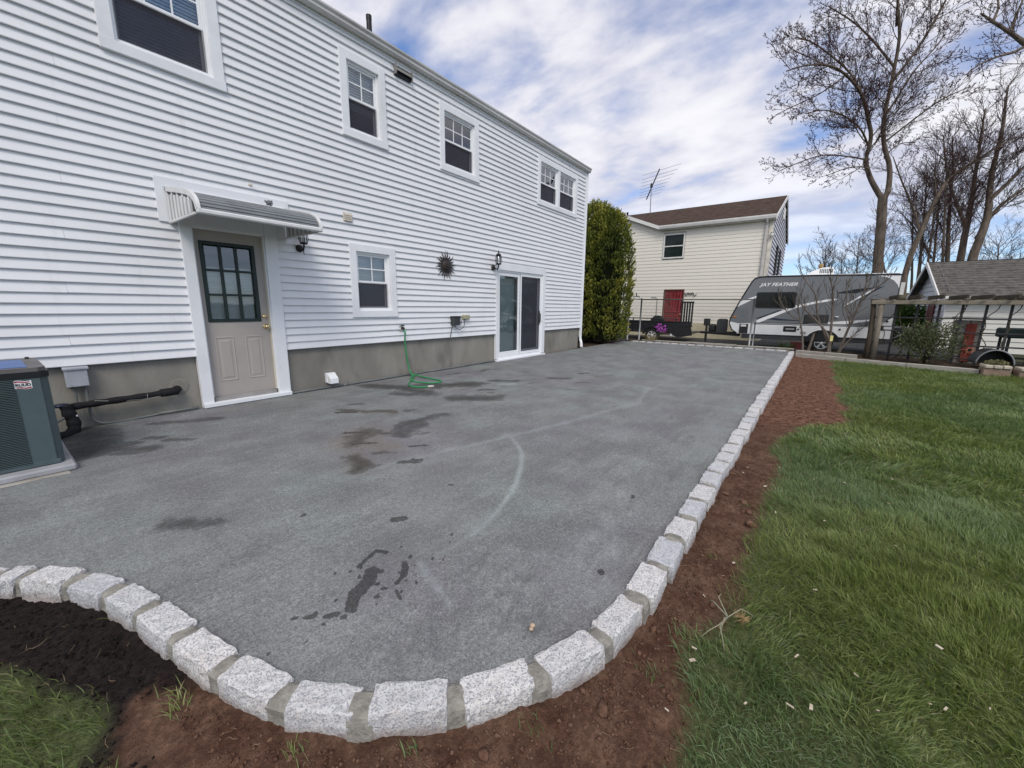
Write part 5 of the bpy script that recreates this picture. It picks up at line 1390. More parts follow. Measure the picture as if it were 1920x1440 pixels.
# gable end facing right
GBL = siding_material('gable siding', (.62, .62, .66), (.5, .5, .53))
g = MB(); z = .3
while z < 6.4:
    e = 8*(1-max(0, z-4.9)/1.6)/2; y0, y1 = -4-e, -4+e
    g.add([(NX0, y0, z), (NX0, y1, z), (NX0-.045, y1, z+.004), (NX0-.045, y0, z+.004), (NX0-.045, y0, z+.02), (NX0-.045, y1, z+.02), (NX0-.006, y0, z+.17), (NX0-.006, y1, z+.17)], [(0, 1, 2, 3), (3, 2, 5, 4), (4, 5, 7, 6)]); z += .17
tag(g.build('siding', GBL, nb), kind='stuff')
g = MB(); g.prism([(0, 4.9), (-8, 4.9), (-4, 6.5)], 0, NX0+.0, NX0+.1); g.build('gable', BEID, nb)
for s in ((.22, 4.95, -4.0, 6.58), (-8.22, 4.95, -4.0, 6.58)):
    MB().prism([(s[0], s[1]-.12), (s[0], s[1]+.05), (s[2], s[3]+.04), (s[2], s[3]-.14)], 0, NX0-.125, NX0-.095).build('rake_board', NW, nb)
for y in (-2.6, -4.4): MB().bbox(NX0-.10, NX0-.02, y-.24, y+.24, 2.7, 4.15, .01).build('shutter', BLACK, nb)
MB().bbox(NX0-.09, NX0-.02, -4.25, -3.75, 5.5, 6.0, .02).build('gable_vent', NW, nb)
# downspout, camera, window, door
d_ = MB(); d_.bbox(NX0+.16, NX0+.25, .03, .11, .2, 4.75, .01); d_.tube([(NX0+.205, .27, 4.9), (NX0+.205, .2, 4.78), (NX0+.205, .07, 4.68)], .045, 8); d_.build('downspout', mat('grey downspout', (.52, .49, .47), .6, .3, .1), nb)
c_ = MB(); c_.bbox(NX0-.06, NX0+.04, .05, .12, 4.28, 4.36, .01); c_.lathe([(0, -.09), (.06, -.05), (.075, 0), (.07, .03), (0, .05)], (NX0-.02, .16, 4.25), 'z', 12); c_.build('security_camera', NW, nb, True)
wnd = rect_frame(MB(), -1.05, -.10, 3.56, 4.66, .06, -.03, .06, .005).build('window', NW, nb)
DG = mat('dark window glass', (.018, .026, .026), .08, .5, .3, 3)
for a, b in ((3.62, 4.09), (4.13, 4.60)): MB().box(-.99, -.16, -.02, .012, a, b).build('pane', DG, wnd)
MB().bbox(-.995, -.155, -.02, .04, 4.085, 4.135, .004).build('meeting_rail', NW, wnd)
RED = mat('red door paint', (.33, .045, .052), .5, .3, .10, 3, dirt=(.26, .05, .05))
dd = MB().bbox(-1.17, -.35, -.05, .0, .08, 2.11, .006).build('door', RED, nb)
fr_ = rect_frame(MB(), -1.22, -.30, .06, 2.16, .05, -.06, .035, .005); fr_.build('door_frame', mat('dark red frame', (.12, .06, .05), .6), dd)
for a, b, p, q in ((-.70, -.42, .25, .95), (-1.08, -.80, .25, .95), (-.70, -.42, 1.1, 1.95), (-1.08, -.80, 1.1, 1.95)): rect_frame(MB(), a, b, p, q, .03, .0005, .012, .003).build('panel', RED, dd)
MB().lathe([(.03, 0), (.035, .05), (0, .06)], (-1.12, .0, 1.0), 'y', 10).build('door_knob', BRASS, dd)
s_ = MB(); s_.tube(spline([(-1.25, .04, 2.0), (-1.32, .05, 1.86), (-1.40, .05, 1.98), (-1.50, .05, 1.90), (-1.60, .05, 2.0), (-1.66, .05, 1.88), (-1.72, .05, 1.86), (-1.76, .05, 1.96)]), .014, 6)
for k in range(6): s_.tube([(-1.36-k*.055, .05, 1.90), (-1.34-k*.055, .05, 2.01)], .010, 5)
tag(s_.build('scroll_sign', IRON), 'black wrought iron scroll on the beige wall right of the red door', 'scroll').matrix_world = nb.matrix_basis if False else Matrix.Translation((20, 6.3, 0)) @ Matrix.Rotation(NA, 4, 'Z')
MB().tube([(.28, .04, 1.8), (.05, .04, 1.8), (-.02, .04, 1.7), (-.02, .04, .9)], .012, 6).build('wall_pipe', GALV, nb, True)
MB().lathe([(.06, 6.3), (.06, 6.75), (0, 6.75)], (3.3, -3.9, 0), 'z', 10).build('flue', BLACK, nb)
MB().lathe([(.03, 5.5), (.03, 6.25), (0, 6.25)], (2.6, -.3, 0), 'z', 8).build('vent_pipe', BLACK, nb)

# ---- antenna
def antenna():
    t = thing('tv_antenna', 'tall television antenna with long elements on the brown roof ridge', 'antenna', (23.5, 8.15, 6.2))
    AL = mat('antenna aluminium', (.20, .21, .22), .5, .4, .1)
    MB().tube([(23.5, 8.15, 5.6), (23.5, 8.20, 8.05)], .022, 6).build('mast', AL, t, True)
    a, b = Vector((24.2, 8.68, 7.40)), Vector((23.0, 7.66, 8.52)); d = (b-a)
    MB().tube([a, b], .03, 6).build('boom', ACD, t, True)
    side = Vector((.35, 1, -.05)).normalized()
    side = (Vector((0.0, 1.0, -.12))).normalized()
    for k, f in enumerate((.12, .22, .32, .44, .56, .68, .80, .95)):
        c = a+d*f; L = .62+.55*f
        MB().tube([c+side*L*.75, c-side*L*1.0], .008, 4).build('element', AL, t)
    MB().bbox(23.46, 23.54, 8.14, 8.26, 7.78, 7.98, .01).build('clamp', ACD, t)
antenna()

# ---- camper (own frame: x towards its nose, left in the picture, y towards the viewer)
CA = radians(97)
rv = thing('travel_camper', 'grey and white travel camper with white lettering parked behind the fence', 'camper', (16.2, -.3, 0), CA, local=True)
CG = mat('camper grey', (.165, .174, .185), .38, .45, .05, 2)
CW = mat('camper white', (.84, .84, .84), .4, .45, .03, 3, dirt=(.66, .65, .63))
CB = mat('camper black trim', (.014, .014, .016), .4, .4, .15)
CBLUE = mat('camper dark blue', (.012, .022, .045), .35, .45, .2)
prof = [(-1.53, .46), (2.02, .46), (2.50, .46), (2.66, .58), (2.76, .80), (2.74, .98), (2.52, 1.54), (2.33, 1.96), (2.22, 2.20), (2.14, 2.30), (2.02, 2.345), (1.80, 2.36), (.3, 2.36), (-1.53, 2.33)]
MB().prism(prof, 1, -2.15, 0).build('body', CG, rv)
def decal(name, pts, m, y=.004):
    n = len(pts)
    V = [(x, .0015, z) for x, z in pts]+[(x, y, z) for x, z in pts]
    return MB().add(V, [tuple(range(n, 2*n)), tuple(range(n-1, -1, -1))]+[(i, (i+1) % n, n+(i+1) % n, n+i) for i in range(n)]).build(name, m, rv)
decal('lower_panel', [(-1.53, .46), (2.50, .46), (2.66, .58), (2.745, .76), (2.735, .86), (2.48, .80), (2.30, .815), (1.2, .83), (-1.53, .83)], CW, .012)
MB().bbox(-1.53, 2.05, .0, .02, .832, .850, .003).build('belt_trim', CB, rv)
# black edge trims along nose and roof
def edge_trim(pts, r): return MB().tube([(x, .004, z) for x, z in pts], r, 6).build('edge_trim', CB, rv, True)
edge_trim([(2.50, .47), (2.66, .585), (2.76, .80), (2.74, .98), (2.52, 1.54), (2.33, 1.96), (2.22, 2.20), (2.14, 2.30), (2.02, 2.345), (1.80, 2.36)], .022)
edge_trim([(1.80, 2.355), (.3, 2.36), (-1.53, 2.33)], .020)
edge_trim([(-1.52, 2.33), (-1.52, .47)], .014)
MB().bbox(-1.50, 1.7, -2.1, -.02, 2.365, 2.385, .005).build('roof_skin', CW, rv)
MB().bbox(-1.45, 2.35, -2.05, -.03, .30, .458, .01).build('chassis', mat('chassis grey', (.05, .052, .055), .6), rv)
decal('white_stripe', [(2.06, .85), (1.86, .85), (.95, 1.325), (.45, 1.48), (-.1, 1.60), (-.12, 1.63), (.03, 1.645), (.45, 1.545), (.96, 1.41), (1.5, 1.20)], CW)
decal('white_stripe', [(2.60, 1.34), (2.50, 1.40), (2.03, 1.67), (2.03, 1.735), (2.48, 1.56), (2.55, 1.49)], CW)
decal('white_stripe', [(.55, .855), (-.1, .855), (-.45, .865), (-1.08, 1.0), (-1.08, 1.035), (-.1, .93)], CW)
decal('white_stripe', [(-.30, 1.42), (-.36, 1.44), (-1.02, 1.93), (-1.06, 1.97), (-.98, 1.95), (-.60, 1.68)], CW)
decal('blue_stripe', [(-.58, 1.60), (-.62, 1.60), (-1.08, 1.94), (-1.20, 2.01), (-1.04, 1.97)], CBLUE, .006)
decal('blue_stripe', [(-.10, 1.80), (-.55, 1.80), (-1.0, 1.98), (-.55, 1.93), (-.1, 1.83)], CB)
decal('blue_stripe', [(2.00, .985), (1.85, .985), (1.30, 1.245), (1.15, 1.31), (1.40, 1.25), (1.62, 1.14)], CBLUE)
decal('blue_stripe', [(1.70, .97), (1.30, .935), (.75, .935), (.75, .95), (1.25, .985), (1.45, 1.01)], CBLUE)
decal('white_corner', [(-1.51, 2.31), (-1.51, 1.93), (-1.46, 2.05), (-1.36, 2.17), (-1.22, 2.25), (-1.05, 2.295), (-.90, 2.315)], CW)
decal('white_corner', [(-1.51, .852), (-1.51, 1.14), (-1.46, 1.06), (-1.30, .95), (-1.10, .88), (-.95, .852)], CW)
def rounded(x0, x1, z0, z1, r, n=4):
    P = []
    for cx, cz, a0 in ((x1-r, z1-r, 0), (x0+r, z1-r, pi/2), (x0+r, z0+r, pi), (x1-r, z0+r, 3*pi/2)):
        P += [(cx+r*cos(a0+pi/2*k/n), cz+r*sin(a0+pi/2*k/n)) for k in range(n+1)]
    return P
decal('window_surround', rounded(.93, 2.04, 1.335, 1.85, .06), CB, .016)
w_ = MB().prism(rounded(.97, 2.0, 1.37, 1.815, .05), 1, .014, .020).build('window', mat('tinted glass', (.008, .009, .009), .10, .25, .3, 3), rv)
MB().bbox(1.66, 1.68, .020, .024, 1.38, 1.81, .001).build('window_bar', CB, w_); MB().bbox(1.68, 2.0, .020, .024, 1.58, 1.595, .001).build('window_bar', CB, w_)
tx = text_part('lettering', 'JAY FEATHER', .17, CW, rv, (1.97, .006, 2.045), (pi/2, 0, pi), .002, .35, .004, 1.05)
wd = max(v.co.x for v in tx.data.vertices)
tx.scale = (1.03/wd, .105/max(v.co.y for v in tx.data.vertices), 1)
hk = decal('hatch', rounded(.81, 1.17, .575, .755, .03), CB, .022); MB().bbox(.87, 1.11, .022, .05, .64, .68, .01).build('hatch_handle', mat('hatch handle', (.4, .4, .4), .4), hk)
vn = decal('fridge_vent', [(.02, .87), (.65, .87), (.65, 1.14), (.02, 1.14)], CB, .016)
for k in range(9): MB().prism([(.016, .885+k*.027), (.026, .89+k*.027), (.016, .905+k*.027)], 0, .04, .63).build('vent_louver', CB, vn)
for x, z, s in ((.70, .74, .035), (.76, .66, .028), (-.30, .70, .03), (-1.38, .98, .03)): MB().lathe([(s, .012), (s, .03), (s*.6, .04), (0, .04)], (x, 0, z), 'y', 12).build('port', CB, rv)
MB().bbox(.54, .70, .012, .03, .52, .60, .006).build('port_cover', mat('hatch handle', (.4, .4, .4)), rv); MB().bbox(-1.32, -1.12, .012, .06, .72, .84, .008).build('tail_lamp_box', CB, rv)
MB().bbox(-.22, -.13, .004, .05, 1.07, 1.10, .006).build('spotlight', CW, rv)
MB().bbox(2.56, 2.68, .003, .02, 1.01, 1.05, .006).build('marker_lamp', mat('amber lens', (.6, .22, .03), .3), rv)
MB().bbox(2.18, 2.44, .0125, .02, .47, .79, .004).build('front_hatch', CB, rv); MB().bbox(2.24, 2.40, .021, .024, .70, .77, .002).build('warning_label', CW, rv)
whl = wheel(rv, (.10, -.10, .245), .30, .21, 5)
ar = MB(); A1 = [(.10+.44*cos(a), .30+.37*sin(a)) for a in np.linspace(0, pi, 14)]; A2 = [(.10+.385*cos(a), .30+.32*sin(a)) for a in np.linspace(pi, 0, 14)]
ar.prism(A1+A2, 1, -.28, .035); ar.build('wheel_arch', CB, rv); MB().prism([(.10+.385*cos(a), .30+.32*sin(a)) for a in np.linspace(0, pi, 14)], 1, -.3, .0135).build('wheel_well', BLACK, rv)
wheel(rv, (.10, -2.05, .245), .30, .21, 5, out=-1)
ac = MB(); pr_ = [(.74, 2.385), (.66, 2.46), (.50, 2.56), (.34, 2.63), (.15, 2.665), (-.02, 2.66), (-.04, 2.385)]; ac.prism(pr_, 1, -1.4, -.75); acu = ac.build('roof_air_conditioner', CW, rv)
for k in range(8): MB().bbox(.0+k*.045, .022+k*.045, -.751, -.742, 2.47, 2.60, .002).build('grille_slot', ACD, acu)
MB().prism([(-.62, 2.385), (-.75, 2.43), (-1.0, 2.43), (-1.12, 2.385)], 1, -1.3, -.8).build('roof_vent', mat('cream vent', (.66, .62, .52), .5), rv)
MB().lathe([(.05, 2.385), (.05, 2.74), (.075, 2.75), (.075, 2.82), (.03, 2.86), (0, 2.86)], (.22, -1.7, 0), 'z', 10).build('flue_cap', mat('yellow brown cap', (.36, .24, .10), .6), rv)
tk = MB(); tk.prism(rounded(2.84, 3.19, .42, .92, .08), 1, -1.35, -.75); tk.build('gas_cover', mat('dark grey cover', (.045, .048, .052), .55), rv)
tg = MB(); tg.tube([(2.4, -.35, .38), (3.75, -1.05, .40)], .045, 6); tg.tube([(2.4, -1.75, .38), (3.75, -1.05, .40)], .045, 6); tg.build('drawbar', CB, rv)
jk = MB(); jk.bbox(3.50, 3.58, -1.09, -1.01, .1, .70, .01); jk.bbox(3.43, 3.65, -1.13, -.97, .66, .92, .02); jk.bbox(3.45, 3.63, -1.15, -.95, -.04, .0, .01); jk.tube([(3.54, -1.05, 0), (3.54, -1.05, .15)], .03, 8); jk.build('tongue_jack', CB, rv)
jt = MB(); jt.lathe([(.12, .42), (.16, .5), (.15, .66), (.06, .72), (0, .72)], (3.32, -1.05, 0), 'z', 12); jt.build('battery_box', CB, rv)
MB().bbox(-1.62, -1.54, -2.0, -.1, .42, .55, .01).build('bumper', CB, rv); MB().bbox(-2.1, -1.64, -1.7, -.15, .40, .80, .02).build('rear_storage', CB, rv)
MB().tube([(-1.56, -.05, .45), (-1.95, -.05, .75)], .02, 6).build('rear_stay', GALV, rv, True)

# ---- bare shrub in front of the camper is grown with the trees below

# ---- trellis and pergola
WOOD = mat('old wood', (.21, .18, .14), .9, .15, .3, 5, col2=(.30, .27, .22), bump=.8, bscale=22, dirt=(.10, .085, .065), dscale=5, stretch=(4, 4, .8))
WOODD = mat('dark old wood', (.060, .048, .036), .9, .15, .3, 5, col2=(.10, .082, .062), bump=.8, bscale=22, stretch=(4, 4, .8))
def trellis():
    t = thing('trellis_pergola', 'old wooden pergola with dark trellis bars at the back right of the lawn', 'pergola', (14.7, -1.3, 0))
    b = MB(); b.tube([(14.72, -1.36, -.1), (14.70, -1.345, .8), (14.72, -1.33, 1.62)], [.062, .056, .06], 8); b.build('post', WOOD, t, True)
    b = MB(); b.tube([(14.78, -1.20, -.1), (14.75, -1.215, .6), (14.80, -1.20, 1.2), (14.77, -1.16, 1.60)], [.075, .06, .055, .06], 8); b.build('post', WOODD, t, True)
    MB().bbox(14.64, 14.79, -7.2, -1.12, 1.46, 1.56, .012).build('beam', WOOD, t); MB().bbox(15.75, 15.87, -7.2, -1.3, 1.50, 1.60, .012).build('beam', WOOD, t)
    b = MB(); b.tube([(14.72, -4.6, -.1), (14.72, -4.6, 1.5)], .06, 8); b.build('post', WOOD, t, True)
    for yy in (-1.4, -4.6): MB().tube([(15.81, yy, -.1), (15.81, yy, 1.52)], .055, 8).build('post', WOOD, t, True)
    for k in range(13): MB().bbox(14.25, 16.0, -1.62-k*.40, -1.575-k*.40, 1.602+random.uniform(-.003, .003), 1.70, .006).build('rafter', WOODD, t)
    BAR = mat('dark trellis steel', (.035, .034, .036), .6, .3, .2)
    for k in range(14): MB().bbox(14.80, 14.836, -1.68-k*.40, -1.632-k*.40, .0, 1.57, .004).build('trellis_bar', BAR, t)
    for z in (.13, .46, .78, 1.12): MB().bbox(14.775, 14.798, -7.0, -1.25, z-.017, z+.017, .004).build('trellis_rail', BAR, t)
    VINE = mat('vine stems', (.085, .07, .05), .9, .1, .3)
    for k in range(9):
        y = -1.3-k*.5; pts = [Vector((14.75, y, .05))]
        for j in range(7): pts.append(pts[-1]+Vector((random.uniform(-.04, .04), random.uniform(-.18, .12), .22)))
        pts[-1].z = min(pts[-1].z, 1.64)
        MB().tube(spline(pts, 3), [.010]*(3*7+1), 5).build('vine', VINE, t, True)
    m_ = MB()
    for k in range(50):
        p = Vector((14.70+random.uniform(-.1, .12), random.uniform(-6.5, -1.2), 1.58)); q = [p]
        for j in range(4): q.append(q[-1]+Vector((random.uniform(-.05, .05), random.uniform(-.2, .2), random.uniform(-.06, .08))))
        m_.tube(q, [.007, .006, .005, .004, .003], 4, False)
    tag(m_.build('vine_tangle', VINE, t), kind='stuff')
trellis()
# ---- stone pillar with red face, star, arch, planters, table
STONE = mat('field stone', (.20, .185, .16), .9, .2, .3, 5, col2=(.33, .31, .28), bump=.8, bscale=25, dirt=(.15, .12, .09))
pl_ = thing('stone_pillar', 'stocky stone pillar with a red painted face behind the trellis', 'pillar', (15.25, -3.12, 0))
for k in range(6):
    for j, (a, b) in enumerate(((-2.90, -3.12), (-3.135, -3.36))):
        MB().bbox(15.20+random.uniform(0, .02), 15.6, b+random.uniform(-.01, .01), a, -.05+k*.19, .13+k*.19, .02).build('stone', STONE, pl_)
MB().bbox(15.12, 15.64, -3.42, -2.84, 1.10, 1.17, .02).build('cap_stone', mat('grey cap stone', (.30, .30, .29), .9, .2, .2, 6, bump=.5), pl_)
MB().bbox(15.165, 15.197, -3.24, -3.06, .04, 1.0, .004).build('red_panel', mat('faded red paint', (.20, .045, .035), .8, .2, .2, 6, dirt=(.20, .09, .07), dscale=6), pl_)
def star():
    t = thing('star_ornament', 'rusty orange metal starburst on the red face of the pillar', 'ornament', (15.12, -3.2, .33)); c = Vector((15.13, -3.20, .34)); M_ = mat('rusty star', (.62, .26, .16), .6, .3, .2)
    MB().lathe([(.04, 0), (.03, -.015), (0, -.02)], c, 'x', 10).build('centre', mat('dark centre', (.03, .02, .02), .6), t)
    for k in range(12):
        a = 2*pi*k/12; L = .17 if k % 2 == 0 else .11; u = Vector((0, cos(a), sin(a))); v = Vector((0, -sin(a), cos(a)))
        q = [c+u*.035-v*.014, c+u*L, c+u*.035+v*.014]; MB().add(q+[p+Vector((.008, 0, 0)) for p in q], [(0, 1, 2), (5, 4, 3), (0, 3, 4, 1), (1, 4, 5, 2)]).build('ray', M_, t)
star()
def arch():
    t = thing('barrel_planter', 'upturned black half barrel arching behind the stone planter', 'barrel', (13.9, -3.3, 0)); b = MB(); y0, z0 = -3.33, .12
    O = [(y0+.30*cos(a), z0+.34*sin(a)) for a in np.linspace(0, pi, 18)]; I_ = [(y0+.275*cos(a), z0+.315*sin(a)) for a in np.linspace(pi, 0, 18)]
    b.prism(O+I_, 0, 13.75, 14.35); b.build('shell', CB, t); MB().prism([(y0+.274*cos(a), z0+.314*sin(a)) for a in np.linspace(0, pi, 18)], 0, 14.2, 14.22).build('back', BLACK, t)
    b = MB(); b.tube([(13.75, y0+.29*cos(a), z0+.33*sin(a)) for a in np.linspace(0, pi, 18)], .016, 6); b.build('rim', mat('grey rim', (.20, .21, .22), .5), t, True)
arch()
def planter(x, y0, y1, z1, label, mm, plants):
    t = thing('planter_box', label, 'planter', (x, (y0+y1)/2, -.06))
    MB().bbox(x-.02, x+.32, y0, y1, -.08, z1-.07, .01).build('box', mm, t)
    n = 3
    for k in range(n): MB().bbox(x-.05, x+.34, y0+(y1-y0)*k/n+.006, y0+(y1-y0)*(k+1)/n-.006, z1-.068, z1, .012).build('cap_stone', mat('pale cap stones', (.48, .43, .35), .8, .2, .2, 7, bump=.5), t)
    if plants:
        b = MB()
        for i in range(260):
            a = random.uniform(0, 6.28); r = random.random()**.5; p = Vector((x+.15+.12*r*cos(a), (y0+y1)/2+abs(y1-y0)*.42*r*sin(a), z1+random.uniform(0, .12)*(1-r*.5))); d = Vector((random.gauss(0, 1), random.gauss(0, 1), random.gauss(.6, .5))).normalized(); s = d.orthogonal().normalized()*.012
            b.add([p-s, p+d*.03-s*.6, p+d*.05, p+s], [(0, 1, 2, 3)])
        tag(b.build('plants', mat('planter leaves', (.06, .085, .025), .7, .2, .4, 30, col2=(.22, .18, .10)), t), kind='stuff')
planter(13.05, -3.42, -3.02, .17, 'pale capped stone planter with small plants at the right edge of the lawn', mat('tan block', (.26, .19, .145), .9, .2, .15, 6, bump=.4), True)
planter(13.02, -4.3, -3.52, .15, 'tan block planter at the far right edge beside the stone planter', mat('tan block', (.26, .19, .145)), False)
def table():
    t = thing('covered_table', 'garden table with dark green cover behind the trellis at the right edge', 'table', (15.7, -4.2, 0)); GC = mat('dark green cover', (.022, .035, .032), .7, .2, .2, 5)
    MB().bbox(15.35, 16.1, -5.4, -3.78, .66, .90, .03).build('cover', GC, t)
    for x in (15.4, 16.0):
        for y in (-5.3, -3.9): MB().bbox(x, x+.05, y, y+.05, -.05, .66, .006).build('leg', CB, t)
    MB().bbox(15.38, 15.42, -5.3, -3.85, .15, .2, .005).build('stretcher', CB, t)
table()

# ---- garage at the right
gr = thing('white_garage', 'white garage with grey shingle roof behind the trellis at the right', 'garage', (24, -8, 0))
GW = siding_material('garage siding', (.70, .685, .63), (.58, .565, .51)); GG = siding_material('garage gable siding', (.46, .48, .50), (.38, .39, .40))
GX, GY = 21.0, -3.62
g_ = MB(); g_.box(GX+.03, 27, -14, GY-.03, -.13, 1.9); g_.prism([(GX, 1.9), (27, 1.9), (24, 3.2)], 1, -14, GY-.03); g_.build('wall', BEID, gr)
b = MB(); z = -.1
while z < 1.84:
    b.add([(GX+.03, -14, z), (GX+.03, GY, z), (GX-.005, GY, z+.002), (GX-.005, -14, z+.002), (GX-.005, GY, z+.014), (GX-.005, -14, z+.014), (GX+.02, GY, z+.2), (GX+.02, -14, z+.2)], [(0, 1, 2, 3), (3, 2, 4, 5), (5, 4, 6, 7)]); z += .2
tag(b.build('siding', GW, gr), kind='stuff')
b = MB(); z = -.1
while z < 3.05:
    e = 3*(1-max(0, z-1.9)/1.3); xa, xb = 24-e, 24+e
    b.add([(xa, GY-.03, z), (xb, GY-.03, z), (xb, GY+.01, z+.002), (xa, GY+.01, z+.002), (xa, GY+.01, z+.014), (xb, GY+.01, z+.014), (xa, GY-.02, z+.2), (xb, GY-.02, z+.2)], [(0, 1, 2, 3), (3, 2, 5, 4), (4, 5, 7, 6)]); z += .2
tag(b.build('siding', GG, gr), kind='stuff')
SHG = mat('grey shingles', (.075, .070, .064), .9, .15, .3, 6, col2=(.150, .138, .124), bump=.6, bscale=30)
b = MB(); n = 15
for s in (1, -1):
    for k in range(n):
        f0, f1 = k/n, (k+1)/n+.01; x0, z0 = 24-s*3.35*(1-f0), 1.80+1.45*f0; x1_, z1_ = 24-s*3.35*(1-f1), 1.80+1.45*f1
        b.add([(x0, GY+.28, z0), (x0, -14.3, z0), (x0, -14.3, z0+.03), (x0, GY+.28, z0+.03), (x1_, GY+.28, z1_+.008), (x1_, -14.3, z1_+.008)], [(0, 1, 2, 3), (3, 2, 5, 4)])
rs_ = b.build('roof', SHG, gr); tag(rs_, kind='stuff')
for s in (1, -1): MB().prism([(24-s*3.40, 1.70), (24-s*3.40, 1.84), (24, 3.28), (24, 3.12)], 1, GY+.27, GY+.31).build('rake_board', NW, gr)
MB().bbox(20.62, 20.72, -14.2, GY+.28, 1.72, 1.82, .01).build('gutter', NW, gr)
d_ = MB().bbox(22.6, 23.7, GY+.005, GY+.05, .0, 1.72, .01).build('door', mat('dark red door', (.10, .018, .018), .6), gr)
MB().bbox(20.99, 21.12, GY-.02, GY+.02, -.1, 1.78, .005).build('corner_board', NW, gr)
# ---- far white house, picket fence and clipped bushes
fh = thing('far_house', 'small far white house seen between the camper and the garage', 'house', (32, -4, 0))
MB().box(31, 37, -6.5, -2.9, -.13, 1.7).build('wall', GW, fh); MB().prism([(30.7, 1.68), (37.3, 1.68), (34, 2.35)], 1, -6.8, -2.7).build('roof', mat('mossy roof', (.10, .092, .05), .9, .1, .3, 3, col2=(.09, .08, .065)), fh)
MB().box(33.4, 33.9, -3.9, -3.3, 2.1, 2.95).build('chimney', NW, fh)
for y in (-4.55, -3.55):
    w_ = rect_frame(MB(), 0, 1, 0, 1, .1, 0, .1).build('window', NW, fh)
    w_.matrix_world = Matrix(((0, 1, 0, 30.94), (1, 0, 0, y-.4), (0, 0, 1.1, .9), (0, 0, 0, 1)))
    MB().box(30.99, 31.02, y-.3, y+.5, 1.0, 1.95).build('pane', DG, fh)
pf = thing('picket_fence', 'short white picket fence behind the rear of the camper', 'fence', (25, -3, 0))
for k in range(14):
    y = -2.5-k*.12; MB().prism([(y-.04, .1), (y+.04, .1), (y+.04, .95), (y, 1.02), (y-.04, .95)], 0, 25, 25.02).build('picket', NW, pf)
for z in (.3, .8): MB().box(25.02, 25.06, -4.2, -2.4, z, z+.08).build('rail', NW, pf)

# ---- leafy shrubs and the arborvitae
def leaf_cloud(n, pfun, size, tall=1.0, up=.4):
    """n small kite-shaped leaves; pfun(n) gives positions and outward normals"""
    P, N_ = pfun(n)
    d = N_*.7+RNG.normal(0, .55, (n, 3)); d[:, 2] += up; d /= np.linalg.norm(d, axis=1)[:, None]
    s = np.cross(d, RNG.normal(0, 1, (n, 3))); s /= np.linalg.norm(s, axis=1)[:, None]
    L = size*(.6+.8*RNG.random(n))[:, None]; W_ = L*.30/tall
    V = np.stack([P, P+d*L*.5-s*W_, P+d*L, P+d*L*.5+s*W_], 1).reshape(-1, 3)
    F = np.arange(4*n).reshape(n, 4); return V, F
def leaf_material(name, dark, mid, lite, rough=.6):
    m = new_mat(name); t = NT(m)
    a = t.n('ShaderNodeAttribute', attribute_name='tint').outputs['Fac']
    c = t.mix(t.ramp(a, .0, .5), dark, mid); c = t.mix(t.ramp(a, .5, 1.0), c, lite)
    tr_ = t.n('ShaderNodeBsdfTranslucent', {0: t.mix(1.0, c, (1.1, 1.2, .6), 'MULTIPLY')}).outputs[0]
    t.out(t.n('ShaderNodeMixShader', {0: .2, 1: t.bsdf(c, rough, .25), 2: tr_}).outputs[0]); return m
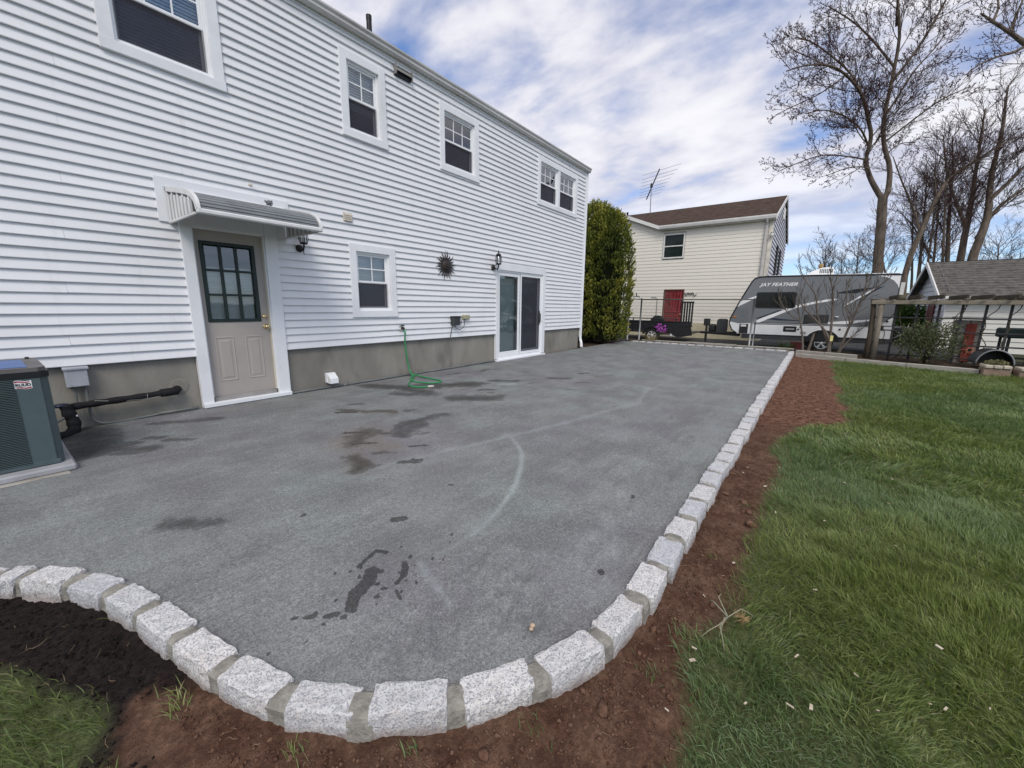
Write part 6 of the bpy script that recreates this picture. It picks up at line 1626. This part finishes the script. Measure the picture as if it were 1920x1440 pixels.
def arborvitae():
    t = thing('arborvitae', 'tall dense yellow green arborvitae standing at the corner of the white house', 'shrub', (14.2, 6.55, 0))
    lobes = [(14.3, 6.95, 1.05, 5.05), (14.0, 6.25, .98, 4.62), (14.9, 7.5, .95, 4.5), (13.5, 7.0, .7, 4.0)]
    V, F, TT = [], [], []; o = 0
    def rad(zf, R): return R*np.clip(1.10*np.sqrt(np.clip(1-(np.clip(zf-.42, 0, 1)/.58)**2.0, 0, 1)), 0, 1)*np.where(zf < .42, .88+.29*zf, 1.0)*.92
    K = 15
    for lx, ly, R, H in lobes:
        nS = 1500 if R > .96 else 550
        zf = RNG.random(nS)**.9; a = RNG.uniform(0, 2*pi, nS); r = rad(zf, R)
        lump = fbm(a*3.2+lx*7, zf*H*.9, 3, 7)*.7+.3*fbm(a*10, zf*H*3, 2, 27)
        rr = r*(.62+.46*lump)+RNG.normal(0, .02, nS)
        B = np.stack([lx+rr*np.cos(a), ly+rr*np.sin(a), .10+zf*(H-.30)], 1)
        ax = np.stack([np.cos(a)*.5, np.sin(a)*.5, np.full(nS, .95)], 1)+RNG.normal(0, .22, (nS, 3)); ax /= np.linalg.norm(ax, axis=1)[:, None]
        side = np.stack([-np.sin(a), np.cos(a), np.zeros(nS)], 1)+RNG.normal(0, .35, (nS, 3)); side /= np.linalg.norm(side, axis=1)[:, None]
        L = RNG.uniform(.18, .36, nS)
        tb = np.clip(.60+1.9*(lump-.48)+RNG.normal(0, .12, nS), 0, 1)
        for j in range(K):
            f = (j+.5)/K; sgn = 1 if j % 2 else -1
            P = B+ax*(L*f)[:, None]+side*(sgn*L*.18*np.sin(pi*f**.8))[:, None]+RNG.normal(0, .008, (nS, 3))
            d = ax*.8+side*sgn*.55+RNG.normal(0, .18, (nS, 3)); d /= np.linalg.norm(d, axis=1)[:, None]
            w = np.cross(d, RNG.normal(0, 1, (nS, 3))); w /= np.linalg.norm(w, axis=1)[:, None]
            l = (.055+.05*RNG.random(nS))[:, None]; ww = l*.24
            V.append(np.stack([P, P+d*l*.5-w*ww, P+d*l, P+d*l*.5+w*ww], 1).reshape(-1, 3)); F.append(o+np.arange(4*nS).reshape(nS, 4)); o += 4*nS
            TT.append(np.repeat(np.clip(tb-.28+.42*f+RNG.normal(0, .06, nS), 0, 1), 4))
    m = leaf_material('arborvitae leaves', (.030, .046, .010), (.120, .145, .024), (.30, .285, .050))
    tag(np_mesh('crown', np.concatenate(V), np.concatenate(F), m, t, False, {'tint': np.concatenate(TT)}), kind='stuff')
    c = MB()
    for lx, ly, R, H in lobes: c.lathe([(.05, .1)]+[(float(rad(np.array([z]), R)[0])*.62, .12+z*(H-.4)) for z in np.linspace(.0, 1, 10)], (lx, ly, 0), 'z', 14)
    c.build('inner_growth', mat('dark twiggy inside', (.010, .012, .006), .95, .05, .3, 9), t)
    for lx, ly, R, H in lobes[:2]: MB().tube([(lx, ly, -.1), (lx, ly, 1.0)], [.12, .08], 8).build('trunk', WOODD, t, True)
arborvitae()
def shrub(name, c, R, H, n, size, mcols, label, stems=8, cat='shrub'):
    t = thing(name, label, cat, c)
    def pf_(k):
        u = RNG.normal(0, 1, (k, 3)); u /= np.linalg.norm(u, axis=1)[:, None]; r = RNG.random(k)**.45
        lump = fbm(u[:, 0]*3+c[1], u[:, 1]*3+u[:, 2]*3, 3, 3)
        P = np.stack([c[0]+u[:, 0]*R*r*(.6+.7*lump), c[1]+u[:, 1]*R*r*(.6+.7*lump), c[2]+H*.53+u[:, 2]*H*.47*r*(.65+.6*lump)], 1); return P, u
    V, F = leaf_cloud(n, pf_, size)
    tag(np_mesh('leaves', V, F, leaf_material(name+' leaves', *mcols), t, False, {'tint': np.repeat(RNG.random(n), 4)}), kind='stuff')
    for k in range(stems):
        a = random.uniform(0, 6.28); e = Vector((c[0]+cos(a)*R*.6, c[1]+sin(a)*R*.6, c[2]+H*random.uniform(.6, .95))); p = Vector(c); m_ = p.lerp(e, .5)+Vector((random.uniform(-.05, .05), random.uniform(-.05, .05), .05))
        MB().tube([p, m_, e], [.018, .012, .005], 5).build('stem', WOODD, t, True)
shrub('evergreen_shrub', (14.3, -2.28, .0), .60, 1.08, 3600, .048, ((.03, .038, .016), (.085, .10, .045), (.16, .18, .09)), 'loose evergreen shrub growing in front of the trellis bars', 14)
shrub('clipped_bush', (24.6, -3.05, .3), .38, 1.35, 2600, .07, ((.02, .05, .008), (.05, .11, .014), (.09, .17, .03)), 'bright green bush behind the camper rear, nearer the camper', 4)
shrub('clipped_bush', (24.4, -3.62, .3), .40, 1.3, 2600, .07, ((.02, .05, .008), (.05, .11, .014), (.09, .17, .03)), 'bright green bush behind the camper rear, nearer the garage', 4)
shrub('mossy_tree_top', (27.5, -3.9, .6), .55, 2.2, 2200, .08, ((.03, .035, .012), (.09, .09, .03), (.16, .14, .05)), 'olive brown small tree left of the garage gable', 6, 'tree')

# ================================================================== TREES
class Arr:
    """fast collector for many thin tubes"""
    def __init__(s): s.V = []; s.F = []; s.n = 0
    def tube(s, P, R, k):
        P = np.asarray(P, float); m = len(P)
        D_ = np.gradient(P, axis=0); D_ /= np.linalg.norm(D_, axis=1)[:, None]+1e-9
        ref = np.array([0, 0, 1.]) if abs(D_[0][2]) < .8 else np.array([1., 0, 0])
        U = np.cross(D_, ref); U /= np.linalg.norm(U, axis=1)[:, None]+1e-9; W_ = np.cross(D_, U)
        a = np.arange(k)*2*pi/k
        ring = P[:, None, :]+(U[:, None, :]*np.cos(a)[None, :, None]+W_[:, None, :]*np.sin(a)[None, :, None])*np.asarray(R)[:, None, None]
        s.V.append(ring.reshape(-1, 3)); I = s.n+np.arange(m*k).reshape(m, k); J = np.roll(I, -1, 1)
        s.F.append(np.stack([I[:-1], J[:-1], J[1:], I[1:]], -1).reshape(-1, 4)); s.n += m*k
    def build(s, name, m, parent, smooth_=True, attrs=None):
        return np_mesh(name, np.concatenate(s.V), np.concatenate(s.F), m, parent, smooth_, attrs)
BARK = mat('tree bark', (.095, .074, .058), .95, .1, .3, 3, col2=(.185, .150, .120), bump=1.0, bscale=9, stretch=(2.5, 2.5, .6))
TWIG = mat('twigs', (.040, .028, .027), .9, .1, .3, 5, col2=(.070, .050, .047))
BUDM = mat('red brown buds', (.045, .018, .018), .8, .1, .4, 3, col2=(.095, .040, .036))
def unit(v): return v/(np.linalg.norm(v)+1e-9)
class Tree:
    def __init__(s, seed, twig_r=.012, bud=.06, up=.25, levels=3, dens=1.0, buds=True, droop=0.0):
        s.r = np.random.default_rng(seed); s.big = Arr(); s.tw = Arr(); s.bp = []; s.bd = []
        s.twig_r, s.bud, s.up, s.levels, s.dens, s.buds, s.droop = twig_r, bud, up, levels, dens, buds, droop
    def limb(s, P, r0, r1, nch, L, t0=.25, lev=1, k=8, ang=(.6, 1.1)):
        P = np.asarray(P, float)
        Q = np.array([tuple(v) for v in spline(P, 4)]); m = len(Q)
        if r0 > .06: Q[1:-1] += s.r.normal(0, r0*.035, (m-2, 3))
        R = r0+(r1-r0)*np.linspace(0, 1, m)**.85
        s.big.tube(Q, R, k)
        s.children(Q, R, nch, L, t0, lev, ang)
        return Q, R
    def children(s, Q, R, nch, L, t0, lev, ang=(.6, 1.1)):
        m = len(Q); az = s.r.uniform(0, 6.28)
        for i in range(nch):
            f = t0+(1-t0)*(i+s.r.random()*.8)/nch; x = f*(m-1); j = min(int(x), m-2); w = x-j
            p = Q[j]*(1-w)+Q[j+1]*w; d = unit(Q[j+1]-Q[j]); az += 2.4+s.r.normal(0, .4)
            u = unit(np.cross(d, [.3, .5, .81])); v = np.cross(d, u); a = s.r.uniform(*ang)*(1-.3*f)
            nd = unit(d*cos(a)+(u*cos(az)+v*sin(az))*sin(a)+np.array([0, 0, s.up*.3]))
            s.grow(p, nd, L*(1-.45*(f-t0)/(1-t0+1e-6))*s.r.uniform(.65, 1.25), R[j]*.6, lev)
    def grow(s, p, d, L, r, lev):
        n = {1: 7, 2: 4}.get(lev, 3); P = [p]; step = L/n
        bend = s.r.normal(0, .035, 3)
        for i in range(n):
            d = unit(d+bend+s.r.normal(0, .06 if lev < 2 else .09, 3)+np.array([0, 0, s.up*.22-s.droop*(lev == 1)*.3])); P.append(P[-1]+d*step)
        P = np.array(P); r = min(r, {1: L*.0088, 2: L*.0075}.get(lev, L*.008)+s.twig_r*.5); r1 = s.twig_r*(.75 if lev < 3 else .5); R = np.linspace(max(r, r1), r1, n+1)
        (s.big if lev == 1 else s.tw).tube(P, R, {1: 5, 2: 4}.get(lev, 3))
        if lev < s.levels:
            nch = max(2, int(round({1: 10, 2: 7, 3: 4}.get(lev, 4)*s.dens*min(1.5, L/{1: 2.6, 2: 1.1, 3: .55}.get(lev, .6)))))
            s.children(P, R, nch, L*(.46 if lev < 3 else .6), .15, lev+1, (.45, 1.0))
        if s.buds and lev >= 3:
            for i in range(1, n+1): s.bp.append(P[i]); s.bd.append(unit(P[i]-P[i-1]))
        elif s.buds and lev == s.levels:
            s.bp.append(P[-1]); s.bd.append(d)
    def finish(s, root, budm=None, twigm=None, bark=None):
        o = s.big.build('trunk', bark or BARK, root)
        if s.tw.V: tag(s.tw.build('twigs', twigm or TWIG, root, False), kind='stuff')
        if s.bp:
            P = np.array(s.bp); Dn = np.array(s.bd); n = len(P); side = np.cross(Dn, s.r.normal(0, 1, (n, 3))); side /= np.linalg.norm(side, axis=1)[:, None]+1e-9; s2 = np.cross(Dn, side)
            L = s.bud*s.r.uniform(.6, 1.4, (n, 1)); W_ = L*.24; D2 = Dn+s.r.normal(0, .3, (n, 3))
            V = np.stack([P-D2*L*.3, P+side*W_, P+s2*W_*.6-side*W_*.6, P-s2*W_-side*W_*.2, P+D2*L*.7], 1).reshape(-1, 3)
            T_ = np.array([(4, 1, 2), (4, 2, 3), (4, 3, 1), (0, 2, 1), (0, 3, 2)])
            F = (T_[None]+5*np.arange(n)[:, None, None]).reshape(-1, 3)
            tag(np_mesh('buds', V, F, budm or BUDM, root), kind='stuff')
YAW = .644025
FW = np.array([cos(YAW), sin(YAW), 0]); RT = np.array([sin(YAW), -cos(YAW), 0])
def at(side, z, depth): return tuple(FW*depth+RT*side+np.array([0, 0, z]))

# the tall forked maple; side is metres to the right of the viewing direction at 26 m
def big_maple():
    def S(x): return (x-960)/749.45*27.0
    dp = 26.0
    root = thing('forked_maple', 'tall forked maple with dense budding twigs rising behind the camper', 'tree', at(S(1640), -.1, dp))
    T = Tree(5, .0084, .062, .20, 4, 1.0)
    k = 26/26.0
    A = lambda x, z, dd=0: at((x-960)/749.45*(dp*.981+.25-(z-1.3)*.19), z, dp+dd)
    T.limb([A(1632, -.2), A(1634, 2.0), A(1637, 4.2), A(1641, 6.4), A(1644, 8.0)], .30, .23, 3, 1.6, .7, 3, 14)
    # left limb
    T.limb([A(1644, 7.9), A(1628, 9.0, .2), A(1620, 10.2, .3), A(1626, 11.4, .2), A(1612, 12.6, 0), A(1594, 13.4, -.3), A(1560, 14.3, -.5), A(1520, 14.6, -.8), A(1478, 14.5, -1.0), A(1436, 14.1, -1.2)], .155, .03, 25, 3.3, .22, 1, 10, (.8, 1.35))
    T.limb([A(1594, 13.4, -.3), A(1590, 14.6, .2), A(1566, 15.6, .5), A(1530, 16.6, .8), A(1500, 17.0, 1.0)], 0.068, .03, 13, 2.5, .2, 1, 7)
    T.limb([A(1623, 11.0, .3), A(1590, 11.6, -.4), A(1550, 12.1, -.8), A(1505, 12.2, -1.2), A(1465, 11.9, -1.5)], 0.060, .025, 14, 2.3, .15, 1, 7)
    T.limb([A(1621, 10.2, .3), A(1590, 10.4, .4), A(1550, 10.6, .8), A(1505, 10.2, 1.2), A(1475, 9.8, 1.4)], 0.052, .022, 13, 2.0, .15, 1, 7)
    T.limb([A(1624, 9.3, .2), A(1600, 9.5, -.5), A(1560, 9.4, -.8), A(1515, 8.9, -1.0)], 0.044, .02, 12, 1.7, .2, 1, 7)
    T.limb([A(1560, 14.3, -.5), A(1520, 13.5, -.2), A(1480, 13.0, .2), A(1450, 12.6, .4)], 0.040, .02, 10, 1.7, .2, 1, 7)
    # right limb
    T.limb([A(1645, 7.9), A(1660, 8.6, .2), A(1664, 9.8, .3), A(1656, 11.2, .4), A(1652, 12.8, .2), A(1660, 14.6, 0), A(1664, 16.4, -.2), A(1660, 18.2, -.2), A(1666, 20.0, 0), A(1668, 21.4, 0)], .165, .035, 16, 3.0, .40, 1, 10, (.7, 1.2))
    T.limb([A(1660, 14.3, 0), A(1685, 15.6, -.6), A(1712, 17.2, -1.0), A(1735, 18.8, -1.2), A(1752, 20.2, -1.3)], 0.080, .03, 11, 2.7, .2, 1, 7)
    T.limb([A(1653, 12.6, .2), A(1690, 13.8, .7), A(1730, 15.3, 1.0), A(1775, 16.6, 1.2), A(1800, 17.4, 1.3)], 0.068, .028, 12, 2.4, .2, 1, 7)
    T.limb([A(1661, 15.0, 0), A(1640, 16.6, .6), A(1612, 17.8, 1.0), A(1575, 18.6, 1.2)], 0.068, .03, 12, 2.5, .2, 1, 7)
    T.limb([A(1664, 17.0, 0), A(1640, 18.8, -.8), A(1610, 20.2, -1.1), A(1590, 21.0, -1.2)], 0.056, .03, 10, 2.2, .2, 1, 7)
    T.limb([A(1656, 11.2, .4), A(1690, 12.2, -.4), A(1725, 13.0, -.7), A(1770, 13.6, -.9)], 0.056, .025, 11, 2.0, .25, 1, 7)
    T.limb([A(1656, 10.4, .4), A(1690, 11.2, .6), A(1730, 11.4, .9)], 0.040, .02, 9, 1.7, .25, 1, 7)
    T.finish(root)
big_maple()
def grove_tree(label, x, base_r, pts, depth, seed, nb, L, dens=.8, bud=.075, group='grove of bare trees behind the camper', twig=.012, levels=3, extra=(), name='bare_tree', budm=None):
    """pts: (image x, height) pairs of the trunk line at the given depth"""
    A = lambda px_, z, dd=0: at((px_-960)/749.45*(depth*.981+.25-(z-1.3)*.19), z, depth+dd)
    root = thing(name, label, 'tree', A(x, -.1), group=group)
    T = Tree(seed, twig*.75, bud*.75, .20, levels, dens*2.25)
    T.limb([A(px_, z, random.uniform(-.15, .15)) for px_, z in pts], base_r*.8, base_r*.10, int(nb*1.5), L, .35, 1, 9)
    for e in extra: T.limb([A(px_, z, dd) for px_, z, dd in e[0]], e[1], e[1]*.22, e[2], e[3], .2, 1, 7)
    T.finish(root, budm)
REDB = mat('magenta buds', (.11, .025, .045), .8, .1, .3, 3, col2=(.17, .05, .07))
grove_tree('slender leaning bare tree just right of the forked maple', 1680, .26, [(1678, -.2), (1690, 3.5), (1715, 6.2), (1740, 8.2), (1775, 9.6), (1830, 10.8), (1885, 11.8)], 27, 21, 14, 3.2, .6, extra=[([(1715, 6.2, 0), (1712, 8.0, .5), (1700, 9.6, .8), (1690, 11, 1)], .10, 8, 2.2)])
grove_tree('straight thin bare trunk in the middle of the grove', 1712, .22, [(1705, -.2), (1716, 4), (1722, 8), (1728, 11.2)], 32, 22, 11, 2.8, .55)
grove_tree('bare tree with crimson buds low in the grove', 1742, .20, [(1730, -.2), (1738, 4), (1746, 8), (1756, 11.4)], 34, 23, 12, 3.2, .6, budm=REDB, extra=[([(1738, 5.5, 0), (1715, 8, .5), (1690, 9.4, .8)], .09, 8, 2.4)])
grove_tree('upright bare tree left of the two big right hand trunks', 1765, .26, [(1758, -.2), (1768, 4), (1772, 8), (1775, 11), (1770, 13.4)], 31, 24, 13, 3.2, .65)
grove_tree('sturdy bare tree above the garage gable, left of a pair', 1782, .36, [(1770, -.2), (1790, 4.5), (1806, 8), (1818, 11), (1828, 14.2)], 29, 25, 13, 3.4, .5, extra=[([(1800, 7, 0), (1785, 10, .6), (1782, 13, .9)], .13, 9, 2.6)])
grove_tree('sturdy bare tree above the garage gable, right of a pair, forking widely', 1800, .40, [(1785, -.2), (1808, 4.3), (1835, 7.4), (1850, 9.8), (1866, 12.5), (1880, 15.2)], 28, 26, 13, 3.4, .5, extra=[([(1822, 6.1, 0), (1862, 7.7, .4), (1920, 9.2, .6), (1990, 10.5, .9)], .17, 12, 3.0), ([(1842, 8.4, 0), (1890, 10.4, -.5), (1930, 12.6, -.8)], .13, 9, 2.6)])
grove_tree('thin bare tree at the back of the grove behind the camper roof', 1600, .14, [(1598, -.2), (1600, 4), (1604, 7.6)], 38, 27, 11, 2.6, .5, bud=.07)
grove_tree('small round headed bare tree far off beside the beige house', 1545, .22, [(1537, -.2), (1539, 3), (1541, 5.4), (1543, 7.8)], 42, 28, 12, 3.0, .45, bud=.02, twig=.018)
grove_tree('low bare tree behind the right end of the garage roof', 1850, .2, [(1850, -.2), (1856, 4), (1862, 7.0)], 36, 29, 12, 3.4, .5, bud=.07)
grove_tree('far bare tree low on the skyline at the right edge', 1915, .2, [(1905, -.2), (1908, 3.4), (1912, 6)], 44, 30, 11, 3.2, .45, bud=.05, twig=.016)
grove_tree('far reddish bare tree behind the big maple trunk', 1655, .18, [(1650, -.2), (1652, 4), (1648, 7), (1652, 9.4)], 40, 33, 13, 3.2, .5, bud=.08, budm=REDB)
grove_tree('far reddish bare tree between the camper roof vents', 1580, .16, [(1572, -.2), (1574, 3.4), (1570, 6.6)], 45, 34, 11, 3.0, .45, bud=.08, budm=REDB)
grove_tree('slim upright bare trunk between the leaning tree and the straight one', 1695, .15, [(1694, -.2), (1700, 4), (1698, 8), (1702, 10.6)], 33, 61, 9, 2.4, .5, budm=REDB)
grove_tree('slim dark trunk close behind the middle of the grove', 1728, .16, [(1722, -.2), (1730, 4), (1738, 8), (1742, 11.8)], 30, 62, 10, 2.6, .45)
grove_tree('slim trunk just left of the paired sturdy trees', 1756, .17, [(1748, -.2), (1758, 4), (1762, 8), (1766, 12.2)], 28.5, 63, 10, 2.6, .45, budm=REDB)
def corner_tree():
    """nearer tree outside the frame whose branches reach in at the top right"""
    root = thing('overhanging_tree', 'nearer tree at the right whose gnarled branches reach into the top right corner', 'tree', at(25.5, -.1, 17))
    T = Tree(41, .009, .07, .15, 3, 1.0)
    A = lambda x, y, dp: tuple(np.array([0, 0, 1.3])+dp*np.array(ray(x, y)))
    def ray(x, y):
        v = _r*((x-960)/749.45)+_d*((y-720)/749.45)+_f; return (v.x, v.y, v.z)
    T.limb([at(25.5, -.2, 17), at(25.2, 4, 17), at(24.5, 8, 17), at(24, 12, 17), at(23, 16, 17)], .42, .2, 3, 2.5, .7, 1, 10)
    T.limb([at(24.2, 10.5, 17), A(1990, 150, 18), A(1925, 85, 18), A(1895, 62, 18), A(1862, 40, 18), A(1838, 25, 18)], .16, .03, 12, 1.9, .3, 1, 8)
    T.limb([A(1925, 85, 18), A(1900, 98, 17.5), A(1872, 106, 17), A(1835, 122, 17), A(1812, 140, 17)], .07, .02, 11, 1.3, .2, 1, 7)
    T.limb([A(1895, 62, 18), A(1905, 30, 18.3), A(1918, 0, 18.5)], .08, .03, 8, 1.6, .1, 1, 7)
    T.limb([A(1862, 40, 18), A(1872, 12, 18.3), A(1868, -15, 18.5)], .06, .03, 8, 1.5, .1, 1, 7)
    T.finish(root)
corner_tree()
def bare_shrub():
    root = thing('bare_shrub', 'leafless many stemmed shrub growing in front of the camper', 'shrub', (15.25, -.2, -.0))
    T = Tree(51, .0062, .025, .5, 2, 1.25, True)
    A = lambda y, z, x=15.2: (x, y, z)
    SM = mat('shrub bark', (.115, .095, .078), .9, .1, .25, 8, col2=(.19, .16, .135))
    T.limb([A(.22, -.05), A(.30, .5), A(.42, 1.0), A(.52, 1.4), A(.50, 1.75)], .034, .012, 8, 0.69, .45, 1, 7, (.35, .75))
    T.limb([A(.40, .95), A(.70, 1.15), A(.95, 1.45), A(1.05, 1.75)], .022, .008, 8, 0.52, .3, 1, 6, (.35, .75))
    T.limb([A(.12, -.05), A(.05, .4), A(.02, .6)], .040, .030, 0, .5, .5, 2, 7)
    T.limb([A(-.38, -.05, 15.1), A(-.33, .5, 15.1), A(-.10, .85, 15.1), A(.28, 1.25, 15.1), A(.42, 1.45, 15.1)], .038, .014, 9, 0.69, .4, 1, 7, (.35, .75))
    T.limb([A(-.42, -.05, 15.2), A(-.36, .8, 15.2), A(-.33, 1.3, 15.2), A(-.28, 1.75, 15.2), A(-.15, 2.2, 15.2)], .042, .012, 11, 0.86, .35, 1, 7, (.35, .75))
    T.limb([A(-.45, -.05, 15.25), A(-.25, .55, 15.3), A(.0, 1.1, 15.3), A(.12, 1.7, 15.3), A(.45, 2.2, 15.3), A(.66, 2.62, 15.3)], .036, .010, 10, 0.75, .35, 1, 7, (.35, .75))
    T.limb([A(-.62, -.05, 15.15), A(-.72, .6, 15.15), A(-.85, 1.2, 15.15), A(-.95, 1.8, 15.15), A(-.98, 2.25, 15.15)], .040, .012, 11, 0.80, .3, 1, 7, (.35, .75))
    T.limb([A(-.58, -.05, 15.1), A(-.68, .4, 15.1), A(-.76, .9, 15.1), A(-.62, 1.4, 15.1), A(-.58, 2.1, 15.1)], .034, .010, 10, 0.80, .3, 1, 7, (.35, .75))
    T.limb([A(-.9, 1.5, 15.15), A(-1.15, 1.85, 15.1), A(-1.45, 2.2, 15.05)], .020, .008, 9, 0.57, .2, 1, 6, (.35, .75))
    T.limb([A(-.55, -.05, 15.05), A(-.75, .35, 15.0), A(-.95, .7, 15.0), A(-1.1, .85, 15.0)], .022, .008, 8, 0.40, .3, 1, 6, (.35, .75))
    T.finish(root, mat('shrub buds', (.09, .075, .055), .9), mat('shrub twigs', (.060, .048, .040), .9, .1, .25, 8), SM)
    MB().bbox(14.99, 15.01, -.44, -.37, .40, .56, .003).build('plant_tag', mat('yellow tag', (.66, .60, .25), .6), root)
bare_shrub()
# distant tree line that reads as one mass on the skyline
def far_wood():
    T = Tree(71, .035, .16, .3, 2, .8)
    for i in range(38):
        b = np.array(at(-6+i*1.4+random.uniform(-.5, .5), -.1, 62+random.uniform(-6, 14))); h = random.uniform(4.0, 7.5)
        T.limb([b, b+[random.uniform(-.3, .3), .2, h*.5], b+[random.uniform(-.6, .6), 0, h]], .14, .04, 7, 2.6, .25, 1, 5)
    o = T.big.build('far_wood', TWIG, None); tag(o, 'distant bare wood along the skyline behind the houses', 'wood', kind='stuff')
    T2 = T.tw.build('far_wood_twigs', TWIG, None, False); T2.parent = o; tag(T2, kind='stuff')
far_wood()
if False:
    print('TRIS', sum(sum(len(p.vertices)-2 for p in o.data.polygons) for o in bpy.data.objects if o.type == 'MESH'))
